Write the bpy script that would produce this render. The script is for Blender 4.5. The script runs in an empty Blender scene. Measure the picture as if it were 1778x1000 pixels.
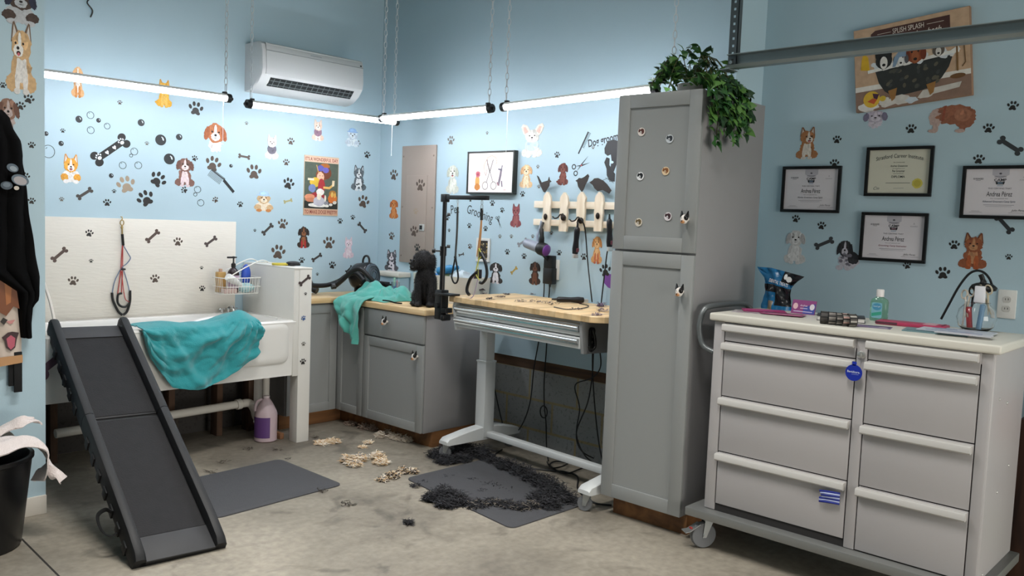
import bpy, bmesh, math, random
from mathutils import Vector, Matrix
from mathutils.noise import noise as pnoise
R = random.Random(7)
PI = math.pi
sc = bpy.context.scene
COL = sc.collection

TUBE_E = 45.0
FILL_W = 36.0
EXPO = 0.0
TABLE_ROT = -4.6
TABLE_AT = (-.605, -1.492, 0)
# ------------------------------------------------------------------ camera
W_PX, H_PX, F_PX = 1778, 1000, 1488.5
CAM = Vector((-4.253, -5.388, 1.505))
yaw, pit, rol = math.radians(47.298), math.radians(-4.467), math.radians(2.274)
FW = Vector((math.sin(yaw)*math.cos(pit), math.cos(yaw)*math.cos(pit), math.sin(pit)))
r0 = Vector((math.cos(yaw), -math.sin(yaw), 0)); u0 = r0.cross(FW)
RT = r0*math.cos(rol) + u0*math.sin(rol); UP = -r0*math.sin(rol) + u0*math.cos(rol)
cam = bpy.data.cameras.new('camera'); cam_o = bpy.data.objects.new('camera', cam); COL.objects.link(cam_o)
cam.sensor_fit = 'HORIZONTAL'; cam.sensor_width = 36.0; cam.lens = F_PX*36.0/W_PX; cam.clip_end = 200; cam.clip_start = .05
m3 = Matrix((RT, UP, -FW)).transposed()
cam_o.matrix_world = Matrix.Translation(CAM) @ m3.to_4x4()
sc.camera = cam_o

def ray(x, y):
    return (RT*((x-889)/F_PX) + UP*(-(y-500)/F_PX) + FW)
def on(x, y, ax, val):
    """point of the room seen at photo pixel x, y on the plane with coordinate ax = val"""
    d = ray(x, y); t = (val-CAM[ax])/d[ax]
    return CAM + d*t

# ------------------------------------------------------------------ materials
def lin(c):
    if isinstance(c, str):
        c = c.lstrip('#'); c = [int(c[i:i+2], 16)/255 for i in (0, 2, 4)]
    return tuple((v/12.92 if v <= .04045 else ((v+.055)/1.055)**2.4) for v in c) + (1.0,)
MATS = {}
def mat(name, col='#808080', rough=.5, metal=0., vary=0., vscale=8., bump=0., bscale=40., trans=0., emit=None, estr=0., coat=0., sheen=0., ior=1.45, alpha=1., stretch=None, spec=.5):
    if name in MATS: return MATS[name]
    m = bpy.data.materials.new(name); m.use_nodes = True
    nt = m.node_tree; N = nt.nodes; L = nt.links; b = N['Principled BSDF']
    b.inputs['Base Color'].default_value = lin(col); b.inputs['Roughness'].default_value = rough
    b.inputs['Metallic'].default_value = metal; b.inputs['IOR'].default_value = ior
    b.inputs['Specular IOR Level'].default_value = spec
    b.inputs['Transmission Weight'].default_value = trans; b.inputs['Coat Weight'].default_value = coat
    b.inputs['Sheen Weight'].default_value = sheen; b.inputs['Alpha'].default_value = alpha
    if emit: b.inputs['Emission Color'].default_value = lin(emit); b.inputs['Emission Strength'].default_value = estr
    if vary or bump:
        tc = N.new('ShaderNodeTexCoord'); src = tc.outputs['Object']
        if stretch:
            mp = N.new('ShaderNodeMapping'); mp.inputs['Scale'].default_value = stretch; L.new(src, mp.inputs['Vector']); src = mp.outputs['Vector']
    if vary:
        n = N.new('ShaderNodeTexNoise'); n.inputs['Scale'].default_value = vscale; n.inputs['Detail'].default_value = 5; L.new(src, n.inputs['Vector'])
        mx = N.new('ShaderNodeMix'); mx.data_type = 'RGBA'; c = lin(col)
        mx.inputs['A'].default_value = tuple(max(0, v*(1-vary)) for v in c[:3])+(1,); mx.inputs['B'].default_value = tuple(min(1, v*(1+vary)) for v in c[:3])+(1,)
        L.new(n.outputs['Fac'], mx.inputs['Factor']); L.new(mx.outputs['Result'], b.inputs['Base Color'])
    if bump:
        n2 = N.new('ShaderNodeTexNoise'); n2.inputs['Scale'].default_value = bscale; n2.inputs['Detail'].default_value = 4; L.new(src, n2.inputs['Vector'])
        bp = N.new('ShaderNodeBump'); bp.inputs['Strength'].default_value = bump; bp.inputs['Distance'].default_value = .01
        L.new(n2.outputs['Fac'], bp.inputs['Height']); L.new(bp.outputs['Normal'], b.inputs['Normal'])
    MATS[name] = m
    return m
def flat(col, rough=.55):
    """printed or plain colour"""
    return mat('colour_'+col.lstrip('#')+('' if rough == .55 else '_%d' % int(rough*100)), col, rough)

# ------------------------------------------------------------------ mesh building
class MB:
    def __init__(s): s.v = []; s.f = []; s.m = []
    def add(s, vs, fs, m=0, M=None):
        o = len(s.v)
        s.v += [tuple((M @ Vector(p)) if M else p) for p in vs]
        s.f += [tuple(i+o for i in f) for f in fs]; s.m += [m]*len(fs)
        return s
    def box(s, lo, hi, m=0, bev=0., M=None, seg=2):
        lo, hi = Vector([min(a, b) for a, b in zip(lo, hi)]), Vector([max(a, b) for a, b in zip(lo, hi)])
        c = (lo+hi)/2; d = hi-lo
        if not bev:
            vs = [(x, y, z) for x in (lo.x, hi.x) for y in (lo.y, hi.y) for z in (lo.z, hi.z)]
            return s.add(vs, [(0, 1, 3, 2), (4, 6, 7, 5), (0, 4, 5, 1), (2, 3, 7, 6), (0, 2, 6, 4), (1, 5, 7, 3)], m, M)
        bm = bmesh.new(); bmesh.ops.create_cube(bm, size=1, matrix=Matrix.Translation(c) @ Matrix.Diagonal((*d, 1)))
        bmesh.ops.bevel(bm, geom=bm.edges[:], offset=min(bev, min(d)*.45), segments=seg, affect='EDGES', profile=.5)
        return s.bm(bm, m, M)
    def bm(s, bm, m=0, M=None):
        bm.verts.index_update()
        s.add([v.co.copy() for v in bm.verts], [[v.index for v in f.verts] for f in bm.faces], m, M); bm.free(); return s
    def tube(s, pts, r, n=8, m=0, cap=True, closed=False, M=None, flatx=1.):
        pts = [Vector(p) for p in pts]; k = len(pts)
        rs = r if isinstance(r, (list, tuple)) else [r]*k
        t0 = (pts[1]-pts[0]).normalized(); a = Vector((0, 0, 1)) if abs(t0.z) < .9 else Vector((1, 0, 0))
        nrm = t0.cross(a).normalized(); vs = []; fs = []
        for i in range(k):
            if closed: t = (pts[(i+1) % k]-pts[i-1])
            else: t = pts[min(i+1, k-1)]-pts[max(i-1, 0)]
            t = t.normalized() if t.length > 1e-9 else t0
            nrm = (nrm - t*nrm.dot(t)); nrm = nrm.normalized() if nrm.length > 1e-6 else t.orthogonal().normalized()
            bn = t.cross(nrm)
            for j in range(n):
                an = 2*PI*j/n; vs.append(pts[i] + (nrm*math.cos(an)*flatx + bn*math.sin(an))*rs[i])
        for i in range(k if closed else k-1):
            for j in range(n):
                a0 = i*n+j; a1 = i*n+(j+1) % n; b0 = ((i+1) % k)*n+j; b1 = ((i+1) % k)*n+(j+1) % n
                fs.append((a0, a1, b1, b0))
        if cap and not closed: fs += [tuple(range(n-1, -1, -1)), tuple(range((k-1)*n, k*n))]
        return s.add(vs, fs, m, M)
    def lathe(s, prof, n=24, m=0, M=None, cap=True):
        vs = []; fs = []; k = len(prof)
        for r, z in prof:
            for j in range(n): an = 2*PI*j/n; vs.append((r*math.cos(an), r*math.sin(an), z))
        for i in range(k-1):
            for j in range(n): fs.append((i*n+j, i*n+(j+1) % n, (i+1)*n+(j+1) % n, (i+1)*n+j))
        if cap: fs += [tuple(range(n-1, -1, -1)), tuple(range((k-1)*n, k*n))]
        return s.add(vs, fs, m, M)
    def prism(s, poly, h0, h1, m=0, M=None):
        """outline in x, y extruded along z (through M)"""
        n = len(poly); a = sum(poly[i][0]*poly[(i+1) % n][1]-poly[(i+1) % n][0]*poly[i][1] for i in range(n))
        if a < 0: poly = poly[::-1]
        vs = [(p[0], p[1], h0) for p in poly]+[(p[0], p[1], h1) for p in poly]
        fs = [tuple(range(n-1, -1, -1)), tuple(range(n, 2*n))]+[(i, (i+1) % n, n+(i+1) % n, n+i) for i in range(n)]
        return s.add(vs, fs, m, M)
    def ball(s, c, r, nu=14, nv=9, m=0, M=None, fn=None):
        r = (r, r, r) if not isinstance(r, (list, tuple)) else r; vs = []; fs = []; c = Vector(c)
        for i in range(1, nv):
            th = PI*i/nv
            for j in range(nu):
                ph = 2*PI*j/nu; d = Vector((math.sin(th)*math.cos(ph), math.sin(th)*math.sin(ph), math.cos(th)))
                k = fn(d) if fn else 1.
                vs.append(c+Vector((d.x*r[0], d.y*r[1], d.z*r[2]))*k)
        t = len(vs); vs += [c+Vector((0, 0, r[2])), c-Vector((0, 0, r[2]))]
        for i in range(nv-2):
            for j in range(nu): fs.append((i*nu+j, (i+1)*nu+j, (i+1)*nu+(j+1) % nu, i*nu+(j+1) % nu))
        for j in range(nu):
            fs.append((t, j, (j+1) % nu)); q = (nv-2)*nu; fs.append((t+1, q+(j+1) % nu, q+j))
        return s.add(vs, fs, m, M)
    def loft(s, loops, m=0, cap0=True, cap1=True, M=None):
        n = len(loops[0]); vs = [p for l in loops for p in l]; fs = []
        for i in range(len(loops)-1):
            for j in range(n): fs.append((i*n+j, i*n+(j+1) % n, (i+1)*n+(j+1) % n, (i+1)*n+j))
        if cap0: fs.append(tuple(range(n-1, -1, -1)))
        if cap1: fs.append(tuple(range((len(loops)-1)*n, len(loops)*n)))
        return s.add(vs, fs, m, M)
    def sheet(s, fn, nu, nv, th=.004, m=0, M=None):
        """cloth: fn(u, v) -> point, given thickness th"""
        P = [[Vector(fn(i/nu, j/nv)) for j in range(nv+1)] for i in range(nu+1)]
        vs = []; Q = []
        for i in range(nu+1):
            for j in range(nv+1):
                du = P[min(i+1, nu)][j]-P[max(i-1, 0)][j]; dv = P[i][min(j+1, nv)]-P[i][max(j-1, 0)]
                n = du.cross(dv); n = n.normalized() if n.length > 1e-12 else Vector((0, 0, 1))
                vs.append(P[i][j]); Q.append(P[i][j]-n*th)
        k = len(vs); w = nv+1; fs = []
        for i in range(nu):
            for j in range(nv):
                a, b, c, d = i*w+j, (i+1)*w+j, (i+1)*w+j+1, i*w+j+1
                fs += [(a, b, c, d), (k+d, k+c, k+b, k+a)]
        ring = [i*w for i in range(nu+1)]+[nu*w+j for j in range(1, w)]+[i*w+nv for i in range(nu-1, -1, -1)]+[j for j in range(nv-1, 0, -1)]
        for q in range(len(ring)):
            a, b = ring[q], ring[(q+1) % len(ring)]; fs.append((b, a, k+a, k+b))
        return s.add(vs+Q, fs, m, M)
    def build(s, name, mats, parent=None, loc=None, rotz=0., smooth=40, fixn=True, **tags):
        me = bpy.data.meshes.new(name)
        vs = s.v
        if loc is not None and parent is None and tags.pop('recenter', False):
            l = Vector(loc); vs = [Vector(p)-l for p in vs]
        me.from_pydata([tuple(p) for p in vs], [], s.f)
        mats = mats if isinstance(mats, (list, tuple)) else [mats]
        for q in mats: me.materials.append(q)
        me.polygons.foreach_set('material_index', s.m)
        if fixn or smooth:
            bm = bmesh.new(); bm.from_mesh(me)
            if fixn: bmesh.ops.recalc_face_normals(bm, faces=bm.faces)
            if smooth:
                lim = math.radians(smooth)
                for f in bm.faces: f.smooth = True
                for e in bm.edges: e.smooth = len(e.link_faces) == 2 and e.calc_face_angle(0) < lim
            bm.to_mesh(me); bm.free()
        me.update()
        o = bpy.data.objects.new(name, me); COL.objects.link(o)
        if parent is not None: o.parent = parent
        if loc is not None: o.location = loc
        if rotz: o.rotation_euler = (0, 0, rotz)
        tag(o, **tags)
        return o
def tag(o, label=None, cat=None, group=None, kind=None):
    if label: o['label'] = label
    if cat: o['category'] = cat
    if group: o['group'] = group
    if kind: o['kind'] = kind
    return o
def thing(name, label, cat, loc=(0, 0, 0), rotz=0., group=None):
    o = bpy.data.objects.new(name, None); COL.objects.link(o); o.empty_display_size = .05
    o.location = loc; o.rotation_euler = (0, 0, rotz)
    return tag(o, label, cat, group)
def copy_tree(o, loc, rotz=None, **tags):
    c = o.copy(); COL.objects.link(c); c.location = loc
    if rotz is not None: c.rotation_euler = (0, 0, rotz)
    for ch in list(o.children):
        d = ch.copy(); COL.objects.link(d); d.parent = c
        for g in list(ch.children):
            e = g.copy(); COL.objects.link(e); e.parent = d
    return tag(c, **tags)
def frame(o, u, v):
    """matrix with x along u, y along v, z out of the surface"""
    u, v = Vector(u).normalized(), Vector(v).normalized(); n = u.cross(v)
    return Matrix.Translation(Vector(o)) @ Matrix((u, v, n)).transposed().to_4x4()
def ell(cx, cy, rx, ry, n=20, rot=0., fuzz=0., seed=0):
    rr = random.Random(seed); out = []; c, s_ = math.cos(rot), math.sin(rot)
    for i in range(n):
        a = 2*PI*i/n; k = 1+(rr.uniform(-fuzz, fuzz) if fuzz else 0)
        x, y = rx*k*math.cos(a), ry*k*math.sin(a); out.append((cx+x*c-y*s_, cy+x*s_+y*c))
    return out
def rrect(x0, y0, x1, y1, r, n=5):
    out = []
    for cx, cy, a0 in ((x1-r, y1-r, 0), (x0+r, y1-r, PI/2), (x0+r, y0+r, PI), (x1-r, y0+r, 1.5*PI)):
        for i in range(n+1): a = a0+PI/2*i/n; out.append((cx+r*math.cos(a), cy+r*math.sin(a)))
    return out
def bez(pts, n=10):
    """smooth path through the points"""
    P = [Vector(p) for p in pts]; out = []
    for i in range(len(P)-1):
        p0, p1, p2, p3 = P[max(i-1, 0)], P[i], P[i+1], P[min(i+2, len(P)-1)]
        for j in range(n):
            t = j/n; out.append(.5*((2*p1)+(p2-p0)*t+(2*p0-5*p1+4*p2-p3)*t*t+(3*p1-p0-3*p2+p3)*t**3))
    out.append(P[-1]); return out
_dg = None
def text_geo(body, w=None, h=None, shear=0., bold=0., space=1.):
    """lettering as vertices and faces, fitted into w x h and centred"""
    cu = bpy.data.curves.new('t', 'FONT'); cu.body = body; cu.align_x = 'CENTER'; cu.shear = shear; cu.offset = bold; cu.space_character = space
    cu.resolution_u = 3
    o = bpy.data.objects.new('t', cu); COL.objects.link(o)
    dg = bpy.context.evaluated_depsgraph_get()
    me = bpy.data.meshes.new_from_object(o.evaluated_get(dg))
    vs = [v.co.copy() for v in me.vertices]; fs = [tuple(p.vertices) for p in me.polygons]
    bpy.data.objects.remove(o); bpy.data.curves.remove(cu); bpy.data.meshes.remove(me)
    if not vs: return [], []
    x0, x1 = min(v.x for v in vs), max(v.x for v in vs); y0, y1 = min(v.y for v in vs), max(v.y for v in vs)
    sx = (w/(x1-x0)) if w else None; sy = (h/(y1-y0)) if h else None
    sx = sx or sy; sy = sy or sx
    return [((v.x-(x0+x1)/2)*sx, (v.y-(y0+y1)/2)*sy, 0) for v in vs], fs
def put_text(mb, body, cx, cy, z, w=None, h=None, m=0, M=None, bend=None, rot=0., **k):
    vs, fs = text_geo(body, w, h, **k); c, s_ = math.cos(rot), math.sin(rot)
    q = []
    for x, y, _ in vs:
        if bend: y += bend(x)
        q.append((cx+x*c-y*s_, cy+x*s_+y*c, z))
    return mb.add(q, fs, m, M)
# ------------------------------------------------------------------ room shell
D_C = .31            # plane of the certificate wall
Y_RET = -3.048       # where the long wall steps back
CEIL = 3.7
paint = mat('blue_wall_paint', '#b0c8d3', .6, vary=.035, vscale=1.3, bump=.05, bscale=220)
ceil_m = mat('ceiling_paint', '#b9c4c6', .8)
def struct(name, lo, hi, m, bev=0.):
    return MB().box(lo, hi, 0, bev).build(name, m, kind='structure')

def floor_mat():
    m = bpy.data.materials.new('concrete_floor'); m.use_nodes = True; nt = m.node_tree; N = nt.nodes; L = nt.links; b = N['Principled BSDF']
    tc = N.new('ShaderNodeTexCoord')
    def nz(scale, det, dist=0.):
        n = N.new('ShaderNodeTexNoise'); n.inputs['Scale'].default_value = scale; n.inputs['Detail'].default_value = det; n.inputs['Distortion'].default_value = dist
        L.new(tc.outputs['Object'], n.inputs['Vector']); return n
    def ramp(src, *st):
        r = N.new('ShaderNodeValToRGB'); L.new(src, r.inputs['Fac']); e = r.color_ramp.elements
        e[0].position, e[0].color = st[0][0], lin(st[0][1]); e[1].position, e[1].color = st[-1][0], lin(st[-1][1])
        for p, c in st[1:-1]: q = e.new(p); q.color = lin(c)
        return r
    def mix(a, c, f, mode='MIX'):
        x = N.new('ShaderNodeMix'); x.data_type = 'RGBA'; x.blend_type = mode; L.new(a, x.inputs['A']); L.new(c, x.inputs['B'])
        if isinstance(f, float): x.inputs['Factor'].default_value = f
        else: L.new(f, x.inputs['Factor'])
        return x.outputs['Result']
    base = ramp(nz(1.1, 6, .6).outputs['Fac'], (.3, '#6f685e'), (.5, '#968e80'), (.72, '#aea596'))
    fine = ramp(nz(26, 8).outputs['Fac'], (.3, '#8a8a88'), (.7, '#ffffff'))
    c1 = mix(base.outputs['Color'], fine.outputs['Color'], .35, 'MULTIPLY')
    stain = ramp(nz(3.3, 5, 1.2).outputs['Fac'], (.58, '#000000'), (.72, '#ffffff'))
    dark = N.new('ShaderNodeRGB'); dark.outputs[0].default_value = lin('#4f4a42')
    sf = N.new('ShaderNodeMath'); sf.operation = 'MULTIPLY'; sf.inputs[1].default_value = .7; L.new(stain.outputs['Color'], sf.inputs[0])
    c2 = mix(c1, dark.outputs[0], sf.outputs[0])
    L.new(c2, b.inputs['Base Color'])
    rr = N.new('ShaderNodeMapRange'); L.new(nz(2.2, 4).outputs['Fac'], rr.inputs['Value']); rr.inputs['To Min'].default_value = .42; rr.inputs['To Max'].default_value = .75
    L.new(rr.outputs['Result'], b.inputs['Roughness'])
    bp = N.new('ShaderNodeBump'); bp.inputs['Strength'].default_value = .12; bp.inputs['Distance'].default_value = .01; L.new(nz(60, 6).outputs['Fac'], bp.inputs['Height']); L.new(bp.outputs['Normal'], b.inputs['Normal'])
    return m
def block_mat(axis, jx, jz, c1='#868887', c2='#9b9c9a', cm='#97896a'):
    """grey concrete block with sandy mortar; joints pass through jx (along the wall) and jz"""
    m = bpy.data.materials.new('concrete_block_'+axis); m.use_nodes = True; nt = m.node_tree; N = nt.nodes; L = nt.links; b = N['Principled BSDF']
    tc = N.new('ShaderNodeTexCoord'); sp = N.new('ShaderNodeSeparateXYZ'); cb = N.new('ShaderNodeCombineXYZ'); L.new(tc.outputs['Object'], sp.inputs[0])
    ax = N.new('ShaderNodeMath'); ax.operation = 'MULTIPLY_ADD'; ax.inputs[1].default_value = -1 if axis == 'y' else 1; ax.inputs[2].default_value = jx
    L.new(sp.outputs['Y' if axis == 'y' else 'X'], ax.inputs[0])
    az = N.new('ShaderNodeMath'); az.operation = 'ADD'; az.inputs[1].default_value = jz; L.new(sp.outputs['Z'], az.inputs[0])
    L.new(ax.outputs[0], cb.inputs[0]); L.new(az.outputs[0], cb.inputs[1])
    br = N.new('ShaderNodeTexBrick'); L.new(cb.outputs[0], br.inputs['Vector']); br.offset = .5; br.squash = 1
    for k, v in (('Scale', 1.), ('Mortar Size', .009), ('Mortar Smooth', .2), ('Bias', 0.), ('Brick Width', .4064), ('Row Height', .2032)): br.inputs[k].default_value = v
    br.inputs['Color1'].default_value = lin(c1); br.inputs['Color2'].default_value = lin(c2); br.inputs['Mortar'].default_value = lin(cm)
    n = N.new('ShaderNodeTexNoise'); n.inputs['Scale'].default_value = 55; n.inputs['Detail'].default_value = 6; L.new(tc.outputs['Object'], n.inputs['Vector'])
    r = N.new('ShaderNodeValToRGB'); L.new(n.outputs['Fac'], r.inputs['Fac']); r.color_ramp.elements[0].position = .3; r.color_ramp.elements[0].color = (.35, .35, .35, 1); r.color_ramp.elements[1].position = .44
    x = N.new('ShaderNodeMix'); x.data_type = 'RGBA'; x.blend_type = 'MULTIPLY'; x.inputs['Factor'].default_value = .55; L.new(br.outputs['Color'], x.inputs['A']); L.new(r.outputs['Color'], x.inputs['B'])
    L.new(x.outputs['Result'], b.inputs['Base Color']); b.inputs['Roughness'].default_value = .9
    bp = N.new('ShaderNodeBump'); bp.inputs['Strength'].default_value = .22; bp.inputs['Distance'].default_value = .01; L.new(n.outputs['Fac'], bp.inputs['Height']); L.new(bp.outputs['Normal'], b.inputs['Normal'])
    return m
def wood_mat(name, c0='', c1='', axis='x', scale=1., rough=.45, plank=0.):
    if name in MATS: return MATS[name]
    m = bpy.data.materials.new(name); m.use_nodes = True; nt = m.node_tree; N = nt.nodes; L = nt.links; b = N['Principled BSDF']
    tc = N.new('ShaderNodeTexCoord'); mp = N.new('ShaderNodeMapping'); L.new(tc.outputs['Object'], mp.inputs['Vector'])
    k = 9*scale; mp.inputs['Scale'].default_value = {'x': (1.2*scale, k, k), 'y': (k, 1.2*scale, k), 'z': (k, k, 1.2*scale)}[axis]
    n = N.new('ShaderNodeTexNoise'); n.inputs['Scale'].default_value = 2.; n.inputs['Detail'].default_value = 8; n.inputs['Distortion'].default_value = .6; L.new(mp.outputs['Vector'], n.inputs['Vector'])
    r = N.new('ShaderNodeValToRGB'); L.new(n.outputs['Fac'], r.inputs['Fac']); e = r.color_ramp.elements
    e[0].position, e[0].color, e[1].position, e[1].color = .3, lin(c0), .68, lin(c1)
    col = r.outputs['Color']
    if plank:                                   # glued strips, each a little different
        sp = N.new('ShaderNodeSeparateXYZ'); L.new(tc.outputs['Object'], sp.inputs[0])
        dv = N.new('ShaderNodeMath'); dv.operation = 'DIVIDE'; dv.inputs[1].default_value = plank; L.new(sp.outputs['Y' if axis == 'x' else 'X'], dv.inputs[0])
        fl = N.new('ShaderNodeMath'); fl.operation = 'FLOOR'; L.new(dv.outputs[0], fl.inputs[0])
        wn = N.new('ShaderNodeTexWhiteNoise'); wn.noise_dimensions = '1D'; L.new(fl.outputs[0], wn.inputs['W'])
        mr = N.new('ShaderNodeMapRange'); L.new(wn.outputs['Value'], mr.inputs['Value']); mr.inputs['To Min'].default_value = .78; mr.inputs['To Max'].default_value = 1.12
        x = N.new('ShaderNodeVectorMath'); x.operation = 'SCALE'; L.new(col, x.inputs[0]); L.new(mr.outputs['Result'], x.inputs['Scale']); col = x.outputs[0]
    L.new(col, b.inputs['Base Color']); b.inputs['Roughness'].default_value = rough
    bp = N.new('ShaderNodeBump'); bp.inputs['Strength'].default_value = .1; bp.inputs['Distance'].default_value = .004; L.new(n.outputs['Fac'], bp.inputs['Height']); L.new(bp.outputs['Normal'], b.inputs['Normal'])
    MATS[name] = m; return m

struct('floor', (-8, -9, -.1), (.6, .3, 0), floor_mat())
struct('ceiling', (-8, -9, CEIL), (.6, .3, CEIL+.1), ceil_m)
# long wall beside the cabinets: drywall over a wood plate over bare block
T = .012
struct('wall_back', (-4.7, 0, .592), (0, .15, CEIL), paint)
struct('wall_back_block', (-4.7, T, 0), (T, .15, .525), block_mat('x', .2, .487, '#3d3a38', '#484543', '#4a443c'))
struct('trim_1', (-4.7, T, .525), (T, .14, .592), wood_mat('old_plate_wood', '#38281d', '#5f4430', 'x', 1., .8))
struct('wall_side', (0, Y_RET, .592), (D_C, 0, CEIL), paint)
struct('wall_side_block', (T, Y_RET, 0), (D_C, T, .525), block_mat('y', -1.446+.4064*4, .487))
struct('trim_2', (T, Y_RET, .525), (.14, T, .592), wood_mat('old_plate_wood_long', '#38281d', '#5f4430', 'y', 1., .8))
struct('wall_right', (D_C, -9, 0), (D_C+.12, Y_RET, CEIL), paint)
# stub wall that the aprons hang on
X_ST, Y_ST = -2.77, -.99
struct('wall_partition', (-5.6, Y_ST, 0), (X_ST, Y_ST+.11, CEIL), paint)
struct('baseboard_partition', (-5.6, Y_ST-.014, 0), (X_ST, Y_ST, .092), mat('white_trim_paint', '#dcd6cc', .5), .003)
# the rest of the garage, behind the camera, with its open door
struct('wall_left', (-8, -9, 0), (-7.88, .3, CEIL), paint)
struct('wall_far', (-8, .15, 0), (-4.7, .3, CEIL), paint)
mbf = MB()
GX0, GX1, GZ = -3.3, -.75, 2.25
mbf.box((-8, -9, 0), (GX0, -8.88, CEIL)); mbf.box((GX1, -9, 0), (D_C, -8.88, CEIL)); mbf.box((GX0, -9, GZ), (GX1, -8.88, CEIL))
mbf.build('wall_front', paint, kind='structure')
# saw-cut joint in the slab
a, b_ = on(36, 934, 2, 0), on(106, 1004, 2, 0)
d = (b_-a).normalized(); a2, b2 = a-d*.5, b_+d*2.0; n_ = Vector((-d.y, d.x, 0))*.004
MB().add([a2+n_, b2+n_, b2-n_, a2-n_, a2+n_+Vector((0, 0, .0008)), b2+n_+Vector((0, 0, .0008)), b2-n_+Vector((0, 0, .0008)), a2-n_+Vector((0, 0, .0008))], [(0, 1, 2, 3), (4, 5, 6, 7), (0, 1, 5, 4), (1, 2, 6, 5), (2, 3, 7, 6), (3, 0, 4, 7)]).build('floor_joint', flat('#2b2825', .9), kind='structure')

# ------------------------------------------------------------------ daylight and added overhead fill
w = bpy.data.worlds.new('world'); sc.world = w; w.use_nodes = True
bg = w.node_tree.nodes['Background']; bg.inputs[0].default_value = lin('#f4efe6'); bg.inputs[1].default_value = 9.0
pl = bpy.data.lights.new('garage_opening', 'AREA'); pl.shape = 'RECTANGLE'; pl.size = GX1-GX0; pl.size_y = GZ; pl.cycles.is_portal = True
po = bpy.data.objects.new('garage_opening', pl); COL.objects.link(po); po.location = ((GX0+GX1)/2, -8.86, GZ/2); po.rotation_euler = (PI/2, 0, 0)
def overhead_fill(x, y, watt, ln=1.2, rz=0.):  # unseen light, added overhead to brighten the floor
    l = bpy.data.lights.new('overhead_fill', 'AREA'); l.shape = 'RECTANGLE'; l.size = ln; l.size_y = .12; l.energy = watt; l.color = (1, .97, .93); l.spread = math.radians(115)
    o = bpy.data.objects.new('overhead_fill', l); COL.objects.link(o); o.location = (x, y, CEIL-.15); o.rotation_euler = (0, 0, rz); return o
overhead_fill(-2.3, -2.5, FILL_W, 1.2, 0)
overhead_fill(-2.5, -4.2, FILL_W, 1.2, 0)
# ------------------------------------------------------------------ flat printed things
class Draw:
    """layers of coloured outlines lying on a surface; x to the right, y up, in metres"""
    def __init__(s, base=.0004, step=.0003): s.mb = MB(); s.cols = []; s.z = base; s.step = step; s.k = 0
    def c(s, col):
        if col not in s.cols: s.cols.append(col)
        return s.cols.index(col)
    def poly(s, pts, col, l=0): s.k += 1; s.mb.prism(list(pts), 0, s.z+s.step*l+s.k*4e-6, s.c(col)); return s
    def ell(s, x, y, rx, ry, col, l=0, rot=0., fuzz=0., n=18, seed=0): return s.poly(ell(x, y, rx, ry, n, math.radians(rot), fuzz, seed), col, l)
    def line(s, pts, w, col, l=0):
        pts = [Vector((p[0], p[1])) for p in pts]
        for i in range(len(pts)-1):
            a, b = pts[i], pts[i+1]; d = b-a
            if d.length < 1e-6: continue
            d.normalize(); n = Vector((-d.y, d.x))*w/2; e = d*w*.25
            s.poly([a+n-e, b+n+e, b-n+e, a-n-e], col, l)
        return s
    def ring(s, x, y, r, w, col, l=0, n=22, ry=None):
        ry = ry or r; o = ell(x, y, r, ry, n); i_ = ell(x, y, r-w, ry-w, n)
        z1 = s.z+s.step*l; z0 = 0 if l == 0 else z1-s.step
        vs = [(p[0], p[1], z) for z in (z0, z1) for q in (o, i_) for p in q]; fs = []
        for k in range(n):
            k2 = (k+1) % n
            fs += [(2*n+k, 2*n+k2, 3*n+k2, 3*n+k), (k2, k, n+k, n+k2), (k, k2, 2*n+k2, 2*n+k), (n+k2, n+k, 3*n+k, 3*n+k2)]
        s.mb.add(vs, fs, s.c(col)); return s
    def text(s, t, x, y, w=None, h=None, col='#000000', l=1, **k): put_text(s.mb, t, x, y, s.z+s.step*l, w, h, s.c(col), **k); return s
    def done(s, name, M=None, parent=None, rough=.5, painted=False, **tags):
        if M is not None and parent is not None: s.mb.v = [tuple(M @ Vector(p)) for p in s.mb.v]
        o = s.mb.build(name, [(mat('paint_'+c.lstrip('#'), c, .6, vary=.28, vscale=28) if painted else flat(c, rough)) for c in s.cols], parent, smooth=0, fixn=False, **tags)
        if M is not None and parent is None: o.matrix_world = M
        return o
SURF = {'A': (1, 0., (1, 0, 0)), 'B': (0, 0., (0, -1, 0)), 'C': (0, D_C, (0, -1, 0)), 'P': (1, Y_ST, (1, 0, 0)), 'S': (1, -.024, (1, 0, 0)),
        'E': (0, -.018, (0, -1, 0)), 'K': (1, -.640, (1, 0, 0))}
def surf(s, px, py, rot=0., lift=0.):
    """matrix of the spot of surface s that the photo shows at px, py, and metres per pixel there"""
    ax, val, u = SURF[s]; p = on(px, py, ax, val); q = on(px+1, py, ax, val)
    u = Vector(u); v = Vector((0, 0, 1)); n = u.cross(v); k = abs((q-p).dot(u)); kv = (on(px, py-1, ax, val)-p).z
    a = math.radians(rot); uu = u*math.cos(a)+v*math.sin(a); vv = -u*math.sin(a)+v*math.cos(a)
    return frame(p+n*lift, uu, vv), k, kv

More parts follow.
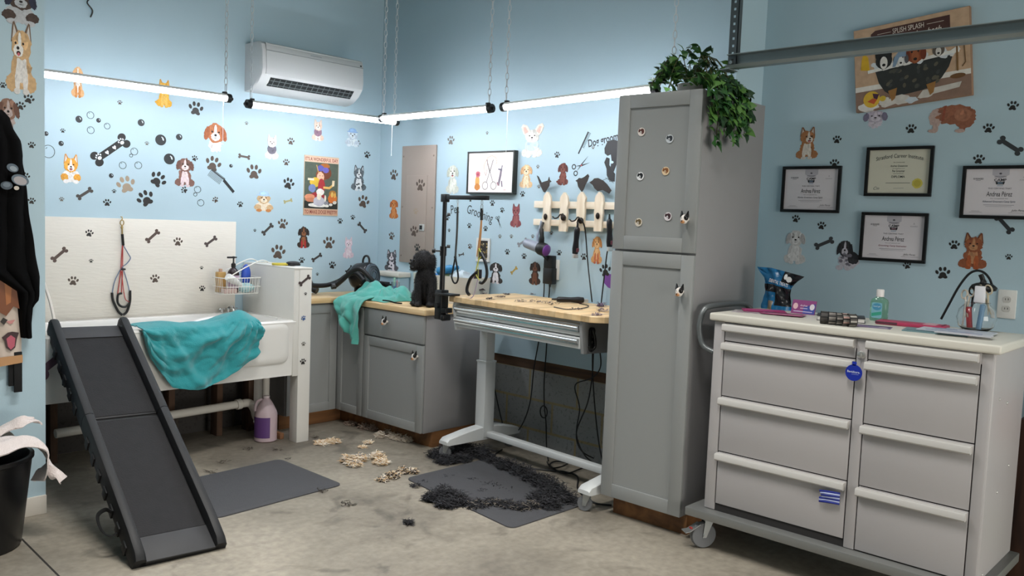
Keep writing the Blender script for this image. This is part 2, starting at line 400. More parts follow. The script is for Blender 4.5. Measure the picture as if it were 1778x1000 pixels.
# ------------------------------------------------------------------ lamps on chains
lamp_glow = mat('lamp_diffuser', '#ffffff', .4, emit='#f6f8ff', estr=TUBE_E)
lamp_white = mat('lamp_housing', '#e8e8e6', .4)
black_pl = mat('black_plastic', '#141414', .45)
chain_m = mat('zinc_chain', '#d3d7da', .4, .35)
cord_w = mat('white_cord', '#e6e8e6', .7)
DT = .52
def lamp(p, q, label, cord=None):
    c = (p+q)/2; d = (q-p); ln = d.length; d.normalize(); t = thing('tube_lamp', label, 'lamp', c, 0, 'tube lamps on chains')
    n = d.cross(Vector((0, 0, 1))).normalized(); M = Matrix((d, n, Vector((0, 0, -1)) if d.cross(n).z < 0 else d.cross(n))).transposed().to_4x4()
    up = d.cross(n); sgn = 1 if up.z > 0 else -1
    h = ln/2-.03
    MB().tube([d*-h, d*h], .021, 14, cap=True).build('diffuser', lamp_glow, t)
    hs = MB(); prof = [(-.0235, .009), (-.018, .0185), (-.010, .0235), (.010, .0235), (.018, .0185), (.0235, .009), (.022, .009), (.0165, .0172), (.009, .022), (-.009, .022), (-.0165, .0172), (-.022, .009)]
    hs.loft([[d*s_*h + n*a + Vector((0, 0, b)) for a, b in prof] for s_ in (-1, 1)]); hs.build('housing', lamp_white, t)
    for s_ in (-1, 1):
        e = MB(); e.tube([d*s_*h, d*s_*(h+.03)], [.029, .027], 12); e.tube([d*s_*(h+.028), d*s_*(h+.045)+Vector((0, 0, -.004))], [.012, .01], 8); e.box((-.012, -.012, .02), (.012, .012, .036), 0, .003, Matrix.Translation(d*s_*h*.985))
        e.build('end_cap', black_pl, t)
    if cord:
        s_, l_ = cord; MB().tube([d*s_*h*.97+n*.0, d*s_*h*.97+Vector((0, 0, -l_))], .0013, 6).ball(d*s_*h*.97+Vector((0, 0, -l_)), .0035, 8, 6).build('pull_cord', cord_w, t)
    return t
A1a, A1b = on(80, 128, 1, -DT), on(400, 171, 1, -DT); A1a = A1b+(A1a-A1b).normalized()*1.10
A2a, A2b = on(428, 180, 1, -DT), on(690, 212, 1, -DT)
B1a, B1b = on(661, 206, 0, -DT), on(855, 188, 0, -DT)
B2a, B2b = on(872, 186, 0, -DT), on(1128, 155, 0, -DT); B2b = B2a+(B2b-B2a).normalized()*1.09
lamp(A1a, A1b, 'lit tube lamp over the dog tub, running behind the apron wall', (1, .28))
lamp(A2a, A2b, 'lit tube lamp hanging just below the air conditioner', (1, .24))
lamp(B1a, B1b, 'lit tube lamp above the beige electrical panel', None)
lamp(B2a, B2b, 'lit tube lamp ending behind the ivy and tall cabinet', (-1, .36))
def chain(px, p, label):
    mb = MB(); z0 = .036; z = z0; k = 0; H = CEIL-p.z
    while z < H:
        rot = Matrix.Rotation(k*PI/2+.5, 4, 'Z'); pts = [rot @ Vector((.0095*math.cos(a), 0, z+.023+.0225*math.sin(a))) for a in [2*PI*i/14 for i in range(14)]]
        mb.tube(pts, .0024, 5, closed=True); z += .0395; k += 1
    o = mb.build('hanging_chain', chain_m, None, p, label=label, cat='chain', group='chains carrying the tube lamps'); return o
for px, pa, pb, f, lb in ((404, A1b, A1a, .03, 'zinc chain on the end of the lamp over the dog tub'), (431, A2a, A2b, .03, 'zinc chain passing in front of the air conditioner'),
        (690, A2b, A2a, .03, 'zinc chain in the room corner carrying the air conditioner side lamp'), (665, B1a, B1b, .03, 'zinc chain in the room corner carrying the panel side lamp'),
        (858, B1b, B1a, .03, 'zinc chain above the scissors picture, on the lamp over the panel'), (880, B2a, B2b, .03, 'zinc chain above the scissors picture, on the lamp reaching the ivy')):
    chain(px, pa+(pb-pa).normalized()*f, lb)
c_ = on(1170, 95, 0, -DT); c2 = Vector((c_.x, c_.y, B2b.z+(c_.y-B2b.y)*(B2a.z-B2b.z)/(B2a.y-B2b.y)))
chain(1170, c2, 'zinc chain rising out of the ivy on the tall cabinet')
MB().tube(bez([(0, 0, 0), (-.02, -.005, -.03), (.01, -.005, -.07), (.0, 0, -.11)]), .004, 6).build('cable_end', black_pl, None, on(157, 15, 1, -.01)+Vector((0, 0, .06)), label='short black cable end hanging high above the dog tub', cat='cable')

# ------------------------------------------------------------------ air conditioner
ac_w = mat('ac_plastic', '#cfd2d3', .35); ac_d = mat('ac_dark', '#23282a', .5)
t = thing('air_conditioner', 'white wall air conditioner high beside the room corner', 'air conditioner', (-.755, 0, 2.31))
prof = [(0, 0), (0, .32), (-.165, .322), (-.195, .305), (-.207, .26), (-.214, .15), (-.205, .105), (-.165, .058), (-.10, .018), (-.05, .004)]
mb = MB(); mb.loft([[(x*1., y*s_, z if s_ == 1 else z*.985+.003) for y, z in prof] for x, s_ in ((-.42, .93), (-.412, 1), (.412, 1), (.42, .93))]); mb.build('casing', ac_w, t)
mb = MB(); fp = [(-.186, .316), (-.203, .30), (-.212, .262), (-.219, .152), (-.21, .107), (-.2, .107), (-.2, .31)]
mb.loft([[(x, y, z) for y, z in fp] for x in (-.385, .41)]); pn = mb.build('front_panel', ac_w, t)
MB().box((-.385, -.2155, .262), (.41, -.2125, .2655)).build('panel_groove', mat('ac_groove', '#8f9698', .5), t)
MB().box((-.04, -.2122, .279), (.05, -.2092, .285)).build('badge', mat('ac_badge', '#a9adb0', .3, .5), t)
MB().box((.385, -.2115, .272), (.397, -.2085, .282)).build('signal_window', ac_d, t)
Ms = frame((0, -.172, .0655), (1, 0, 0), (0, -.7, .755))
MB().box((-.34, -.036, -.01), (.345, .034, .0015), M=Ms).build('air_outlet', ac_d, t)  # dark slab lying slightly proud; its colour imitates a shaded recess
lv = MB(); 
for q in range(2): lv.box((-.335, -.022+q*.032, .0), (.34, -.018+q*.032, .006), M=Ms)
for q in range(15): lv.box((-.31+q*.0445, -.03, 0), (-.306+q*.0445, .03, .004), M=Ms)
lv.build('louver', mat('ac_louver', '#6e7678', .5), t)

# ------------------------------------------------------------------ electrical panel on the long wall
pan_m = mat('panel_beige', '#a3958b', .45, .1, .03, 3)
t = thing('electrical_panel', 'tall beige electrical panel cover beside the room corner', 'electrical panel', (0, -.476, 1.16))
MB().box((-.014, -.192, 0), (0, .192, .878), 0, .004).build('cover', pan_m, t)
dr = MB().box((-.018, -.108, .0), (-.013, .125, .655), 0, .002).build('door', pan_m, t)
MB().box((-.024, -.098, .245), (-.017, -.04, .295), 0, .003).box((-.028, -.075, .255), (-.023, -.05, .285), 1).build('latch', [mat('latch_steel', '#d0cfcb', .3, .6), black_pl], dr)
mb = MB()
for yy, zz in ((.17, .80), (-.17, .80), (.17, .05), (-.17, .05), (.17, .42), (-.17, .42)): mb.ball((-.015, yy, zz), (.004, .007, .007), 10, 6)
mb.build('screw_heads', mat('panel_screw', '#8d8075', .4, .4), t)

# ------------------------------------------------------------------ framed scissors picture
M, k, kv = surf('B', 857, 300)
pw, ph = .447, .292
t = thing('framed_picture', 'black framed drawing of scissors between two little dogs', 'picture', M.translation)
def picframe(t, pw, ph, fw, dep, fm, Mloc):
    mb = MB()
    for a in ((-pw/2, -ph/2, pw/2, -ph/2+fw), (-pw/2, ph/2-fw, pw/2, ph/2), (-pw/2, -ph/2+fw, -pw/2+fw, ph/2-fw), (pw/2-fw, -ph/2+fw, pw/2, ph/2-fw)):
        mb.box((a[0], a[1], 0), (a[2], a[3], dep), 0, .0015, Mloc)
    return mb.build('frame', fm, t)
Ml = frame((0, 0, 0), (0, -1, 0), (0, 0, 1))
picframe(t, pw, ph, .011, .04, mat('frame_dark', '#2b2f2c', .4), Ml)
d = Draw(.033, .0003); W2, H2 = pw/2-.01, ph/2-.01
d.poly([(-W2, -H2), (W2, -H2), (W2, H2), (-W2, H2)], '#f4ebe8')
for x, y, r, c in ((-.06, .03, .06, '#f6e6e0'), (.07, -.02, .05, '#f4dfdf'), (-.1, -.06, .05, '#f7e7dc')): d.ell(x, y, r, r*.8, c, 1, 20, .15, 18, 3)
g = '#6d6360'
d.line([(-.035, .085), (.028, -.065)], .004, g, 3).line([(.025, .085), (-.032, -.065)], .004, g, 3)
d.line([(-.035, .085), (-.005, .0)], .007, '#8d8783', 2).line([(.025, .085), (-.005, .0)], .007, '#8d8783', 2)
d.ring(-.045, -.09, .028, .004, g, 2).ring(.035, -.09, .028, .004, g, 2)
d.line([(-.055, .0), (-.062, .05), (-.03, .1), (.01, .115), (.05, .1), (.062, .07), (.05, .055)], .003, '#c98a5a', 2).line([(-.055, .0), (-.04, -.02), (-.03, .02), (-.03, .09)], .003, '#9a7a70', 2)
d.ell(-.118, -.012, .022, .022, '#c26a72', 2, 0, .12, 16, 1).ell(-.122, -.06, .02, .045, '#d9a45c', 1, 0, .08).ell(-.122, -.098, .026, .024, '#c8823f', 2, 0, .1).ell(-.118, -.012, .012, .01, '#a3455c', 3)
d.line([(.082, -.085), (.098, -.02), (.104, .02)], .018, '#7f7480', 2).line([(.104, .01), (.112, .045)], .008, '#6b6672', 2).line([(.098, .018), (.078, .022)], .01, '#6b6672', 2).line([(.082, -.085), (.07, -.07)], .012, '#a07880', 2).line([(.11, -.06), (.116, -.095)], .01, '#7f7480', 2)
d.text('A.R', .14, -.118, .02, None, '#c97a7a', 2)
d.done('print', Ml, t)

# ------------------------------------------------------------------ tin poster on the back wall
M, k, kv = surf('A', 557.5, 323)
t = thing('tin_sign', 'tall tin sign with a seated groomer and pale wash tub of puppies', 'sign', M.translation)
Ml = frame((0, 0, 0), (1, 0, 0), (0, 0, 1)); pw, ph = .302, .436
MB().box((-pw/2, -ph/2, 0), (pw/2, ph/2, .004), M=Ml).build('panel', flat('#c9b49a'), t)
d = Draw(.0044, .0004)
d.poly([(-.147, -.168), (.147, -.168), (.147, .17), (-.147, .17)], '#4f5a4e', 0).poly([(-.147, -.168), (.147, -.168), (.147, -.115), (-.147, -.115)], '#22251f', 1)
d.poly([(-.149, .174), (.149, .174), (.149, .212), (-.149, .212)], '#e0b9a2', 0).poly([(-.149, -.212), (.149, -.212), (.149, -.172), (-.149, -.172)], '#c59a80', 0)
d.text("IT'S A WONDERFUL DAY", 0, .193, .285, .026, '#7c2f22', 1, bold=.01).text('TO MAKE DOGS PRETTY', 0, -.192, .285, .026, '#7c2f22', 1, bold=.01)
for x, y, rx, ry, c, l in ((.0, .08, .05, .045, '#8a4a2e', 1), (.03, .1, .055, .05, '#6e3a22', 1), (-.01, .065, .032, .038, '#e8b79a', 2), (-.01, .13, .03, .022, '#5b5ba8', 3), (.035, .118, .028, .02, '#6a63b5', 3), (.03, .15, .04, .018, '#b0692c', 2),
        (-.055, .025, .045, .035, '#d8b33c', 2), (.0, .0, .03, .055, '#a52f35', 2), (-.01, -.045, .035, .025, '#e9e2dc', 3), (-.08, -.02, .03, .03, '#7686b4', 3), (-.03, -.075, .06, .03, '#9c2b30', 2), (-.1, -.085, .045, .022, '#d9906c', 3), (-.09, -.105, .05, .016, '#c27a58', 3),
        (-.02, -.115, .05, .035, '#b9b6bf', 4), (-.02, -.08, .02, .024, '#e8d9c4', 5), (-.03, -.142, .08, .016, '#e6e3dc', 3), (.045, -.125, .02, .016, '#8a8a92', 4), (.1, -.09, .042, .034, '#c56a2a', 3), (.1, -.055, .034, .026, '#a5702f', 2), (.095, -.06, .012, .02, '#d9b25c', 4), (.12, -.065, .01, .018, '#cfa04a', 4),
        (.05, -.145, .018, .01, '#e4e0d8', 4), (.085, -.135, .016, .01, '#dcd8d0', 4), (.12, -.118, .018, .012, '#d0ccc4', 4), (.035, -.09, .008, .024, '#e2d6c6', 4)):
    d.ell(x, y, rx, ry, c, l, 0, .07, 18, int(abs(x)*1000))
d.line([(-.115, .045), (-.07, .045)], .016, '#e6dcc6', 3).line([(.02, -.01), (.07, -.012), (.1, .01)], .016, '#dcae60', 3).poly([(.092, .0), (.112, .004), (.116, .045), (.095, .045)], '#e2cfae', 4).line([(-.045, .15), (-.03, .1)], .006, '#c9a05a', 3)
d.line([(-.02, .075), (-.012, .075)], .004, '#5a3024', 4).line([(.004, .075), (.012, .075)], .004, '#5a3024', 4).line([(-.008, .05), (.002, .05)], .004, '#b0403a', 4)
d.done('artwork', Ml, t, painted=True)

# ------------------------------------------------------------------ picket rack on the long wall
pk = wood_mat('whitewashed_picket', '#d9c7aa', '#efe3cf', 'z', 1.5, .75); pk2 = wood_mat('whitewashed_rail', '#dccbb0', '#efe4d2', 'y', 1.5, .75)
y0 = on(932, 350, 0, 0).y; y1 = -2.42
t = thing('picket_rack', 'whitewashed picket fence wall rack with black birds and hooks', 'wall rack', (0, (y0+y1)/2, 1.45)); off = Vector((0, -(y0+y1)/2, -1.45))
for pa, pb in (((932, 349), (932, 361)), ((932, 380), (932, 391))):
    za = on(*pa, 0, 0).z; zb = on(*pb, 0, 0).z
    MB().box((-.028, y0, za), (-.01, y1, zb), 0, .004, Matrix.Translation(off)).build('rail', pk2, t)
for px, pt, pbm in ((949.5, 333, 402), (979, 334, 402), (1009, 333, 401), (1040, 333, 402)):
    p = on(px, (pt+pbm)/2, 0, -.04); zt = on(px, pt, 0, -.04).z; zb = on(px, pbm, 0, -.04).z; wd = .031
    rr = random.Random(px); L_ = []; h_ = zt-zb
    for q in range(8): L_.append((-wd*(1+rr.uniform(-.12, .12)), h_*.84*q/7))
    o_ = L_+[(-wd*.85, h_*.90), (-wd*.15, h_), (wd*.15, h_), (wd*.85, h_*.90)]+[(-x+rr.uniform(-.003, .003), y) for x, y in L_[::-1]]
    pkt = MB().prism(o_, .0, .016, M=frame(Vector((-.03, p.y, zb))+off, (0, -1, 0), (0, 0, 1))).build('picket', pk, t)
    if px != 1009: MB().ball(Vector((-.052, p.y+.0, zb+.095))+off, (.012, .014, .02), 10, 7).build('knot_hook', mat('dark_iron', '#2a211c', .5, .4), pkt)
hk = mat('dark_iron')
for px, py in ((979, 378), (1009, 383)):
    p = on(px, py, 0, -.055)+off
    MB().tube(bez([p+Vector((.01, 0, .0)), p+Vector((-.02, .01, .02)), p+Vector((-.035, .02, .0)), p+Vector((-.03, .05, -.006)), p+Vector((-.02, .075, .004))], 6), .0045, 7).ball(p+Vector((-.005, 0, .0)), (.014, .02, .02), 10, 8).build('hook', hk, t)
bird = {0: [(-.075, .06), (-.06, .052), (-.03, .012), (.0, .02), (.025, .025), (.035, .05), (.042, .03), (.058, .018), (.042, .012), (.04, -.01), (.02, -.035), (.004, -.055), (-.01, -.05), (-.03, -.022), (-.05, .01)],
        1: [(.05, .07), (.062, .055), (.05, .02), (.03, -.01), (.018, -.04), (.002, -.06), (-.014, -.045), (-.035, -.02), (-.045, .012), (-.062, .022), (-.045, .03), (-.03, .042), (-.005, .04), (.02, .05)],
        2: [(-.088, .018), (-.066, .03), (-.05, .044), (-.02, .046), (.02, .03), (.05, .008), (.086, -.03), (.07, -.05), (.05, -.04), (.02, -.028), (-.02, -.035), (-.045, -.018), (-.062, .004)]}
for i, (px, py) in enumerate(((946.5, 320), (1011, 319), (1043, 322))):
    p = on(px, py, 0, -.04); s_ = {0: .95, 1: .85, 2: .98}[i]
    MB().prism([(a*s_, b_*s_) for a, b_ in bird[i]], 0, .004, M=frame(p+off, (0, -1, 0), (0, 0, 1))).build('bird_cutout', mat('bird_iron', '#3a3431', .6, .3), t)

# ------------------------------------------------------------------ outlets, switch plate
plate = mat('outlet_white', '#dcdcd8', .4)
M, k, kv = surf('B', 840, 434)
t = thing('switch_plate', 'ornate black and gold patterned plate in a white frame behind the grooming post', 'wall plate', M.translation)
Ml = frame((0, 0, 0), (0, -1, 0), (0, 0, 1)); picframe(t, .13, .165, .018, .012, plate, Ml)
d = Draw(.006); d.poly([(-.05, -.068), (.05, -.068), (.05, .068), (-.05, .068)], '#2a2622'); rr = random.Random(3)
for q in range(34): d.ell(rr.uniform(-.043, .043), rr.uniform(-.06, .06), rr.uniform(.003, .009), rr.uniform(.002, .007), rr.choice(['#8d7a4a', '#a69260', '#c9bfa0', '#6b5b36']), 1+q % 2, rr.uniform(0, 180))
d.done('pattern', Ml, t)
M, k, kv = surf('B', 964, 468)
t = thing('wall_outlet', 'white double outlet plate behind the two black power adapters', 'outlet', M.translation)
MB().box((-.04, -.065, 0), (.04, .065, .01), 0, .004, Ml).build('plate', plate, t)
p0 = M.translation
def adapter(px, py, wd, ht, label):
    p = on(px, py, 0, -.035); t = thing('power_adapter', label, 'power adapter', (0, p.y, p.z), 0, 'power adapters in the outlet')
    MB().box((-.06, -wd/2, -ht/2), (-.011, wd/2, ht/2), 0, .006).build('body', black_pl, t)
    MB().tube([(-.03, 0, -ht/2), (-.03, 0, -ht/2-.022)], [.008, .005], 8).build('strain_relief', black_pl, t); return t
adapter(955, 455, .068, .085, 'black power adapter plugged into the outlet, the upper one')
adapter(954.5, 479, .078, .105, 'black power adapter plugged into the outlet, the lower one')
M, k, kv = surf('C', 1748.5, 528)
t = thing('wall_outlet', 'white outlet plate on the certificate wall behind the glass jar', 'outlet', M.translation)
MB().box((-.04, -.068, 0), (.04, .068, .008), 0, .004, Ml).build('plate', plate, t)
mb = MB()
for s_ in (-.022, .022): mb.prism(rrect(-.017, s_-.015, .017, s_+.015, .012), .007, .0095, M=Ml)
mb.build('socket', mat('socket_white', '#c4c3be', .4), t)
mb = MB()
for s_ in (-.022, .022):
    for q in (-.006, .006): mb.box((q-.001, s_-.003, .0094), (q+.001, s_+.006, .0102), M=Ml)
mb.build('slots', black_pl, t)

# ------------------------------------------------------------------ certificates and the bath painting
fr_b = mat('frame_black', '#0c0c0d', .35)
Ml = frame((0, 0, 0), (0, -1, 0), (0, 0, 1))
def cert(cx, cy, label, kind, title, tc, plane='C'):
    M, k, kv = surf('C', cx, cy); pw, ph = .33, .252
    t = thing('framed_certificate', label, 'certificate', M.translation, 0, 'framed certificates on the wall')
    picframe(t, pw, ph, .016, .018, fr_b, Ml)
    d = Draw(.007, .0004); W2, H2 = pw/2-.014, ph/2-.014
    if kind == 'diploma':
        d.poly([(-W2, -H2), (W2, -H2), (W2, H2), (-W2, H2)], '#cfcdbd'); ink = '#30383a'
        d.text('Stratford Career Institute', 0, .068, .232, .02, ink, 1, bend=lambda x: .012-x*x*1.15, bold=.004)
        d.text('Be it known that', 0, .047, .055, .005, ink, 1).text('Andrea Quezancos', 0, .028, .085, .011, ink, 1, bold=.01, shear=.2).text('has completed the course', 0, .015, .06, .005, ink, 1)
        d.text('Pet Groomer', 0, .003, .062, .011, ink, 1, bold=.01).text('and is awarded this', 0, -.01, .05, .005, ink, 1).text('DIPLOMA', 0, -.026, .066, .012, ink, 1, bold=.012)
        d.line([(-.06, -.058), (.06, -.058)], .002, ink, 1).line([(-.02, -.085), (.03, -.084)], .0015, '#6a7070', 1)
        d.text('Cm', -.105, -.085, .03, .016, '#5a6060', 1, shear=.4)
        d.ell(.095, -.06, .025, .025, '#c9bd58', 1, 0, .05, 40).ell(.095, -.06, .017, .017, '#b8aa48', 2, 0, 0, 24)
    else:
        d.poly([(-W2, -H2), (W2, -H2), (W2, H2), (-W2, H2)], '#d8d3d8'); ink = '#2a2a2e'
        d.poly([(-.036, H2), (-.036, H2-.03), (0, H2-.05), (.036, H2-.03), (.036, H2)], '#b9b6be', 1)
        d.text('GROOMERS', 0, .073, .05, .007, '#63606a', 2).text('CAMP', 0, .058, .052, .013, ink, 2, bold=.02)
        d.poly([(-.02, .05), (.02, .05), (.016, .037), (-.016, .037)], ink, 2).text('2022', 0, .0435, .022, .007, {'#7d2f45': '#c9a0ae'}.get(tc, '#9ab6cf'), 3, bold=.01).line([(-.012, .031), (.012, .031)], .004, '#9aa8b8', 2)
        d.ell(-.001, .088, .006, .004, '#55525a', 2)
        d.text('SO BLINGED', -.095, .064, .044, .008, ink, 1, bold=.01).line([(-.105, .056), (-.085, .056)], .002, '#77747c', 1)
        d.text('A', .098, .072, .008, .01, '#9a969e', 1).text('ACADEMY', .098, .058, .036, .006, '#9a969e', 1)
        d.text('THIS CERTIFIES THAT', 0, .018, .1, .007, '#5a5760', 1).text('Andrea P\u00e9rez', 0, -.008, .11, .023, ink, 1, shear=.1, bold=.004)
        d.text('has completed the', 0, -.03, .075, .006, '#77747c', 1).text(title, 0, -.045, .14, .011, tc, 1, bold=.006, shear=.15)
        d.line([(-.065, -.06), (.065, -.06)], .002, '#8a8790', 1).line([(-.055, -.067), (.055, -.067)], .0015, '#9a97a0', 1)
        d.text('Julio Perez', .085, -.086, .06, .012, ink, 1, shear=.4).line([(.045, -.096), (.13, -.096)], .0013, '#77747c', 1).line([(-.125, -.096), (-.07, -.096)], .0013, '#77747c', 1).line([(-.115, -.09), (-.08, -.09)], .002, '#9a97a0', 1)
    d.done('document', Ml, t); return t
cert(1408.5, 329, 'black framed white certificate nearest the tall cabinet', 'camp', 'Novice Groomers Camp Spirit', '#3a3a40')
cert(1561, 298, 'black framed cream diploma with a round yellow seal', 'diploma', '', '')
cert(1551.5, 412, 'black framed white certificate with a wine red title, directly below the diploma', 'camp', 'Grooming Camp Instructor', '#7d2f45')
cert(1736, 334, 'black framed white certificate with blue in its badge, above the glass jar', 'camp', 'Advanced Groomers Camp Spirit', '#2f3f5c')

tl, tr, bl, br = [on(*q, 0, D_C) for q in ((1486, 55), (1688, 12), (1489, 198), (1690, 165))]
cen = (tl+tr+bl+br)/4; uu = ((tr-tl)+(br-bl)).normalized(); vv = ((tl-bl)+(tr-br)); vv = (vv-uu*vv.dot(uu)).normalized()
pw = ((tr-tl).length+(br-bl).length)/2; ph = ((tl-bl).length+(tr-br).length)/2
t = thing('canvas_painting', 'tilted canvas painting of dogs and a cat in a black bathtub', 'painting', cen)
Mp = frame((0, 0, 0), uu, vv)
MB().box((-pw/2, -ph/2, 0), (pw/2, ph/2, .028), 0, .003, Mp).build('canvas', flat('#8f7059'), t)
d = Draw(.0285, .0004); X = lambda u: (u-.5)*pw; Y = lambda v: (v-.5)*ph
d.poly([(X(.005), Y(.005)), (X(.995), Y(.005)), (X(.995), Y(.995)), (X(.005), Y(.995))], '#c1a184')
d.poly([(X(.005), Y(.005)), (X(.995), Y(.005)), (X(.995), Y(.27)), (X(.005), Y(.27))], '#8a6f60', 1).poly([(X(.005), Y(.24)), (X(.995), Y(.24)), (X(.995), Y(.3)), (X(.005), Y(.3))], '#ddd8d0', 2)
d.ell(X(.5), Y(.55), .2*pw, .1*ph, '#d0b79c', 1, 0, .1, 24, 2)
d.poly([(X(.16), Y(.76)), (X(.84), Y(.76)), (X(.84), Y(.945)), (X(.2), Y(.945)), (X(.16), Y(.91))], '#4a2e2a', 2)
d.text('SPLISH SPLASH', X(.49), Y(.895), .27*pw, .06*ph, '#e2d8cc', 3, bold=.0).line([(X(.22), Y(.893)), (X(.34), Y(.893))], .002, '#d8cbbd', 3).line([(X(.65), Y(.893)), (X(.79), Y(.893))], .002, '#d8cbbd', 3)
d.text('take a nice bath', X(.55), Y(.815), .44*pw, .07*ph, '#e2d8cc', 3, shear=.35)
d.poly([(X(.19), Y(.46)), (X(.86), Y(.5)), (X(.82), Y(.36)), (X(.76), Y(.25)), (X(.69), Y(.18)), (X(.6), Y(.145)), (X(.42), Y(.125)), (X(.33), Y(.14)), (X(.27), Y(.2)), (X(.22), Y(.31))], '#2f3130', 3)
d.line([(X(.13), Y(.465)), (X(.9), Y(.525))], .016, '#e4e2dc', 5).line([(X(.86), Y(.525)), (X(.9), Y(.55))], .022, '#e4e2dc', 5)
rr = random.Random(5)
for q in range(26): d.ell(X(rr.uniform(.27, .75)), Y(rr.uniform(.2, .43)), .012, .008, rr.choice(['#4a4a42', '#5a5648', '#3d3f3e']), 4, rr.uniform(0, 90))
for q in range(20): d.ell(X(rr.uniform(.16, .88)), Y(rr.uniform(.48, .56)), rr.uniform(.01, .028), rr.uniform(.008, .018), rr.choice(['#e8e6e2', '#d6d4d0', '#cfd4d8']), 4, 0, .15, 14, q)
def pdog(x, y, s, c1, c2, c3, ear):
    d.ell(X(x), Y(y), .055*s, .065*s, c1, 5, 0, .06); d.ell(X(x), Y(y)-.02*s, .026*s, .045*s, c2, 6); d.ell(X(x), Y(y)-.035*s, .012*s, .01*s, '#1c1716', 7)
    for e in (-1, 1):
        d.ell(X(x)+e*.022*s, Y(y)+.018*s, .006*s, .007*s, '#171312', 7)
        if ear == 'up': d.poly([(X(x)+e*.02*s, Y(y)+.045*s), (X(x)+e*.06*s, Y(y)+.11*s if e > 0 else Y(y)+.075*s), (X(x)+e*.055*s, Y(y)+.02*s)], c3, 4)
        else: d.ell(X(x)+e*.055*s, Y(y)-.005*s, .02*s, .045*s, c3, 6)
pdog(.27, .575, .72, '#232323', '#e0dcd6', '#1d1d1d', 'up'); pdog(.545, .575, .7, '#8a4526', '#9c5a36', '#6d3018', 'flop'); pdog(.74, .575, .5, '#5f564e', '#d6d2cc', '#4c443d', 'up'); pdog(.42, .545, .5, '#cfccc8', '#e6e4e0', '#55555a', 'flop')
d.poly([(X(.345), Y(.47)), (X(.365), Y(.58)), (X(.42), Y(.665)), (X(.47), Y(.64)), (X(.465), Y(.57)), (X(.41), Y(.575)), (X(.37), Y(.47))], '#8098b0', 7)
d.poly([(X(.06), Y(.5)), (X(.14), Y(.48)), (X(.13), Y(.64)), (X(.09), Y(.7)), (X(.07), Y(.62))], '#d3a92c', 3).ell(X(.66), Y(.66), .016, .014, '#d3b43c', 6)
for x in (.33, .66): d.poly([(X(x-.03), Y(.2)), (X(x+.05), Y(.22)), (X(x+.03), Y(.1)), (X(x), Y(.07))], '#9a6f3c', 5)
d.line([(X(.89), Y(.3)), (X(.89), Y(.74))], .008, '#7c5b34', 5).ell(X(.89), Y(.24), .035, .012, '#6d4c2c', 4).line([(X(.9), Y(.72)), (X(.945), Y(.66)), (X(.955), Y(.38)), (X(.93), Y(.34))], .004, '#6d5334', 5).line([(X(.86), Y(.72)), (X(.92), Y(.74))], .012, '#6d4c2c', 5)
d.ell(X(.15), Y(.13), .042, .042, '#d8b03a', 4).poly([(X(.11), Y(.11)), (X(.17), Y(.07)), (X(.2), Y(.12)), (X(.16), Y(.14))], '#c0562e', 5).poly([(X(.16), Y(.2)), (X(.22), Y(.18)), (X(.2), Y(.12)), (X(.17), Y(.14))], '#4c2d44', 5)
for x, y, r in ((.25, .1, .03), (.3, .06, .04), (.42, .07, .05), (.5, .05, .03), (.12, .05, .05), (.62, .08, .03)): d.ell(X(x), Y(y), r, r*.5, rr.choice(['#d6d3ce', '#c2ccd4', '#cfcac2']), 3, 0, .2, 16, int(x*100))
d.poly([(X(.55), Y(.06)), (X(.9), Y(.11)), (X(.92), Y(.17)), (X(.6), Y(.14))], '#c9c4bc', 3).ell(X(.25), Y(.12), .016, .014, '#d3b43c', 4)
d.done('artwork', Mp, t, painted=True)

# ------------------------------------------------------------------ garage door track and its hanger
steel = mat('galvanized_steel', '#9aa3a4', .38, .75, .12, 6)
XT = -.55
ta = on(1266, 110, 0, XT); t = thing('door_track', 'galvanized steel garage door track crossing in front of the painting', 'door track', ta)
cp = [(.012, -.03), (.012, .036), (-.028, .037), (-.028, .0335), (.009, .033), (.009, -.026), (-.026, -.026), (-.034, -.014), (-.037, -.015), (-.03, -.03)]
zt_ = on(1778, 52, 0, XT); sl = (zt_.z-ta.z)/(zt_.y-ta.y)
MB().loft([[(x, y, z+sl*y) for x, z in cp] for y in (.0, -3.2)]).build('channel', steel, t)
MB().box((-.04, -.02, -.034), (.05, .03, -.03)).build('end_tab', steel, t)
hm = MB(); hz = CEIL-ta.z; yy = on(1275, 60, 0, XT).y-ta.y; wdt = .022
rows = int(hz/.034)
hm.box((-.006, yy-wdt, -.03), (-.003, yy-.006, hz)); hm.box((-.006, yy+.006, -.03), (-.003, yy+wdt, hz)); hm.box((-.006, yy-wdt, -.03), (.025, yy-wdt+.003, hz))
for q in range(rows): hm.box((-.006, yy-.006, -.03+q*.034+.012), (-.003, yy+.006, -.03+q*.034+.034))
hm.build('perforated_hanger', mat('dark_galvanized', '#5f676a', .45, .7), t)
MB().tube([(-.02, yy, .0), (.0, yy, .0)], .009, 6).build('bolt', steel, t)
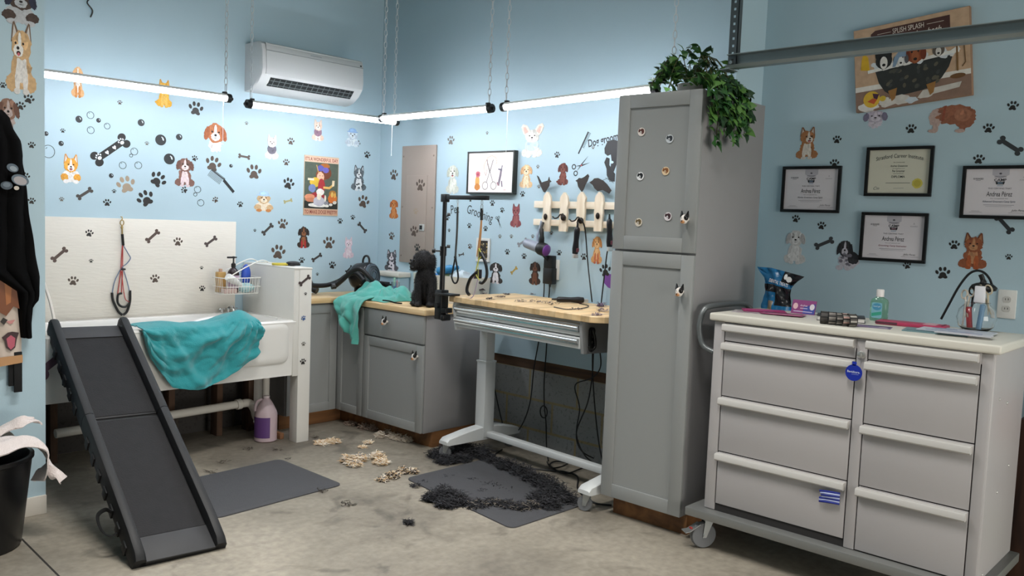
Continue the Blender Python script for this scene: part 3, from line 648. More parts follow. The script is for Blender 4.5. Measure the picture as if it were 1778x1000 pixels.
# ------------------------------------------------------------------ wall stickers, each one its own thing
def paw(px, py, w, s='A', rot=0, col='#2e2b2a', big=False):
    M, k, kv = surf(s, px, py, rot, .0002); r = w*(k+kv)/4; d = Draw(.0008)
    d.ell(0, -.25*r, .46*r, .42*r, col).ell(-.3*r, -.52*r, .33*r, .25*r, col, 0, 20).ell(.3*r, -.52*r, .33*r, .25*r, col, 0, -20)
    for x, y, a in ((-.78, .18, 25), (-.3, .62, 8), (.3, .62, -8), (.78, .18, -25)): d.ell(x*r, y*r, .21*r, .31*r, col, 0, a, n=14)
    return d.done('paw_sticker', M)
def bone(px, py, ln, s='A', rot=0, col='#4a4341', fancy=False):
    M, k, kv = surf(s, px, py, rot, .0002); L = ln*(k+kv)/4; w = L*.165; d = Draw(.0008)
    d.poly([(-L*.8, -w), (L*.8, -w), (L*.8, w), (-L*.8, w)], col)
    for sx in (-1, 1):
        for sy in (-1, 1): d.ell(sx*L*.82, sy*L*.19, L*.21, L*.19, col, 0, 0, n=18)
    if fancy:
        for sx in (-.22, .22):
            d.poly([(sx*L+a*L*.1, b*L*.1-.02*L) for a, b in ((0, -1.1), (.9, .1), (.85, .7), (.45, .95), (0, .55), (-.45, .95), (-.85, .7), (-.9, .1))], '#dfe8ee', 1)
        for sx in (-.68, .68):
            d.ell(sx*L, -.03*L, .1*L, .085*L, '#dfe8ee', 1)
            for x, y in ((-.13, .08), (-.05, .15), (.05, .15), (.13, .08)): d.ell(sx*L+x*L, y*L, .035*L, .05*L, '#dfe8ee', 1, n=10)
    return d.done('bone_sticker', M)
def bubble(px, py, r, s='A', filled=True):
    M, k, kv = surf(s, px, py, 0, .0002); q = r*k; d = Draw(.0008)
    if filled: d.ell(0, 0, q, r*kv, '#2b2e30', 0, n=24).ell(.42*q, .2*q, .14*q, .32*q, '#cfdbe2', 1, 20, n=10).ell(.2*q, .5*q, .1*q, .1*q, '#cfdbe2', 1, n=8)
    else:
        d.ring(0, 0, q, .0032, '#353a3e', 0, ry=r*kv); d.line([(-.4*q, .45*q), (-.2*q, .62*q)], .003, '#353a3e', 0)
    return d.done('bubble_sticker', M)
def furm(col): return mat('fur_'+col.lstrip('#'), col, .7, vary=.30, vscale=70)
def shade(c, k):
    c = c.lstrip('#'); v = [int(c[i:i+2], 16) for i in (0, 2, 4)]; return '#%02x%02x%02x' % tuple(max(0, min(255, int(x*k))) for x in v)
def dog(px, py, w, h, s, c1, c2, pose='sit', ear='flop', c3=None, face=None, hat=None, shirt=None, flip=1, spots=None, legs=None, label='', belly=None, tilt=0., turn=0., open_mouth=False):
    """printed puppy filling a w x h pixel box"""
    M, k, kv = surf(s, px, py, tilt, .0002); W, H = w*k/2, h*kv/2; d = Draw(.0008, .00003); c3 = c3 or c1; face = face or c2; legs = legs or c2; belly = belly or c2
    sd = int(px*7+py); dk = '#1f1a18'; rr = random.Random(sd); Lc = [0]
    def L(): Lc[0] += 1; return Lc[0]
    def E(x, y, rx, ry, c, l=None, rot=0, fz=.09, n=34): d.ell(flip*x*W, y*H, rx*W, ry*H, c, L() if l is None else l, rot*flip, fz, n, sd+int(x*99+y*57))
    def P(pts, c, l=None): d.poly([(flip*x*W, y*H) for x, y in pts], c, L() if l is None else l)
    def tuft(x, y, rx, ry, c, n=9, lo=.84, hi=1.16):
        """locks of lighter and darker fur"""
        for q in range(n):
            a = rr.uniform(0, 2*PI); r = math.sqrt(rr.random())*.8; E(x+rx*r*math.cos(a), y+ry*r*math.sin(a), rx*rr.uniform(.12, .3), ry*rr.uniform(.2, .45), shade(c, rr.uniform(lo, hi)), None, rr.uniform(-30, 30), .2, 11)
    def head(x, y, a, b):
        tx = turn*a*.3
        if ear == 'up':
            for e in (-1, 1): P([(x+e*a*.2, y+b*.7), (x+e*a*.72, y+b*1.6), (x+e*a*.88, y+b*1.5), (x+e*a*1.05, y+b*.15)], c3); P([(x+e*a*.5, y+b*.8), (x+e*a*.76, y+b*1.4), (x+e*a*.92, y+b*.4)], shade(face, .88))
        elif ear == 'bat':
            for e in (-1, 1): P([(x+e*a*.15, y+b*.6), (x+e*a*.8, y+b*1.75), (x+e*a*1.45, y+b*2.0), (x+e*a*1.7, y+b*1.5), (x+e*a*1.35, y+b*.5), (x+e*a*.8, y-b*.1)], c3); P([(x+e*a*.55, y+b*.7), (x+e*a*1.05, y+b*1.55), (x+e*a*1.4, y+b*1.5), (x+e*a*1.1, y+b*.4)], '#d5b3a6')
        E(x, y, a, b, c1); tuft(x, y+b*.2, a, b*.8, c1, 10)
        if ear == 'flop':
            for e in (-1, 1): E(x+e*a*.95, y-b*.05, a*.30, b*.72, c3, None, e*14); tuft(x+e*a*.95, y-b*.05, a*.28, b*.65, c3, 4)
        E(x+tx*.6, y+b*.25, a*.16, b*.62, face); E(x+tx, y-b*.36, a*.5, b*.44, face); tuft(x+tx, y-b*.36, a*.45, b*.4, face, 5, .88, 1.08)
        E(x+tx*1.2, y-b*.2, a*.15, b*.12, dk, None, 0, 0, 12)
        for e in (-1, 1): E(x+tx*.7+e*a*.38, y+b*.12, a*.10, b*.095, '#241a16', None, 0, 0, 12)
        if open_mouth: E(x+tx, y-b*.55, a*.22, b*.16, '#3a1f1e', None, 0, 0, 12); E(x+tx, y-b*.62, a*.14, b*.12, '#c4666c', None, 0, 0, 12)
        else: P([(x+tx-a*.2, y-b*.5), (x+tx, y-b*.44), (x+tx+a*.2, y-b*.5), (x+tx, y-b*.54)], shade(face, .55))
        if hat: E(x, y+b*.62, a*1.08, b*.2, hat, None, 0, .02); E(x, y+b*.95, a*.72, b*.45, hat, None, 0, .02); E(x-a*.1, y+b*.98, a*.4, b*.3, shade(hat, 1.08), None, 0, .05)
    if pose == 'sit':
        E(0, -.36, .56, .5, c1); E(-.5, -.70, .36, .24, c1); E(.5, -.70, .36, .24, c1); tuft(0, -.36, .56, .48, c1, 14); E(0, -.30, .3, .40, belly); tuft(0, -.3, .28, .38, belly, 8, .88, 1.08)
        if flip < 0: E(.8, -.7, .2, .09, c1, None, 25)
        for e in (-1, 1): E(e*.22, -.60, .145, .34, legs); tuft(e*.22, -.6, .12, .3, legs, 3); E(e*.25, -.91, .18, .085, shade(legs, .95))
        if shirt: E(0, -.22, .56, .38, shirt, None, 0, .04); tuft(0, -.22, .5, .34, shirt, 5, .85, 1.1)
        head(0, .42, .6, .42) if ear not in ('up', 'bat') else head(0, .28, .55, .38)
    elif pose == 'peek':
        E(0, -.45, .82, .42, belly); tuft(0, -.45, .7, .36, belly, 10, .88, 1.06); E(-.62, -.55, .36, .24, c1); E(.62, -.55, .36, .24, c1); tuft(-.6, -.55, .34, .2, c1, 4); tuft(.6, -.55, .34, .2, c1, 4)
        for e in (-1, 1): E(e*.48, -.82, .28, .13, legs)
        head(0, .22, .66, .46)
    elif pose == 'head':
        E(0, -.5, .5, .45, c2, None, 0, .2); tuft(0, -.5, .45, .4, c2, 9, .85, 1.06); head(0, .2, .70, .6)
    elif pose == 'lie':
        E(.15, -.35, .82, .5, c2); tuft(.15, -.35, .7, .45, c2, 12); E(.5, -.2, .45, .36, c1); tuft(.5, -.2, .4, .3, c1, 5)
        for e in (-.55, .1): E(e, -.8, .3, .15, c2)
        head(-.2, .35, .5, .5)
    elif pose == 'side':
        E(.05, .15, .88, .60, c1); E(.55, -.1, .42, .6, c1); E(-.62, .0, .3, .55, c2); tuft(.1, .15, .8, .5, c1, 22, .88, 1.12); P([(-.32, .7), (-.22, .72), (-.3, -.2), (-.4, -.25)], '#8c4a38')
        for x, l in ((-.62, -.75), (.48, -.8)): E(x, l+.1, .12, .3, c2 if x < 0 else c1); E(x-.1, l-.08, .2, .12, c2)
        E(.45, .1, .35, .4, c3); tuft(.45, .1, .3, .36, c3, 6)
    if spots:
        for q in range(8): E(rr.uniform(-.5, .5), rr.uniform(-.85, .1), rr.uniform(.08, .17), rr.uniform(.05, .1), spots)
    o = d.mb.build('dog_sticker', [furm(c) for c in d.cols], None, smooth=0, fixn=False, label=label, cat='sticker'); o.matrix_world = M; return o

LM = {}          # landmarks of each wall for telling stickers apart: name -> pixel
def lm(name, px, py): LM[name] = (px, py)
# dogs on the back wall
dog(135, 141, 26, 58, 'A', '#d8a878', '#efe6dc', 'sit', label='tan and white puppy sticker partly behind the lamp, nearest the apron wall', legs='#c9874a')
dog(285, 161, 32, 52, 'A', '#d9a43c', '#e0b45a', 'sit', 'up', label='golden fox-eared puppy sticker partly behind the lamp over the tub', c3='#c98a2c', flip=-1)
dog(374, 237, 44, 56, 'A', '#b5714a', '#ece8e6', 'head', 'flop', label='brown and white spaniel head sticker under the lamp joint', c3='#a05c38')
dog(123, 293, 36, 54, 'A', '#e0a040', '#f4efe8', 'peek', 'up', open_mouth=True, label='orange and white corgi sticker with raised ears above the splash panel', c3='#d08a30')
dog(321, 298, 40, 54, 'A', '#7c5a50', '#e2d0d0', 'sit', label='brown and white puppy sticker walking beside the comb sticker', c3='#6a4a42', legs='#e0ccd0')
dog(472, 254, 28, 46, 'A', '#d8cec8', '#efe8e2', 'sit', 'up', label='cream puppy sticker in a grey shirt', shirt='#6f6c78')
dog(552, 225, 24, 40, 'A', '#d9c0b0', '#f0e4da', 'sit', 'up', label='cream puppy sticker in a mauve sweater under the air conditioner', shirt='#8d6f80')
dog(612, 238, 26, 36, 'A', '#b9c6d2', '#d2dde4', 'peek', 'none', label='faint pale puppy sticker in a blue cap near the room corner', hat='#8fb2da')
dog(623, 308, 30, 48, 'A', '#5d666c', '#dfe5e8', 'sit', 'up', label='grey and white husky puppy sticker beside the tin sign', c3='#3e464b', spots='#4a5256')
dog(458, 349, 34, 40, 'A', '#c9a880', '#e6d6c0', 'peek', 'none', label='tan puppy sticker in a pale blue hat', hat='#a9c8e4', legs='#c4824a')
dog(527, 411, 25, 40, 'A', '#3a2e28', '#8a5a38', 'sit', 'flop', label='black and tan puppy sticker below the tin sign', legs='#a5302c', c3='#2a2220')
dog(605, 429, 22, 40, 'A', '#dcc6d0', '#ead8de', 'sit', 'up', label='pale pink fluffy puppy sticker near the dryer')
# dogs on the apron wall
dog(37, 98, 62, 134, 'P', '#c8a57a', '#e8e4de', 'sit', 'up', open_mouth=True, turn=-1, label='large white and tan smiling dog sticker high on the apron wall', belly='#dfdcd8', c3='#6f5a4a', legs='#dedad6')
dog(36, 8, 66, 76, 'P', '#4a3c36', '#b9bcc0', 'peek', 'flop', label='dark brown and grey dog sticker at the top of the apron wall', c3='#2c3044')
dog(14, 196, 44, 62, 'P', '#8a6a5a', '#b8a8a4', 'head', 'flop', label='brown dog head sticker just above the black apron', c3='#6b4c40')
# dogs on the long wall
dog(786, 310, 26, 54, 'B', '#c9ccc0', '#dfe0d6', 'sit', open_mouth=True, label='shaggy grey-white dog sticker between the panel and the picture', c3='#b4b8aa')
dog(684, 362, 18, 36, 'B', '#c07038', '#d08a50', 'sit', label='small orange brown dog sticker beside the electrical panel', c3='#a85c2c')
dog(680, 451, 28, 40, 'B', '#59595f', '#e4dce2', 'sit', 'up', label='black and white spotted puppy sticker low in the room corner', spots='#3c3c42', c3='#46464c')
dog(924, 245, 42, 58, 'B', '#d6d4cc', '#eee9e0', 'sit', 'bat', label='pale puppy sticker with huge ears above the scissors picture', shirt='#c4dcea', c3='#e0d8cc')
dog(914, 305, 26, 44, 'B', '#d9b58a', '#ecd8b8', 'sit', label='apricot curly puppy sticker beside the scissors picture', c3='#cfa478')
dog(977.5, 301, 22, 42, 'B', '#6a3a34', '#7c4a40', 'sit', label='dark brown puppy sticker above the picket rack', c3='#552c28', flip=-1)
dog(896, 373, 22, 44, 'B', '#84444a', '#9a5c5c', 'sit', 'up', label='reddish brown puppy sticker between the picture and the picket rack', c3='#6d363c')
dog(861, 473, 28, 40, 'B', '#3c3836', '#e6e0e2', 'sit', label='black and white puppy sticker above the grooming table', c3='#2c2a28', flip=-1)
dog(929, 473, 23, 44, 'B', '#3a2a24', '#6b4430', 'sit', label='black and brown puppy sticker beside the power adapters', c3='#241a16')
dog(1036.6, 432.5, 22, 52, 'B', '#cf9c66', '#e2b884', 'sit', label='golden puppy sticker below the picket rack', c3='#b87e48', legs='#c06a4a')
# dogs on the certificate wall
dog(1402, 247, 44, 60, 'C', '#a5714a', '#d9d0c6', 'sit', 'up', open_mouth=True, turn=1, label='brown and white corgi sticker above the certificate nearest the tall cabinet', c3='#8a5a3a')
dog(1520, 206, 48, 34, 'C', '#b7b0c0', '#cfc8d4', 'head', 'flop', label='grey-lilac puppy head sticker with a blue ball under the painting', c3='#77738a')
dog(1652, 203, 86, 56, 'C', '#8f5c46', '#b8a098', 'side', label='stocky brown dog sticker walking under the painting', c3='#a06c54')
dog(1381, 427, 44, 64, 'C', '#c6c4c4', '#d8d6d6', 'sit', label='fluffy white puppy sticker beside the bone sticker', c3='#b0aeb0')
dog(1471, 442, 44, 58, 'C', '#2f2f33', '#b9b6c0', 'lie', label='black and white puppy sticker beside the certificate under the diploma', c3='#242428', spots='#6c6a74')
dog(1690, 434, 58, 68, 'C', '#8a5034', '#b5825c', 'sit', 'up', label='brown terrier sticker sitting above the glass jar', c3='#6b3a26', legs='#a2552f')

def relation(px, py, names, claimed, what, kind):
    """a phrase on where a sticker is, no two alike"""
    c = sorted(names, key=lambda n: (LM[n][0]-px)**2+(LM[n][1]-py)**2)
    for q in range(len(c)):
        for q2 in range(-1, min(len(c), q+5)):
            a = LM[c[q]]; dx, dy = px-a[0], py-a[1]
            r = ('above' if dy < 0 else 'below') if abs(dy) > abs(dx)*.9 else 'beside'
            ph = '%s the %s' % (r, c[q])
            if q2 >= 0:
                if q2 == q: continue
                ph += ', towards the %s' % c[q2]
                b = LM[c[q2]]
                if (b[0]-a[0])*dx+(b[1]-a[1])*dy < 0: continue
            if q2 < 0 and math.hypot(dx, dy) < 75: ph = 'just '+ph
            l = '%s %s' % (what, ph); key = (kind, ph)
            if key not in claimed and len(l.split()) <= 16: claimed.add(key); return l
    return what
for n, x, y in (('corgi sticker', 123, 293), ('spaniel head sticker', 374, 237), ('brown and white puppy sticker', 321, 298), ('comb sticker', 385, 316), ('large black bone sticker', 192, 260), ('fox-eared puppy sticker', 285, 161),
        ('grey-shirt puppy sticker', 472, 253), ('mauve-sweater puppy sticker', 552, 225), ('tin sign', 557, 323), ('husky sticker', 623, 307), ('blue-hat puppy sticker', 458, 349), ('black and tan puppy sticker', 527, 411),
        ('pale pink puppy sticker', 605, 429), ('hook on the splash panel', 210, 383), ('pump bottle', 399, 458), ('force dryer', 625, 478), ('blue-cap puppy sticker', 612, 238)): lm('A:'+n, x, y)
for n, x, y in (('electrical panel door latch', 738, 367), ('scissors picture', 857, 300), ('shaggy dog sticker', 786, 310), ('orange brown dog sticker', 684, 362), ('grooming post', 770, 400), ('reddish puppy sticker', 896, 373), ('dark brown puppy sticker', 977, 301),
        ('big-eared puppy sticker', 924, 245), ('picket rack', 995, 365), ('hanging hair dryer', 930, 430), ('hanging clipper', 1000, 415), ('golden puppy sticker', 1036, 432), ('power adapters', 955, 468), ('patterned switch plate', 840, 434), ('spotted puppy sticker', 680, 450), ('table-side puppy sticker', 861, 473), ('scissors sticker', 1010, 286)): lm('B:'+n, x, y)
for n, x, y in (('painting', 1588, 105), ('diploma', 1561, 298), ('brown corgi sticker near the painting', 1402, 247), ('stocky brown dog sticker', 1652, 203), ('certificate nearest the tall cabinet', 1408, 329), ('certificate with the blue badge', 1736, 334), ('certificate under the diploma', 1551, 412), ('white puppy sticker', 1381, 426), ('lying puppy sticker', 1471, 442), ('terrier sticker', 1690, 434), ('lilac puppy head sticker', 1520, 207)): lm('C:'+n, x, y)
for n, x, y in (('smiling dog sticker', 37, 98), ('black apron', 20, 330), ('brown dog head sticker', 14, 196)): lm('P:'+n, x, y)
for n, x, y in (('hanging leash', 210, 470), ('wire basket', 415, 490), ('ramp rails', 165, 560)): lm('S:'+n, x, y)
for n, x, y in (('tub rim', 527, 556), ('cap of the end panel', 527, 462), ('floor', 527, 760)): lm('K:'+n, x, y)
CL = set()
WHERE = {'A': 'on the back wall', 'B': 'on the long wall', 'C': 'on the certificate wall', 'P': 'on the apron wall', 'S': 'on the splash panel', 'E': 'on the electrical panel', 'K': 'on the tub end panel'}
NAMEQ = []
def named(*a): NAMEQ.append(a)
def name_now(o, kind, px, py, s, adj):
    pre = {'E': 'B'}.get(s, s)+':'; names = [n for n in LM if n.startswith(pre)]
    short = {n[len(pre):]: LM[n] for n in names}
    LM.update(short); l = relation(px, py, list(short), CL, '%s %s' % (adj, kind) + (' on panel' if s == 'E' else ''), kind); 
    for n in short: LM.pop(n, None)
    return tag(o, l, 'sticker', '%ss %s' % (kind, WHERE[s]))
def size(w): return 'tiny' if w < 7 else 'small' if w < 12.5 else 'mid-size' if w < 20 else 'large'
BLK, BRN, TAN, GRY = '#2a2827', '#55483f', '#a08f7c', '#6d6862'
CN = {BLK: 'black', BRN: 'brown', TAN: 'tan', GRY: 'grey'}
PAWS = {'A': [(340, 189, 24, -5, BLK), (208, 178, 8, 0, BRN), (109, 227, 8, 0, BLK), (428, 214, 6, 0, GRY), (255, 249, 7, 0, GRY), (338, 275, 10, -20, BLK), (370, 285, 26, -15, BRN), (441, 299, 25, 0, BRN), (219, 321, 30, 15, TAN), (274, 312, 27, -35, BLK), (253, 345, 28, 30, BLK),
    (198, 332, 7, 0, BLK), (107, 346, 8, 0, GRY), (186, 352, 13, 0, BLK), (320, 330, 11, 60, BLK), (374, 347, 10, 30, BRN), (417, 355, 10, 10, BLK), (505, 245.5, 12, -5, BRN), (497, 282, 11, 0, BRN), (501, 319, 19, -15, BLK), (637.5, 269, 11, -15, BLK), (620, 249, 11, -15, BLK), (418, 354.5, 1, 0, BLK),
    (491, 389, 17, -5, BRN), (442.5, 400, 5, 0, BLK), (483, 438, 24, -8, BRN), (571, 422, 20, 0, BRN), (631, 350.5, 20, -15, BRN), (612.5, 377.5, 8, -10, BLK), (590.5, 384, 9, 0, BLK), (524, 452, 10, 0, BLK), (577, 460.5, 12, -10, BLK), (551, 476, 5, 0, BLK)],
  'S': [(155, 405, 13, -10, BLK), (309, 420, 15, -5, BRN), (158, 453, 7, 0, BLK), (350, 465, 6, 0, BLK), (127, 488, 17, -5, BRN), (269, 484, 15, 5, BRN), (351, 501, 10, -5, BLK)],
  'K': [(530.5, 510, 5, 0, BLK), (527, 552.5, 8, 30, '#3a5f9a'), (527, 597, 7, 0, GRY), (526, 628, 10, 0, BLK)],
  'P': [(50, 172, 17, -15, BLK), (36, 184, 15, -10, BLK), (55, 252, 12, -5, BLK), (44, 306, 14, -15, BLK), (55, 349, 12, -5, BLK), (5, 148, 11, 0, BLK)],
  'B': [(783, 244, 13, -5, GRY), (684, 304, 15, -8, BRN), (680, 410, 11, -10, BRN), (815, 297, 9, 0, BLK), (967.5, 269, 10, -8, BLK), (934, 289.5, 6, 0, GRY), (936, 324, 6, 0, GRY), (907.5, 337, 9, 10, BLK), (855, 353, 9, 0, BLK), (872, 365, 8, -20, BLK), (817, 347, 6, 0, BLK),
    (815, 392, 8, 0, BLK), (843, 397, 8, 0, BLK), (780, 400, 5, 0, BLK), (777, 379, 7, 0, BLK), (816, 428, 8, -20, BRN), (868, 410.5, 6, 0, GRY), (888, 410.5, 6, 0, GRY), (925, 410.5, 6, 0, GRY), (957.5, 404.5, 6, 0, BRN), (881, 437.5, 9, 0, BLK), (910, 445, 9, 0, BLK), (971, 439, 9, 0, BLK), (1014, 446, 11, 5, BLK), (846, 231, 5, 0, GRY), (1030, 256, 6, 0, GRY), (1051, 470, 20, 10, BLK)],
  'E': [(730, 322, 17, -5, BRN), (719, 402, 15, -8, BRN), (724.5, 430, 11, 0, BLK), (722, 367, 9, -5, TAN)],
  'C': [(1758.8, 184, 18, -5, BLK), (1582, 224, 17, 0, BLK), (1716.7, 223, 18, -5, BLK), (1453.5, 242.6, 14, -5, BLK), (1449, 284, 15, 0, BLK), (1699.7, 276.8, 18, -5, BLK), (1382, 380, 13, -10, BLK), (1426.7, 392, 14, -8, BLK), (1657, 425.5, 17, 0, BLK), (1751.7, 446.3, 11, 0, BLK), (1575, 461, 13, 15, BLK), (1637, 474.4, 23, 5, BLK)]}
for s, L_ in PAWS.items():
    for px, py, w, rot, col in L_:
        if w < 3: continue
        named(paw(px, py, w*1.08, s, rot, col), 'paw sticker', px, py, s, '%s %s' % (size(w), CN.get(col, 'blue')))
BONES = [('A', 147, 336, 30, 35, '#4b4644', 'grey'), ('A', 424, 272, 21, -5, '#5a5048', 'brown'), ('A', 500, 349, 16, 15, '#b0a878', 'olive'), ('A', 464.5, 398, 24, 42, '#3f3b3a', 'dark'), ('A', 550, 447, 20, 30, '#3f3b3a', 'dark'), ('A', 629, 395, 20, -42, '#3f3b3a', 'dark'), ('A', 605.7, 467.5, 15, 40, '#2a2827', 'black'),
    ('S', 265, 410, 28, 42, '#5a4a44', 'brown'), ('S', 366, 419, 24, 35, '#4f4442', 'brown'), ('S', 103, 442, 32, 42, '#5a4a44', 'brown'), ('K', 529, 487, 23, 35, '#4b4040', 'brown'), ('B', 801, 442, 11, 15, '#4b4644', 'grey'), ('B', 892.5, 469.5, 15, 40, '#b79a4c', 'mustard'), ('B', 907, 421, 20, 28, '#85888e', 'pale grey'),
    ('C', 1754, 253, 46, -35, '#3a3d40', 'grey'), ('C', 1431, 422.4, 34, 25, '#3f4144', 'grey'), ('C', 1744, 389, 40, -48, '#33363a', 'grey')]
for s, px, py, ln, rot, col, cn in BONES: named(bone(px, py, ln, s, rot, col), 'bone sticker', px, py, s, cn)
tag(bone(192, 260, 72, 'A', 38, '#262626', True), 'large black bone sticker filled with white hearts and paws', 'sticker')
for px, py, r, f in ((137, 207, 6, 1), (171, 209, 4, 1), (245, 213, 6, 1), (279, 243, 9.5, 1), (311, 238, 5.5, 1), (294, 276, 9.5, 1), (106, 249, 4.5, 1), (80, 232, 4, 1), (193, 305, 4, 1), (401, 288, 3, 1),
        (157, 200, 6.5, 0), (186, 219, 5.5, 0), (157.5, 226, 6.5, 0), (233, 263, 6.5, 0), (227.5, 270, 3.2, 0), (213, 287, 6.5, 0), (240, 287, 6.5, 0), (343, 329, 6, 0), (339, 337.5, 3.4, 0), (348.5, 352, 6, 0), (84, 263, 11.5, 0)):
    named(bubble(px, py, r, 'A', f), 'bubble sticker', px, py, 'A', ('large ' if r > 8 else 'small ' if r < 5 else '')+('black' if f else 'outlined'))
def shape_sticker(name, s, px, py, rot, label, fn):
    M, k, kv = surf(s, px, py, rot, .0002); d = Draw(.0008); fn(d, (k+kv)/2); return d.done(name, M, label=label, cat='sticker')
def f_comb(d, k, n=13):
    d.line([(-26*k, 6*k), (2*k, 6*k)], 2.2*k, '#3a3f42').line([(2*k, 4.5*k), (26*k, -1*k)], 5*k, '#23262a').line([(0, 7*k), (4*k, 3*k)], 1.5*k, '#23262a')
    for i in range(n): d.line([(-26*k+i*2.0*k, 5.6*k), (-26*k+i*2.0*k, -6*k)], .7*k, '#4a5054')
    d.line([(2*k, 8*k), (-26*k, 8*k)], .8*k, '#3a3f42')
shape_sticker('comb_sticker', 'A', 385, 316, -33, 'grooming comb sticker with a black handle beside the walking puppy sticker', f_comb)
def f_comb2(d, k):
    d.line([(-18*k, 0), (18*k, 0)], 2.5*k, '#2f3336')
    for i in range(13): d.line([(-6*k+i*2*k, 0), (-6*k+i*2*k, -5.5*k)], .8*k, '#2f3336')
shape_sticker('comb_sticker', 'B', 1013, 248, 62, 'slim black comb sticker above the scissors sticker', f_comb2)
def f_scis(d, k):
    d.ring(-15*k, -3*k, 4.2*k, 1.6*k, '#2d2f33').ring(-11*k, -13*k, 4.2*k, 1.6*k, '#2d2f33')
    d.poly([(-12*k, -2*k), (0, 0), (16*k, 3*k), (0, -2.5*k)], '#33363a').poly([(-9*k, -10*k), (0, -1*k), (12*k, 13*k), (-1*k, 1*k)], '#3c4044', 1).ell(-.5*k, -1*k, 1.3*k, 1.3*k, '#b5525a', 2)
shape_sticker('scissors_sticker', 'B', 1010, 286, 0, 'black open scissors sticker between comb sticker and picket rack', f_scis)
shape_sticker('scissors_sticker', 'B', 866, 385, 25, 'small black scissors sticker beside the reddish puppy sticker', lambda d, k: [d.ring(-2*k, 7*k, 2*k, .8*k, '#33363a'), d.ring(2.5*k, 6*k, 2*k, .8*k, '#33363a'), d.poly([(-2*k, 5*k), (2*k, -11*k), (0, 5*k)], '#33363a'), d.poly([(2*k, 4*k), (-1*k, -10*k), (.5*k, 4*k)], '#33363a')])
def f_sil(d, k):
    b = '#2c2c2e'
    d.poly([(a*k, c*k) for a, c in ((-13, 24), (-8, 34), (4, 37), (14, 34), (16, 10), (10, -6), (4, -20), (0, -8), (2, 4), (0, 14), (-6, 12), (-12, 16))], b)
    d.poly([(a*k, c*k) for a, c in ((-12, 2), (-8, 10), (-2, 8), (-2, -2), (4, -10), (10, -16), (10, -28), (0, -28), (-6, -18), (-7, -8))], b, 1)
    d.ell(3*k, 2*k, 3*k, 2*k, '#b9d2de', 2).line([(-14*k, -26*k), (-2*k, -22*k)], .8*k, '#6d7a80', 2).line([(-8*k, -22*k), (8*k, -30*k)], .8*k, '#6d7a80', 2)
shape_sticker('dog_silhouette_sticker', 'B', 1060, 284, 0, 'black dog silhouettes sticker half hidden by the tall cabinet', f_sil)
def word(s, px, py, body, wpx, hpx, label, rot=0, bend=None, **kw):
    M, k, kv = surf(s, px, py, rot, .0002); d = Draw(.0008)
    d.text(body, 0, 0, wpx*k, hpx*kv, '#26282b', 0, bend=(lambda x: bend*x*x) if bend else None, **kw); return d.done('lettering_sticker', M, label=label, cat='sticker')
word('B', 790, 363, 'Pet', 14, 15, 'black word sticker Pet beside the grooming post pole', 8)
word('B', 833, 373, 'Grooming', 46, 20, 'black word sticker Grooming under the scissors picture', -14)
word('B', 1054, 243, 'Dog grooming', 66, 18, 'black word sticker Dog beside the tall cabinet, its end hidden', 10, bold=.02)
shape_sticker('dog_sticker', 'B', 1058, 488, 0, 'purple sticker under the black paw, half hidden by the tall cabinet', lambda d, k: d.poly([(-10*k, 10*k), (12*k, 12*k), (12*k, -14*k), (-2*k, -10*k), (-12*k, -2*k)], '#7a4a9a'))
def near(a):
    pre = {'E': 'B'}.get(a[4], a[4])+':'
    return min((LM[n][0]-a[2])**2+(LM[n][1]-a[3])**2 for n in LM if n.startswith(pre))
for a in sorted(NAMEQ, key=near): name_now(*a)
# ------------------------------------------------------------------ dog tub, its splash panel and end panel
tub_w = mat('tub_acrylic', '#e6e4df', .22, coat=.3, vary=.03, vscale=3)
board = mat('white_board', '#dedcd6', .45, vary=.05, vscale=6, bump=.04, bscale=30)
TX0, TX1, TY0, TY1, TZ0, TZ1 = -2.649, -1.14, -.64, -.03, .452, .812
def rloop(x0, x1, y0, y1, z, r, n=5): return [(x, y, z) for x, y in rrect(x0, y0, x1, y1, r, n)]
t = thing('dog_tub', 'white raised dog washing tub against the back wall', 'tub', ((TX0+TX1)/2, (TY0+TY1)/2, TZ0))
o_ = Matrix.Translation(-t.location)
mb = MB(); mb.loft([rloop(TX0, TX1, TY0+.012, TY1, TZ0, .006), rloop(TX0, TX1, TY0+.004, TY1, TZ1-.03, .012), rloop(TX0, TX1, TY0, TY1, TZ1-.012, .016), rloop(TX0+.01, TX1-.01, TY0+.01, TY1-.01, TZ1, .02),
    rloop(TX0+.07, TX1-.07, TY0+.055, TY1-.06, TZ1, .09), rloop(TX0+.085, TX1-.085, TY0+.07, TY1-.075, TZ1-.02, .09), rloop(TX0+.12, TX1-.13, TY0+.1, TY1-.1, TZ0+.10, .09), rloop(TX0+.2, TX1-.22, TY0+.17, TY1-.17, TZ0+.06, .08)], M=o_)
mb.build('basin', tub_w, t)
ap = MB(); X0, X1, Z0, Z1 = TX0+.08, TX1-.06, TZ0+.085, TZ1-.014
ap.loft([[(x, TY0+.006, z) for x, z in rrect(X0, Z0, X1, Z1, .05)], [(x, TY0-.001, z) for x, z in rrect(X0+.008, Z0+.008, X1-.008, Z1-.008, .05)], [(x, TY0-.004, z) for x, z in rrect(X0+.04, Z0+.04, X1-.04, Z1-.04, .045)]], M=o_)
ap.build('apron_panel', tub_w, t)
MB().lathe([(.03, 0), (.03, .006), (.02, .008)], 16, M=o_ @ Matrix.Translation((-1.5, -.32, TZ0+.06))).build('drain', mat('chrome', '#d5d7d8', .15, 1.), t)
MB().box((TX0, -.024, TZ1-.012), (-1.236, -.003, 1.425), 0, .002).build('splash_panel', mat('splash_white', '#e3ded4', .5, vary=.03, vscale=9, bump=.18, bscale=40, stretch=(.35, 1, 2.2)), None, label='tall white grained splash panel on the wall behind the tub', cat='wall panel')
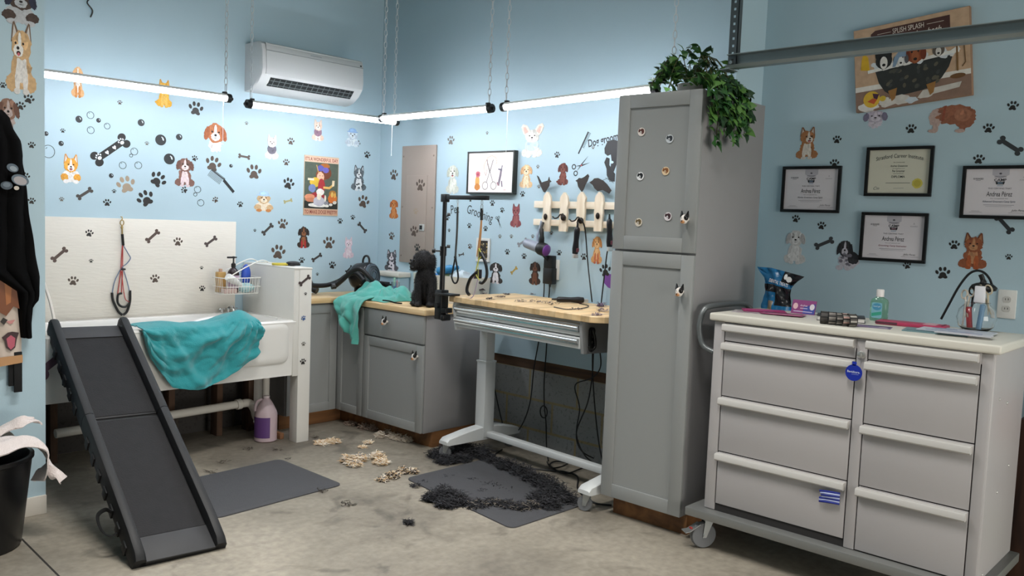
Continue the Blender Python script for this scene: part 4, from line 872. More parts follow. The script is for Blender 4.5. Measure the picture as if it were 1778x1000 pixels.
# end panel of the tub: framed little wall
mb = MB(); KX0, KX1 = -1.128, -1.036
mb.box((KX0, -.638, 0), (KX1, -.55, 1.138), 0, .002).box((KX0, -.55, .43), (KX1, -.005, 1.138)).box((KX0-.002, -.10, 0), (KX1, -.012, .43)).box((KX0-.04, -.636, .445), (KX0, -.005, 1.141), 0, .002)
mb.build('wall_tub_end', board, kind='structure')
for _ in (0,): MB().box((KX0-.04, -.64, 1.138), (KX1+.004, -.005, 1.15), 0, .003).build('trim_3', board, kind='structure')
# timber under the tub
old = wood_mat('old_plate_wood'); stud = wood_mat('tub_stud', '#35261d', '#5a4232', 'z', 1., .8)
t = thing('tub_cradle', 'brown timber frame under the tub, in the shade', 'timber frame', (-1.9, -.10, 0))
for x in (-1.19, -1.42, -1.75, -2.1, -2.45, -2.62):
    MB().box((x-.02+1.9, -.075, 0), (x+.02+1.9, .012, .45), 0, .002).build('stud', stud, t)
MB().box((-.74, -.08, .41), (.74, .0, .452), 0, .002).build('ledger', old, t)
MB().box((.735, -.4, 0), (.765, .07, .04), 0, .002).build('floor_plate', wood_mat('tub_plate', '#5a3b26', '#8a5f40', 'y', 1., .8), t)
# pipes
pvc = mat('pvc_pipe', '#d8d4cc', .4)
p_in = on(425, 700, 1, -.33); pz = p_in.z
t = thing('drain_pipe', 'white plastic drain pipe with a trap bend under the tub', 'pipe', (p_in.x, -.33, 0))
MB().tube([on(96, 753, 1, -.33)-t.location, (-.02, 0, pz)], .026, 14).build('run', pvc, t)
MB().tube(bez([(-.02, 0, pz), (.035, 0, pz-.005), (.07, 0, pz-.05), (.085, 0, pz-.1), (.12, 0, pz-.128), (.155, 0, pz-.1), (.155, 0, pz-.05)], 6), .027, 14).build('trap', pvc, t)
MB().tube([(.155, 0, pz-.05), (.155, 0, TZ0+.05)], .024, 14).build('riser', pvc, t)
mb = MB()
for q, dirn in (((-.045, 0, pz-.001), (1, 0, .05)), ((.155, 0, pz-.03), (0, 0, 1))):
    v = Vector(dirn).normalized(); mb.tube([Vector(q)-v*.016, Vector(q)+v*.016], .034, 14)
mb.build('coupling', pvc, t)

# ------------------------------------------------------------------ grey base cabinets, worktops
grey = mat('cabinet_grey', '#8f9190', .42, vary=.02, vscale=2)
grey_s = mat('cabinet_grey_side', '#8b8a8b', .5, vary=.03, vscale=2)
toe_m = wood_mat('toe_kick_wood', '#5f3d22', '#8d6038', 'y', .8, .6)
toe_mx = wood_mat('toe_kick_wood_x', '#5f3d22', '#8d6038', 'x', .8, .6)
butcher = wood_mat('butcher_block', '#cba878', '#e4c89c', 'y', .9, .42, .062)
butcher_x = wood_mat('butcher_block_x', '#cba878', '#e4c89c', 'x', .9, .42, .062)
def shaker(w, h, rail=.06, th=.019, rec=.009):
    """framed door, in x, y, z outward, lower left corner at the origin"""
    mb = MB(); mb.box((rail-.004, rail-.004, 0), (w-rail+.004, h-rail+.004, th-rec))
    b = .0018
    mb.box((0, 0, 0), (rail, h, th), 0, b); mb.box((w-rail, 0, 0), (w, h, th), 0, b); mb.box((rail, 0, 0), (w-rail, rail, th), 0, b); mb.box((rail, h-rail, 0), (w-rail, h, th), 0, b)
    return mb
def place(mb, M): mb.v = [tuple(M @ Vector(p)) for p in mb.v]; return mb
kn_w, kn_b, kn_t = flat('#e9e2da', .3), flat('#151313', .3), flat('#c08a5c', .3)
def dog_knob(parent, M, ear=1, name='knob'):
    """little dog head knob"""
    mb = MB(); mb.tube([(0, 0, 0), (0, 0, .014)], .006, 8, 0).ball((0, 0, .022), (.014, .017, .012), 14, 9, 0).ball((-.001, -.009, .031), (.008, .0065, .008), 10, 7, 2).ball((0, -.006, .039), (.003, .0025, .002), 8, 5, 1)
    mb.ball((.009, .006, .026), (.008, .011, .009), 10, 7, 1)
    for e in (-1, 1):
        mb.loft([[(e*.005, .012, .018), (e*.016, .008, .018), (e*.016, .008, .025), (e*.005, .012, .026)], [(e*.0125, .03, .019), (e*.0145, .0285, .019), (e*.0145, .0285, .0215), (e*.0125, .03, .0215)]], 1)
        mb.ball((e*.0055, .004, .032), (.002, .0022, .002), 8, 5, 1)
    return place(mb, M @ Matrix.Scale(1.35, 4)).build(name, [kn_w, kn_b, kn_t], parent, label='small dog head knob')
FX = -.6  # cabinet box front on the long wall
# drawer cabinet
Y0c, Y1c = -.655, -1.282
t = thing('base_cabinet', 'grey base cabinet with one drawer over one door, dog sitting on its worktop', 'cabinet', (FX, Y0c, 0), -PI/2, 'grey base cabinets')
# local frame: x along the front to the right, y into the wall
wc = Y0c-Y1c
MB().box((0, .002, .105), (wc, .597, .877), 0, .002).build('body', grey_s, t)
Mf = frame((0, 0, 0), (1, 0, 0), (0, 0, 1))
MB().box((.004, -.019, .69), (wc-.004, .0, .868), 0, .004)
dw = MB().box((.004, -.019, .69), (wc-.004, .0, .872), 0, .004).build('drawer', grey, t)
dog_knob(dw, frame((wc*.41, -.019, .80), (1, 0, 0), (0, 0, 1)))
dd = place(shaker(wc-.008, .572), frame((.004, 0, .108), (1, 0, 0), (0, 0, 1))).build('door', grey, t)
dog_knob(dd, frame((wc-.055, -.019, .608), (1, 0, 0), (0, 0, 1)))
MB().box((-.38, .085, 0), (wc-.001, .11, .104)).box((wc-.02, .1102, 0), (wc-.0012, .59, .104)).build('toe_kick', toe_m, t)
# blind corner on the long wall
t = thing('base_cabinet', 'narrow grey corner cabinet half under the hanging teal towel', 'cabinet', (FX, -.35, 0), -PI/2, 'grey base cabinets')
MB().box((-.34, .002, .105), (.303, .597, .877), 0, .002).build('body', grey_s, t)
place(shaker(.296, .76, .055), frame((.004, 0, .108), (1, 0, 0), (0, 0, 1))).build('door', grey, t)
# short run on the back wall
t = thing('base_cabinet', 'grey base cabinet between the tub end panel and the corner', 'cabinet', (-1.03, -.335, 0), 0, 'grey base cabinets')
MB().box((0, .002, .105), (.42, .33, .877), 0, .002).build('body', grey_s, t)
place(shaker(.405, .76, .06), frame((.004, 0, .108), (1, 0, 0), (0, 0, 1))).build('door', grey, t)
MB().box((0, .065, 0), (.515, .085, .104)).build('toe_kick', toe_mx, t)
MB().box((-.632, -1.297, .878), (-.002, -.002, .916), 0, .004).build('worktop', butcher, None, label='butcher block worktop along the long wall under the dog', cat='worktop', group='butcher block worktops')
MB().box((-1.034, -.372, .878), (-.634, -.002, .916), 0, .004).build('worktop', butcher_x, None, label='short butcher block worktop beside the tub end panel, under the dryer hose', cat='worktop', group='butcher block worktops')

# ------------------------------------------------------------------ tall cabinet
PY0, PY1 = -2.792, -3.268
t = thing('tall_cabinet', 'tall grey pantry cabinet with two doors and dog magnets', 'cabinet', (-.68, PY0, 0), -PI/2); wc = PY0-PY1
MB().box((.002, .002, .105), (wc-.002, .61, 2.152), 0, .003).build('body', grey_s, t)
du = place(shaker(wc, .768, .068, .02), frame((0, 0, 1.386), (1, 0, 0), (0, 0, 1))).build('upper_door', grey, t)
dl = place(shaker(wc, 1.268, .068, .02), frame((0, 0, .107), (1, 0, 0), (0, 0, 1))).build('lower_door', grey, t)
dog_knob(du, frame((wc-.044, -.02, 1.545), (1, 0, 0), (0, 0, 1)))
dog_knob(dl, frame((wc-.05, -.02, 1.20), (1, 0, 0), (0, 0, 1)))
MB().box((.03, .06, 0), (wc-.004, .08, .104)).box((wc-.025, .0802, 0), (wc-.0042, .6, .104)).build('toe_kick', toe_m, t)
for px, py, c1, c2, lb in ((1114, 229, '#e6dcd4', '#5a2f26', 'topmost round dog magnet, near the hinge side of the upper door'), (1163, 241, '#c9ced2', '#2b3036', 'grey and white round dog magnet nearest the ivy'), (1112, 306, '#e8e8ea', '#17191c', 'black and white round dog magnet in the middle of the upper door'),
        (1156, 297, '#e2c9a4', '#8c5a34', 'tan round dog magnet in the middle of the upper door'), (1109, 386, '#d8cfc0', '#6b5a3a', 'round brown and cream dog magnet, lowest beside the picket rack'), (1160, 376, '#e4dde0', '#40262c', 'round wine and white dog magnet just above the knob')):
    p = on(px, py, 0, -.6925); d = Draw(.003, .0004); M = frame(p, (0, -1, 0), (0, 0, 1)); r = .0205
    d.ell(0, 0, r, r, c1, 0, n=24).ell(.004, .002, r*.62, r*.66, c2, 1, 0, .1, seed=px).ell(-.003, -.004, r*.3, r*.42, c1, 2).ell(-.006, .003, .0022, .0022, '#111111', 3, n=8).ell(.004, .004, .0022, .0022, '#111111', 3, n=8).ell(-.002, -.004, .003, .0022, '#111111', 3, n=8)
    for e in (-1, 1): d.ell(e*.011, .006, .005, .009, c2, 2, e*15, .1)
    d.done('dog_magnet', M, label=lb, cat='magnet', group='dog magnets on the tall cabinet')

# ------------------------------------------------------------------ height-adjustable grooming table
tw = mat('table_white', '#cfd2d2', .35); alu = mat('drawer_aluminium', '#e2e5e6', .22, .85)
TH = math.radians(TABLE_ROT); TO = Vector(TABLE_AT)
t = thing('grooming_table', 'white height-adjustable grooming table with butcher block top', 'table', TO, -PI/2+TH)
# local: x along the front to the right, y towards the wall, z up; origin under the left front corner of the top
TWd, TDp, TTop = 1.275, .555, 1.026
top = [(0, .0), (TWd-.085, .0), (TWd, .085), (TWd, TDp-.03), (TWd-.03, TDp), (.0, TDp)]
mb = MB(); inset = lambda P, k: [(x+(k if x < TWd/2 else -k), y+(k if y < TDp/2 else -k)) for x, y in P]
mb.loft([[(x, y, TTop-.036) for x, y in inset(top, .003)], [(x, y, TTop-.033) for x, y in top], [(x, y, TTop-.004) for x, y in top], [(x, y, TTop) for x, y in inset(top, .004)]])
mb.build('tabletop', butcher, t)
zf = TTop-.037
MB().box((.03, .06, zf-.15), (TWd-.17, TDp-.06, zf), 0, .003).build('apron_case', tw, t)
for x in (.012, TWd-.185):
    MB().prism([(.03, zf), (TDp-.05, zf), (TDp-.06, zf-.15), (.3, zf-.185), (.045, zf-.178), (.02, zf-.03)], x, x+.02, M=Matrix(((0, 0, 1, 0), (1, 0, 0, 0), (0, 1, 0, 0), (0, 0, 0, 1)))).build('side_plate', tw if x < .5 else mat('table_side_shade', '#8a8c8d', .45), t)  # right plate greyed: the shade on that side is put into its colour
for k, zz in enumerate((zf-.048, zf-.118)):
    dr = MB().box((.034, .032, zz-.035), (TWd-.187, .06, zz+.028), 0, .003).build('drawer', tw, t)
    MB().tube([(.036, .022, zz+.008), (TWd-.19, .022, zz+.008)], .0135, 12).box((.036, .022, zz-.014), (TWd-.19, .034, zz-.004)).build('handle', alu, dr)
ctl = MB(); xx = TWd-.164
ctl.prism(rrect(.075, zf-.15, .115, zf-.035, .018), xx, xx+.012, M=Matrix(((0, 0, 1, 0), (1, 0, 0, 0), (0, 1, 0, 0), (0, 0, 0, 1)))); ctl.tube(bez([(xx+.012, .095, zf-.05), (xx+.02, .105, zf-.09), (xx+.02, .11, zf-.14), (xx+.02, .075, zf-.16), (xx+.02, .06, zf-.135)], 5), .007, 7)
for q in (-.055, -.085, -.115): ctl.ball((xx+.013, .096, zf+q), (.004, .008, .008), 8, 6)
ctl.build('control_box', black_pl, t)
for xl in (.0, TWd-.085):
    lg = MB(); yl = .29
    lg.box((xl+.008, yl-.035, .42), (xl+.082, yl+.035, zf-.1), 0, .004); lg.box((xl, yl-.043, .105), (xl+.09, yl+.043, .60), 0, .005); lg.box((xl-.003, yl-.046, .592), (xl+.093, yl+.046, .604), 0, .002)
    lg.build('leg', tw, t)
    ft = MB(); cx = xl+.045
    sec = [(-.045, .098, .119), (-.025, .093, .137), (.13, .093, .165), (.23, .093, .177), (.37, .093, .177), (.44, .093, .165), (.56, .093, .137), (.575, .098, .119)]
    ft.loft([[(cx-.04, y, a), (cx+.04, y, a), (cx+.04, y, b-.006), (cx+.034, y, b), (cx-.034, y, b), (cx-.04, y, b-.006)] for y, a, b in sec]); ft.build('foot', tw, t)
MB().box((.05, .275, .107), (TWd-.05, .331, .143), 0, .004).build('crossbar', tw, t)
rub = mat('caster_rubber', '#6d6f72', .5); hub = mat('caster_hub', '#8f9194', .4)
def caster(parent, x, y, r, wd, h, ang=0., brake=False, nm='caster'):
    c = Matrix.Translation((x, y, 0)) @ Matrix.Rotation(ang, 4, 'Z')
    mb = MB(); ax = c @ Matrix.Translation((-r*.35, 0, r)) @ Matrix.Rotation(PI/2, 4, 'X')
    mb.lathe([(r*.55, -wd/2), (r*.93, -wd/2), (r, -wd*.32), (r, wd*.32), (r*.93, wd/2), (r*.55, wd/2)], 24, 0, ax).lathe([(.003, -wd*.42), (r*.3, -wd*.42), (r*.6, -wd*.36), (r*.6, wd*.36), (r*.3, wd*.42), (.003, wd*.42)], 20, 1, ax)
    o = mb.build(nm, [rub, hub], parent)
    f = MB()
    for s_ in (-1, 1):
        f.loft([[(-r*.35-.009, s_*(wd/2+.002), r-.01), (-r*.35+.009, s_*(wd/2+.002), r-.01), (-r*.35+.009, s_*(wd/2+.005), r-.01), (-r*.35-.009, s_*(wd/2+.005), r-.01)], [(-.022, s_*(wd/2+.002), h-.012), (.02, s_*(wd/2+.002), h-.012), (.02, s_*(wd/2+.005), h-.012), (-.022, s_*(wd/2+.005), h-.012)]], M=c)
    f.box((-.024, -wd/2-.005, h-.014), (.024, wd/2+.005, h-.002), 0, .002, c).tube([(0, 0, h-.01), (0, 0, h+.012)], .012, 10, M=c)
    f.tube([(-r*.35, -wd/2-.009, r), (-r*.35, wd/2+.009, r)], .006, 8, M=c)
    f.build('fork', mat('caster_steel', '#a8acad', .35, .8), o)
    if brake:
        b = MB(); b.loft([[(-.045, -.022, h-.03), (-.045, .022, h-.03), (-.045, .022, h-.026), (-.045, -.022, h-.026)], [(-.095, -.024, h-.062), (-.095, .024, h-.062), (-.095, .024, h-.058), (-.095, -.024, h-.058)], [(-.12, -.026, h-.066), (-.12, .026, h-.066), (-.12, .026, h-.062), (-.12, -.026, h-.062)]], M=c)
        b.box((-.088, -.012, h-.055), (-.068, .012, h-.047), 1, 0, c @ Matrix.Rotation(0, 4, 'Y')).build('brake_pedal', [mat('caster_steel'), flat('#a03a34')], o)
    return o
for xl in (.045, TWd-.04):
    for yl in (-.01, .54): caster(t, xl, yl, .040, .024, .10, .4 if yl < .1 else 1.2)

# ------------------------------------------------------------------ rolling drawer cabinet
dm = mat('tool_cabinet_paint', '#aca8a8', .42, vary=.02, vscale=3); dt = mat('tool_cabinet_top', '#d3cfc4', .4); dh = mat('tool_handle_grip', '#c3c0bc', .38); dk = mat('drawer_gap_shade', '#2a2828', .8)
DX, DY0, DY1 = -.70, -3.392, -4.572
t = thing('drawer_cabinet', 'wide grey rolling drawer cabinet under the certificates', 'cabinet', (DX, DY0, 0), -PI/2)
# local: x to the right along the front, y away from the camera side
DW, DD, DZ0, DZ1 = DY0-DY1, .50, .195, 1.083
xl_ = lambda px, py: DY0-on(px, py, 0, DX-.006).y
XA, XB, XC, XD = xl_(1258, 600), xl_(1485, 620), xl_(1506, 640), xl_(1700, 680)
MB().box((0, .004, DZ0), (DW, DD, DZ1), 0, .012, seg=3).build('body', dm, t)
MB().box((.008, -.004, DZ0+.002), (XA-.005, .02, DZ1-.002), 0, .004).box((XD, -.004, DZ0+.002), (DW-.005, .02, DZ1-.002), 0, .006).box((XB+.004, -.006, DZ0+.002), (XC-.004, .02, DZ1-.002), 0, .004).box((.02, -.002, DZ1-.045), (DW-.02, .02, DZ1-.004), 0, .002).build('front_frame', dm, t)
MB().box((-.012, -.022, DZ1), (DW+.02, DD+.02, DZ1+.036), 0, .009, seg=3).build('top', dt, t)
def drawers(x0, x1, edges):
    for zb, zt in edges:
        dr = MB().box((x0, -.006, zb), (x1, .01, zt), 0, .002).build('drawer', dm, t)
        pr = [(-.004, zt-.004), (-.028, zt-.006), (-.032, zt-.012), (-.032, zt-.032), (-.026, zt-.038), (-.004, zt-.036)]
        MB().loft([[(x, y, z) for y, z in pr] for x in (x0-.006, x1-.004)]).build('handle', dh, dr)
zz = lambda px, py: on(px, py, 0, DX-.02).z
L1 = [zz(1262, 561), zz(1262, 594), zz(1259, 690), zz(1250, 786), zz(1247, 878)]
drawers(XA, XB, [(L1[i+1]+.005, L1[i]) for i in range(4)])
R1 = [zz(1511, 590), zz(1511, 627), zz(1507, 739), zz(1493, 846), zz(1484, 958)]
MB().box((XA-.005, .0, min(L1[4], R1[4])-.003), (XD+.002, .012, DZ1-.03)).build('drawer_gap_shade', dk, t)  # dark sheet behind the drawers, painting in the shade of their gaps
drawers(XC, XD-.003, [(R1[i+1]+.005, R1[i]) for i in range(4)])
lk = MB().lathe([(.001, 0), (.016, 0), (.016, .008), (.012, .01), (.001, .01)], 16, M=frame(((XB+XC)/2, -.006, 0), (1, 0, 0), (0, 0, 1)) @ Matrix.Translation((0, zz(1497, 617), 0)))
lz = zz(1497, 617); lk.box(((XB+XC)/2-.003, -.024, lz-.012), ((XB+XC)/2+.003, -.012, lz+.012), 0, .002); lk.build('lock', mat('lock_steel', '#b9b9b6', .3, .7), t)
MB().box((-.06, -.06, DZ0-.04), (DW+.03, DD+.02, DZ0), 0, .004).box((-.075, -.03, DZ0-.05), (-.055, DD, DZ0-.012), 0, .006).build('tray_base', mat('tray_steel', '#8b8c8a', .4, .5), t)
bar = MB(); hz_ = DZ1+.0
bar.tube(bez([(-.005, .03, .93), (-.06, .03, .95), (-.085, .03, 1.0), (-.09, .03, 1.06), (-.085, .05, 1.115), (-.075, .09, 1.135), (-.07, .26, 1.14), (-.07, .4, 1.135), (-.06, .45, 1.12), (-.03, .46, 1.085)], 6), .0135, 12)
bar.build('push_bar', mat('bar_grey', '#6f7374', .35, .4), t)
sc_ = MB()
for y, z in ((.1, .9), (.22, .87), (.18, .52), (.33, .6), (.06, .22)): sc_.ball((DW+.001, y, z), (.004, .006, .006), 8, 6)
sc_.build('screw_heads', mat('latch_steel'), t)
for x, y, a in ((.02, .02, .95), (DW-.05, .02, .6), (.02, DD-.05, 2.), (DW-.05, DD-.05, 1.2)): caster(t, x, y, .062, .032, DZ0-.05, a, brake=(x < .1 and y < .1))
# ------------------------------------------------------------------ helper: one continuous skin over overlapping solids
def remesh(mb, name, m, parent=None, voxel=.006, smooth=6, loc=None, **tags):
    me = bpy.data.meshes.new('tmp'); me.from_pydata([tuple(p) for p in mb.v], [], mb.f); o = bpy.data.objects.new('tmp', me); COL.objects.link(o)
    bm = bmesh.new(); bm.from_mesh(me); bmesh.ops.recalc_face_normals(bm, faces=bm.faces); bm.to_mesh(me); bm.free()
    r = o.modifiers.new('r', 'REMESH'); r.mode = 'VOXEL'; r.voxel_size = voxel
    s = o.modifiers.new('s', 'SMOOTH'); s.iterations = smooth; s.factor = .5
    dg = bpy.context.evaluated_depsgraph_get(); out = bpy.data.meshes.new_from_object(o.evaluated_get(dg)); bpy.data.objects.remove(o); bpy.data.meshes.remove(me)
    out.name = name; out.materials.clear(); out.materials.append(m); out.polygons.foreach_set('use_smooth', [True]*len(out.polygons))
    q = bpy.data.objects.new(name, out); COL.objects.link(q)
    if parent is not None: q.parent = parent
    if loc is not None: q.location = loc
    return tag(q, **tags)
def nz(x, y=0., z=0.): return pnoise(Vector((x, y, z)))

# ------------------------------------------------------------------ ramp leaning on the tub
rm = mat('ramp_plastic', '#131315', .55, vary=.12, vscale=5); rg = mat('ramp_grip', '#1c1b1d', .8, vary=.35, vscale=22, bump=.25, bscale=160); rl = mat('ramp_lip', '#353537', .6, vary=.1, vscale=20)
P0 = Vector((-2.553, -1.945, .012)); P1 = Vector((-2.424, -.612, .838))
ax = (P1-P0); RL = ax.length; ax.normalize(); sx = Vector((1, -.06, 0)); sx = (sx-ax*sx.dot(ax)).normalized(); sn = sx.cross(ax)
t = thing('dog_ramp', 'black folding dog ramp leaning on the tub front', 'ramp', P0)
t.matrix_world = Matrix.Translation(P0) @ Matrix((sx, ax, sn)).transposed().to_4x4()
RW = .174
for y0, y1, nm in ((.0, RL*.545, 'lower_panel'), (RL*.552, RL, 'upper_panel')):
    MB().box((-RW, y0, -.02), (RW, y1, .012), 0, .004).build(nm, rm, t)
    MB().box((-RW+.03, y0+(.13 if y0 == 0 else .012), .008), (RW-.03, y1-(.012 if y0 == 0 else .10), .0145)).build('grip_surface', rg, t)
MB().box((-RW+.024, -.003, .006), (RW-.024, .128, .0165), 0, .003).build('foot_lip', rl, t)
MB().box((-RW+.03, RL-.095, .01), (RW-.03, RL-.004, .018), 0, .003).box((-RW+.03, RL-.1, .01), (RW-.03, RL-.094, .02)).build('top_lip', rl, t)
for s_ in (-1, 1):
    for q, (y0, y1) in enumerate(((.0, RL*.548), (RL*.55, RL+.035))):
        mb = MB(); n = 12
        def sec(y, h, wd=.026):
            x0 = s_*RW; return [(x0-wd, y, -.03), (x0+wd, y, -.03), (x0+wd, y, h*.6), (x0+wd*.7, y, h*.9), (x0, y, h), (x0-wd*.7, y, h*.9), (x0-wd, y, h*.6)]
        L_ = [sec(y0, .03 if q == 0 else .06), sec(y0+.03, .052 if q == 0 else .062), sec(y0+.15, .062), sec(y1-.15, .062), sec(y1-.02, .062), sec(y1, .03 if q else .06)]
        if q: L_ = L_[:-2]+[sec(y1-.04, .064), sec(y1-.012, .055, .024), sec(y1, .02, .018)]
        mb.loft(L_)
        for k in range(7 if q == 0 else 5): mb.box((s_*(RW+.018), y0+.09+k*.105, -.042), (s_*(RW+.033), y0+.135+k*.105, .01), 0, .004)
        mb.build('side_rail', rm, t)
MB().tube(bez([(-RW-.03, .30, .0), (-RW-.05, .33, -.01), (-RW-.085, .31, -.02), (-RW-.085, .24, -.03), (-RW-.06, .2, -.03), (-RW-.03, .205, -.02)], 6), .011, 6, flatx=.35).build('carry_handle', mat('strap_black', '#101011', .8), t)
MB().box((-RW, RL*.548-.012, -.018), (RW, RL*.548+.014, .006)).build('fold_seam', mat('strap_black'), t)
q0 = on(88, 545, 1, -.66)
# strap with buckle hanging beside the ramp, white cord above it
ps = on(107, 625, 1, -.70); k_ = 4.6/1488
MB().tube(bez([(0, 0, 0), (-.004, -.005, -.05), (.008, -.01, -.10), (.022, -.01, -.135), (.04, -.008, -.14)], 5), .013, 6, flatx=.3).box((.0, -.022, -.135), (.045, .0, -.10), 0, .004).tube([(.02, -.012, -.14), (.026, -.012, -.175), (.04, -.012, -.175), (.044, -.012, -.14)], .003, 6).build('buckle_strap', mat('strap_black'), None, ps, label='black strap with a buckle hanging on the tub front beside the ramp', cat='strap')
pa, pb = on(72, 480, 1, -.36), on(95, 560, 1, -.62)
MB().tube(bez([pa-pb, (pa-pb)*.5+Vector((.01, 0, -.012)), (0, 0, 0)], 6), .008, 7).build('white_hose', mat('hose_white', '#d4cdc4', .5), None, pb, label='thin white hose running down to the top of the ramp', cat='hose')
M_ = frame(on(94, 627, 1, -.648), Vector((.8, 0, .6)), Vector((-.6, 0, .8))); d = Draw(.0012); L = .075; w = .02
d.poly([(-L, -w), (L, -w), (L, w), (-L, w)], '#54404e').ell(-L-.01, -w, .032, .032, '#54404e', 0).ell(-L-.01, w, .032, .032, '#54404e', 0).ell(L, w, .03, .03, '#54404e', 0)
d.done('bone_sticker', M_, label='dull purple bone sticker on the tub front beside the ramp', cat='sticker')

# ------------------------------------------------------------------ towels
teal = mat('teal_towel', '#2f9aa0', .95, vary=.14, vscale=30, bump=.6, bscale=260, sheen=.4); mint = mat('mint_towel', '#58b3a6', .95, vary=.14, vscale=30, bump=.6, bscale=260, sheen=.4)
cont = [(-2.165, .80), (-2.12, .66), (-2.06, .56), (-1.99, .478), (-1.93, .464), (-1.85, .455), (-1.76, .465), (-1.66, .50), (-1.56, .555), (-1.49, .60), (-1.44, .635)]
def cont_z(x):
    for i in range(len(cont)-1):
        if x <= cont[i+1][0]: a, b = cont[i], cont[i+1]; f = (x-a[0])/(b[0]-a[0]); return a[1]+(b[1]-a[1])*max(0, f)
    return cont[-1][1]
tc_ = Vector((-1.82, -.64, .83))
def tub_towel(u, v):
    x = -2.165+.725*u; zb = cont_z(x); rim = .822+.008*math.sin(u*9)+.006*nz(u*6, 2)+(.022*math.exp(-((u-.86)/.1)**2))
    if v < .22:
        f = v/.22; y = -.50-.125*f; z = rim+.012*abs(nz(u*5, f*3, 1))+(.03*math.exp(-((u-.85)/.12)**2))*(f)
        return Vector((x-.03*(1-f)*u, y-.0*f, z+.004))-tc_
    f = (v-.22)/.78; rad = .018
    y = -.652-.008*min(1, f*6); z = rim+(zb-rim)*f
    ed = min(1, f*5)
    du, df = u-.93, f+.12; ang = math.atan2(df, du*1.5); ds = math.hypot(du*1.5, df)
    cr = lambda q: 1-abs(math.sin(q))
    fold = .016*cr(ang*6+nz(u*2, f*2)*2)*min(1, ds*1.6)+.022*cr(ang*11+nz(u*3, f*3, 6)*2)*max(0, 1-ds*.9)+.45*(.022*math.sin(ang*15+nz(u*3, f*3)*2.5)*min(1, ds*1.3)+.030*math.sin(ang*29+2*nz(u*4, f*4, 3))*max(0, 1-ds*1.1)+.05*nz(u*3.5+3, f*2.2)+.03*nz(u*8, f*6, 4)+.02)
    diag = .015*math.exp(-((u-.15-.32*f)/.045)**2)+.012*math.exp(-((u-.10-.05*f)/.03)**2)+.01*math.exp(-((u-.62-.05*f)/.03)**2)
    return Vector((x+.012*math.sin(f*6)*u, y-.016-max(0, ed*(fold+.01))-ed*diag+.006*nz(u*22, f*16, 5), z))-tc_
MB().sheet(tub_towel, 84, 60, .006).build('towel', teal, None, tc_, label='teal towel draped over the front rim of the dog tub', cat='towel', smooth=60)
tm = Vector((-.5, -.55, .92))
def hang(u, v):
    y = -.405-.275*u
    zb = .79-.185*u**.8 if u < .8 else .63-(u-.8)*.05
    tz = .922
    if v < .3:
        f = v/.3; x = -.30-.338*f; return Vector((x, y+.03*(1-f)*math.sin(u*5), tz+.05*(1-f)**1.0*(.5+nz(u*5, f*4, 3))+.022*abs(nz(u*6, f*2))+.012*(1-f)))-tm
    f = (v-.3)/.7; x = -.645-.02*math.sin(min(1, f*4)*PI/2)
    return Vector((x-.03*(1-abs(math.sin(u*6+f*1.2+.6*nz(u*3, f*3))))*min(1, f*4)-.02*(1-abs(math.sin(u*13-f*2.5)))*f-.03*abs(nz(u*4, f*3, 7)), y+.015*math.sin(f*3+u*4)-.05*(1-u)*f*.6, tz+(zb-tz)*f))-tm
def heap(u, v):
    x = -.58+.38*v; y = -.36-.46*u; e = math.sin(u*PI)**.6*math.sin(v*PI)**.6
    r = .9*(1-abs(math.sin(u*5+v*4+2*nz(u*2, v*2))))*.6+abs(nz(u*3.2, v*3.2, 4))+.6*abs(nz(u*7, v*7, 2)); return Vector((x+.03*nz(u*4, v*4, 8), y+.03*nz(u*4, v*4, 9), .920+e*(.035+.11*r)))-tm
MB().sheet(hang, 40, 46, .006).sheet(heap, 46, 46, .006).build('towel', mint, None, tm, label='mint green towel heaped on the worktop and hanging over its front', cat='towel', smooth=60)

# ------------------------------------------------------------------ leash on the splash panel
t = thing('grooming_leash', 'red and grey-blue leash with padded black loops on the splash panel', 'leash', (-2.013, -.024, 1.43))
gold = mat('brass_clip', '#a98f5a', .35, .8)
MB().tube([(0, 0, .005), (0, -.02, .005), (0, -.026, -.006), (0, -.014, -.016)], .003, 7).tube([(.011*math.cos(a), -.02, -.03+.016*math.sin(a)) for a in [2*PI*i/14 for i in range(14)]], .003, 6, closed=True).tube([(0, -.02, -.046), (.002, -.02, -.1)], .005, 8).ball((0, -.02, -.06), (.008, .006, .01), 8, 6).build('hook_and_clip', gold, t)
MB().tube([(.002, -.02, -.1), (.006, -.018, -.135), (.01, -.016, -.17)], .008, 7).box((-.004, -.026, -.322), (.022, -.01, -.312), 0, .002).build('black_sleeve', black_pl, t)
red, bl = flat('#b5443e', .7), flat('#6f7f98', .7)
MB().tube(bez([(.006, -.016, -.15), (.0, -.014, -.25), (-.004, -.014, -.33), (-.022, -.014, -.47)], 5), .003, 6).tube(bez([(.006, -.018, -.15), (.006, -.016, -.32), (.0, -.016, -.47)], 5), .003, 6).tube(bez([(.0, -.016, -.33), (.02, -.016, -.49), (.045, -.018, -.52), (.055, -.016, -.54)], 5), .0025, 6).build('red_cord', red, t)
MB().tube(bez([(.01, -.018, -.17), (.04, -.016, -.22), (.055, -.014, -.25), (.03, -.014, -.285), (.0, -.014, -.31), (-.04, -.014, -.39), (-.055, -.014, -.47)], 5), .003, 6).tube(bez([(.004, -.018, -.3), (.03, -.018, -.38), (.05, -.018, -.46)], 5), .003, 6).build('grey_cord', bl, t)
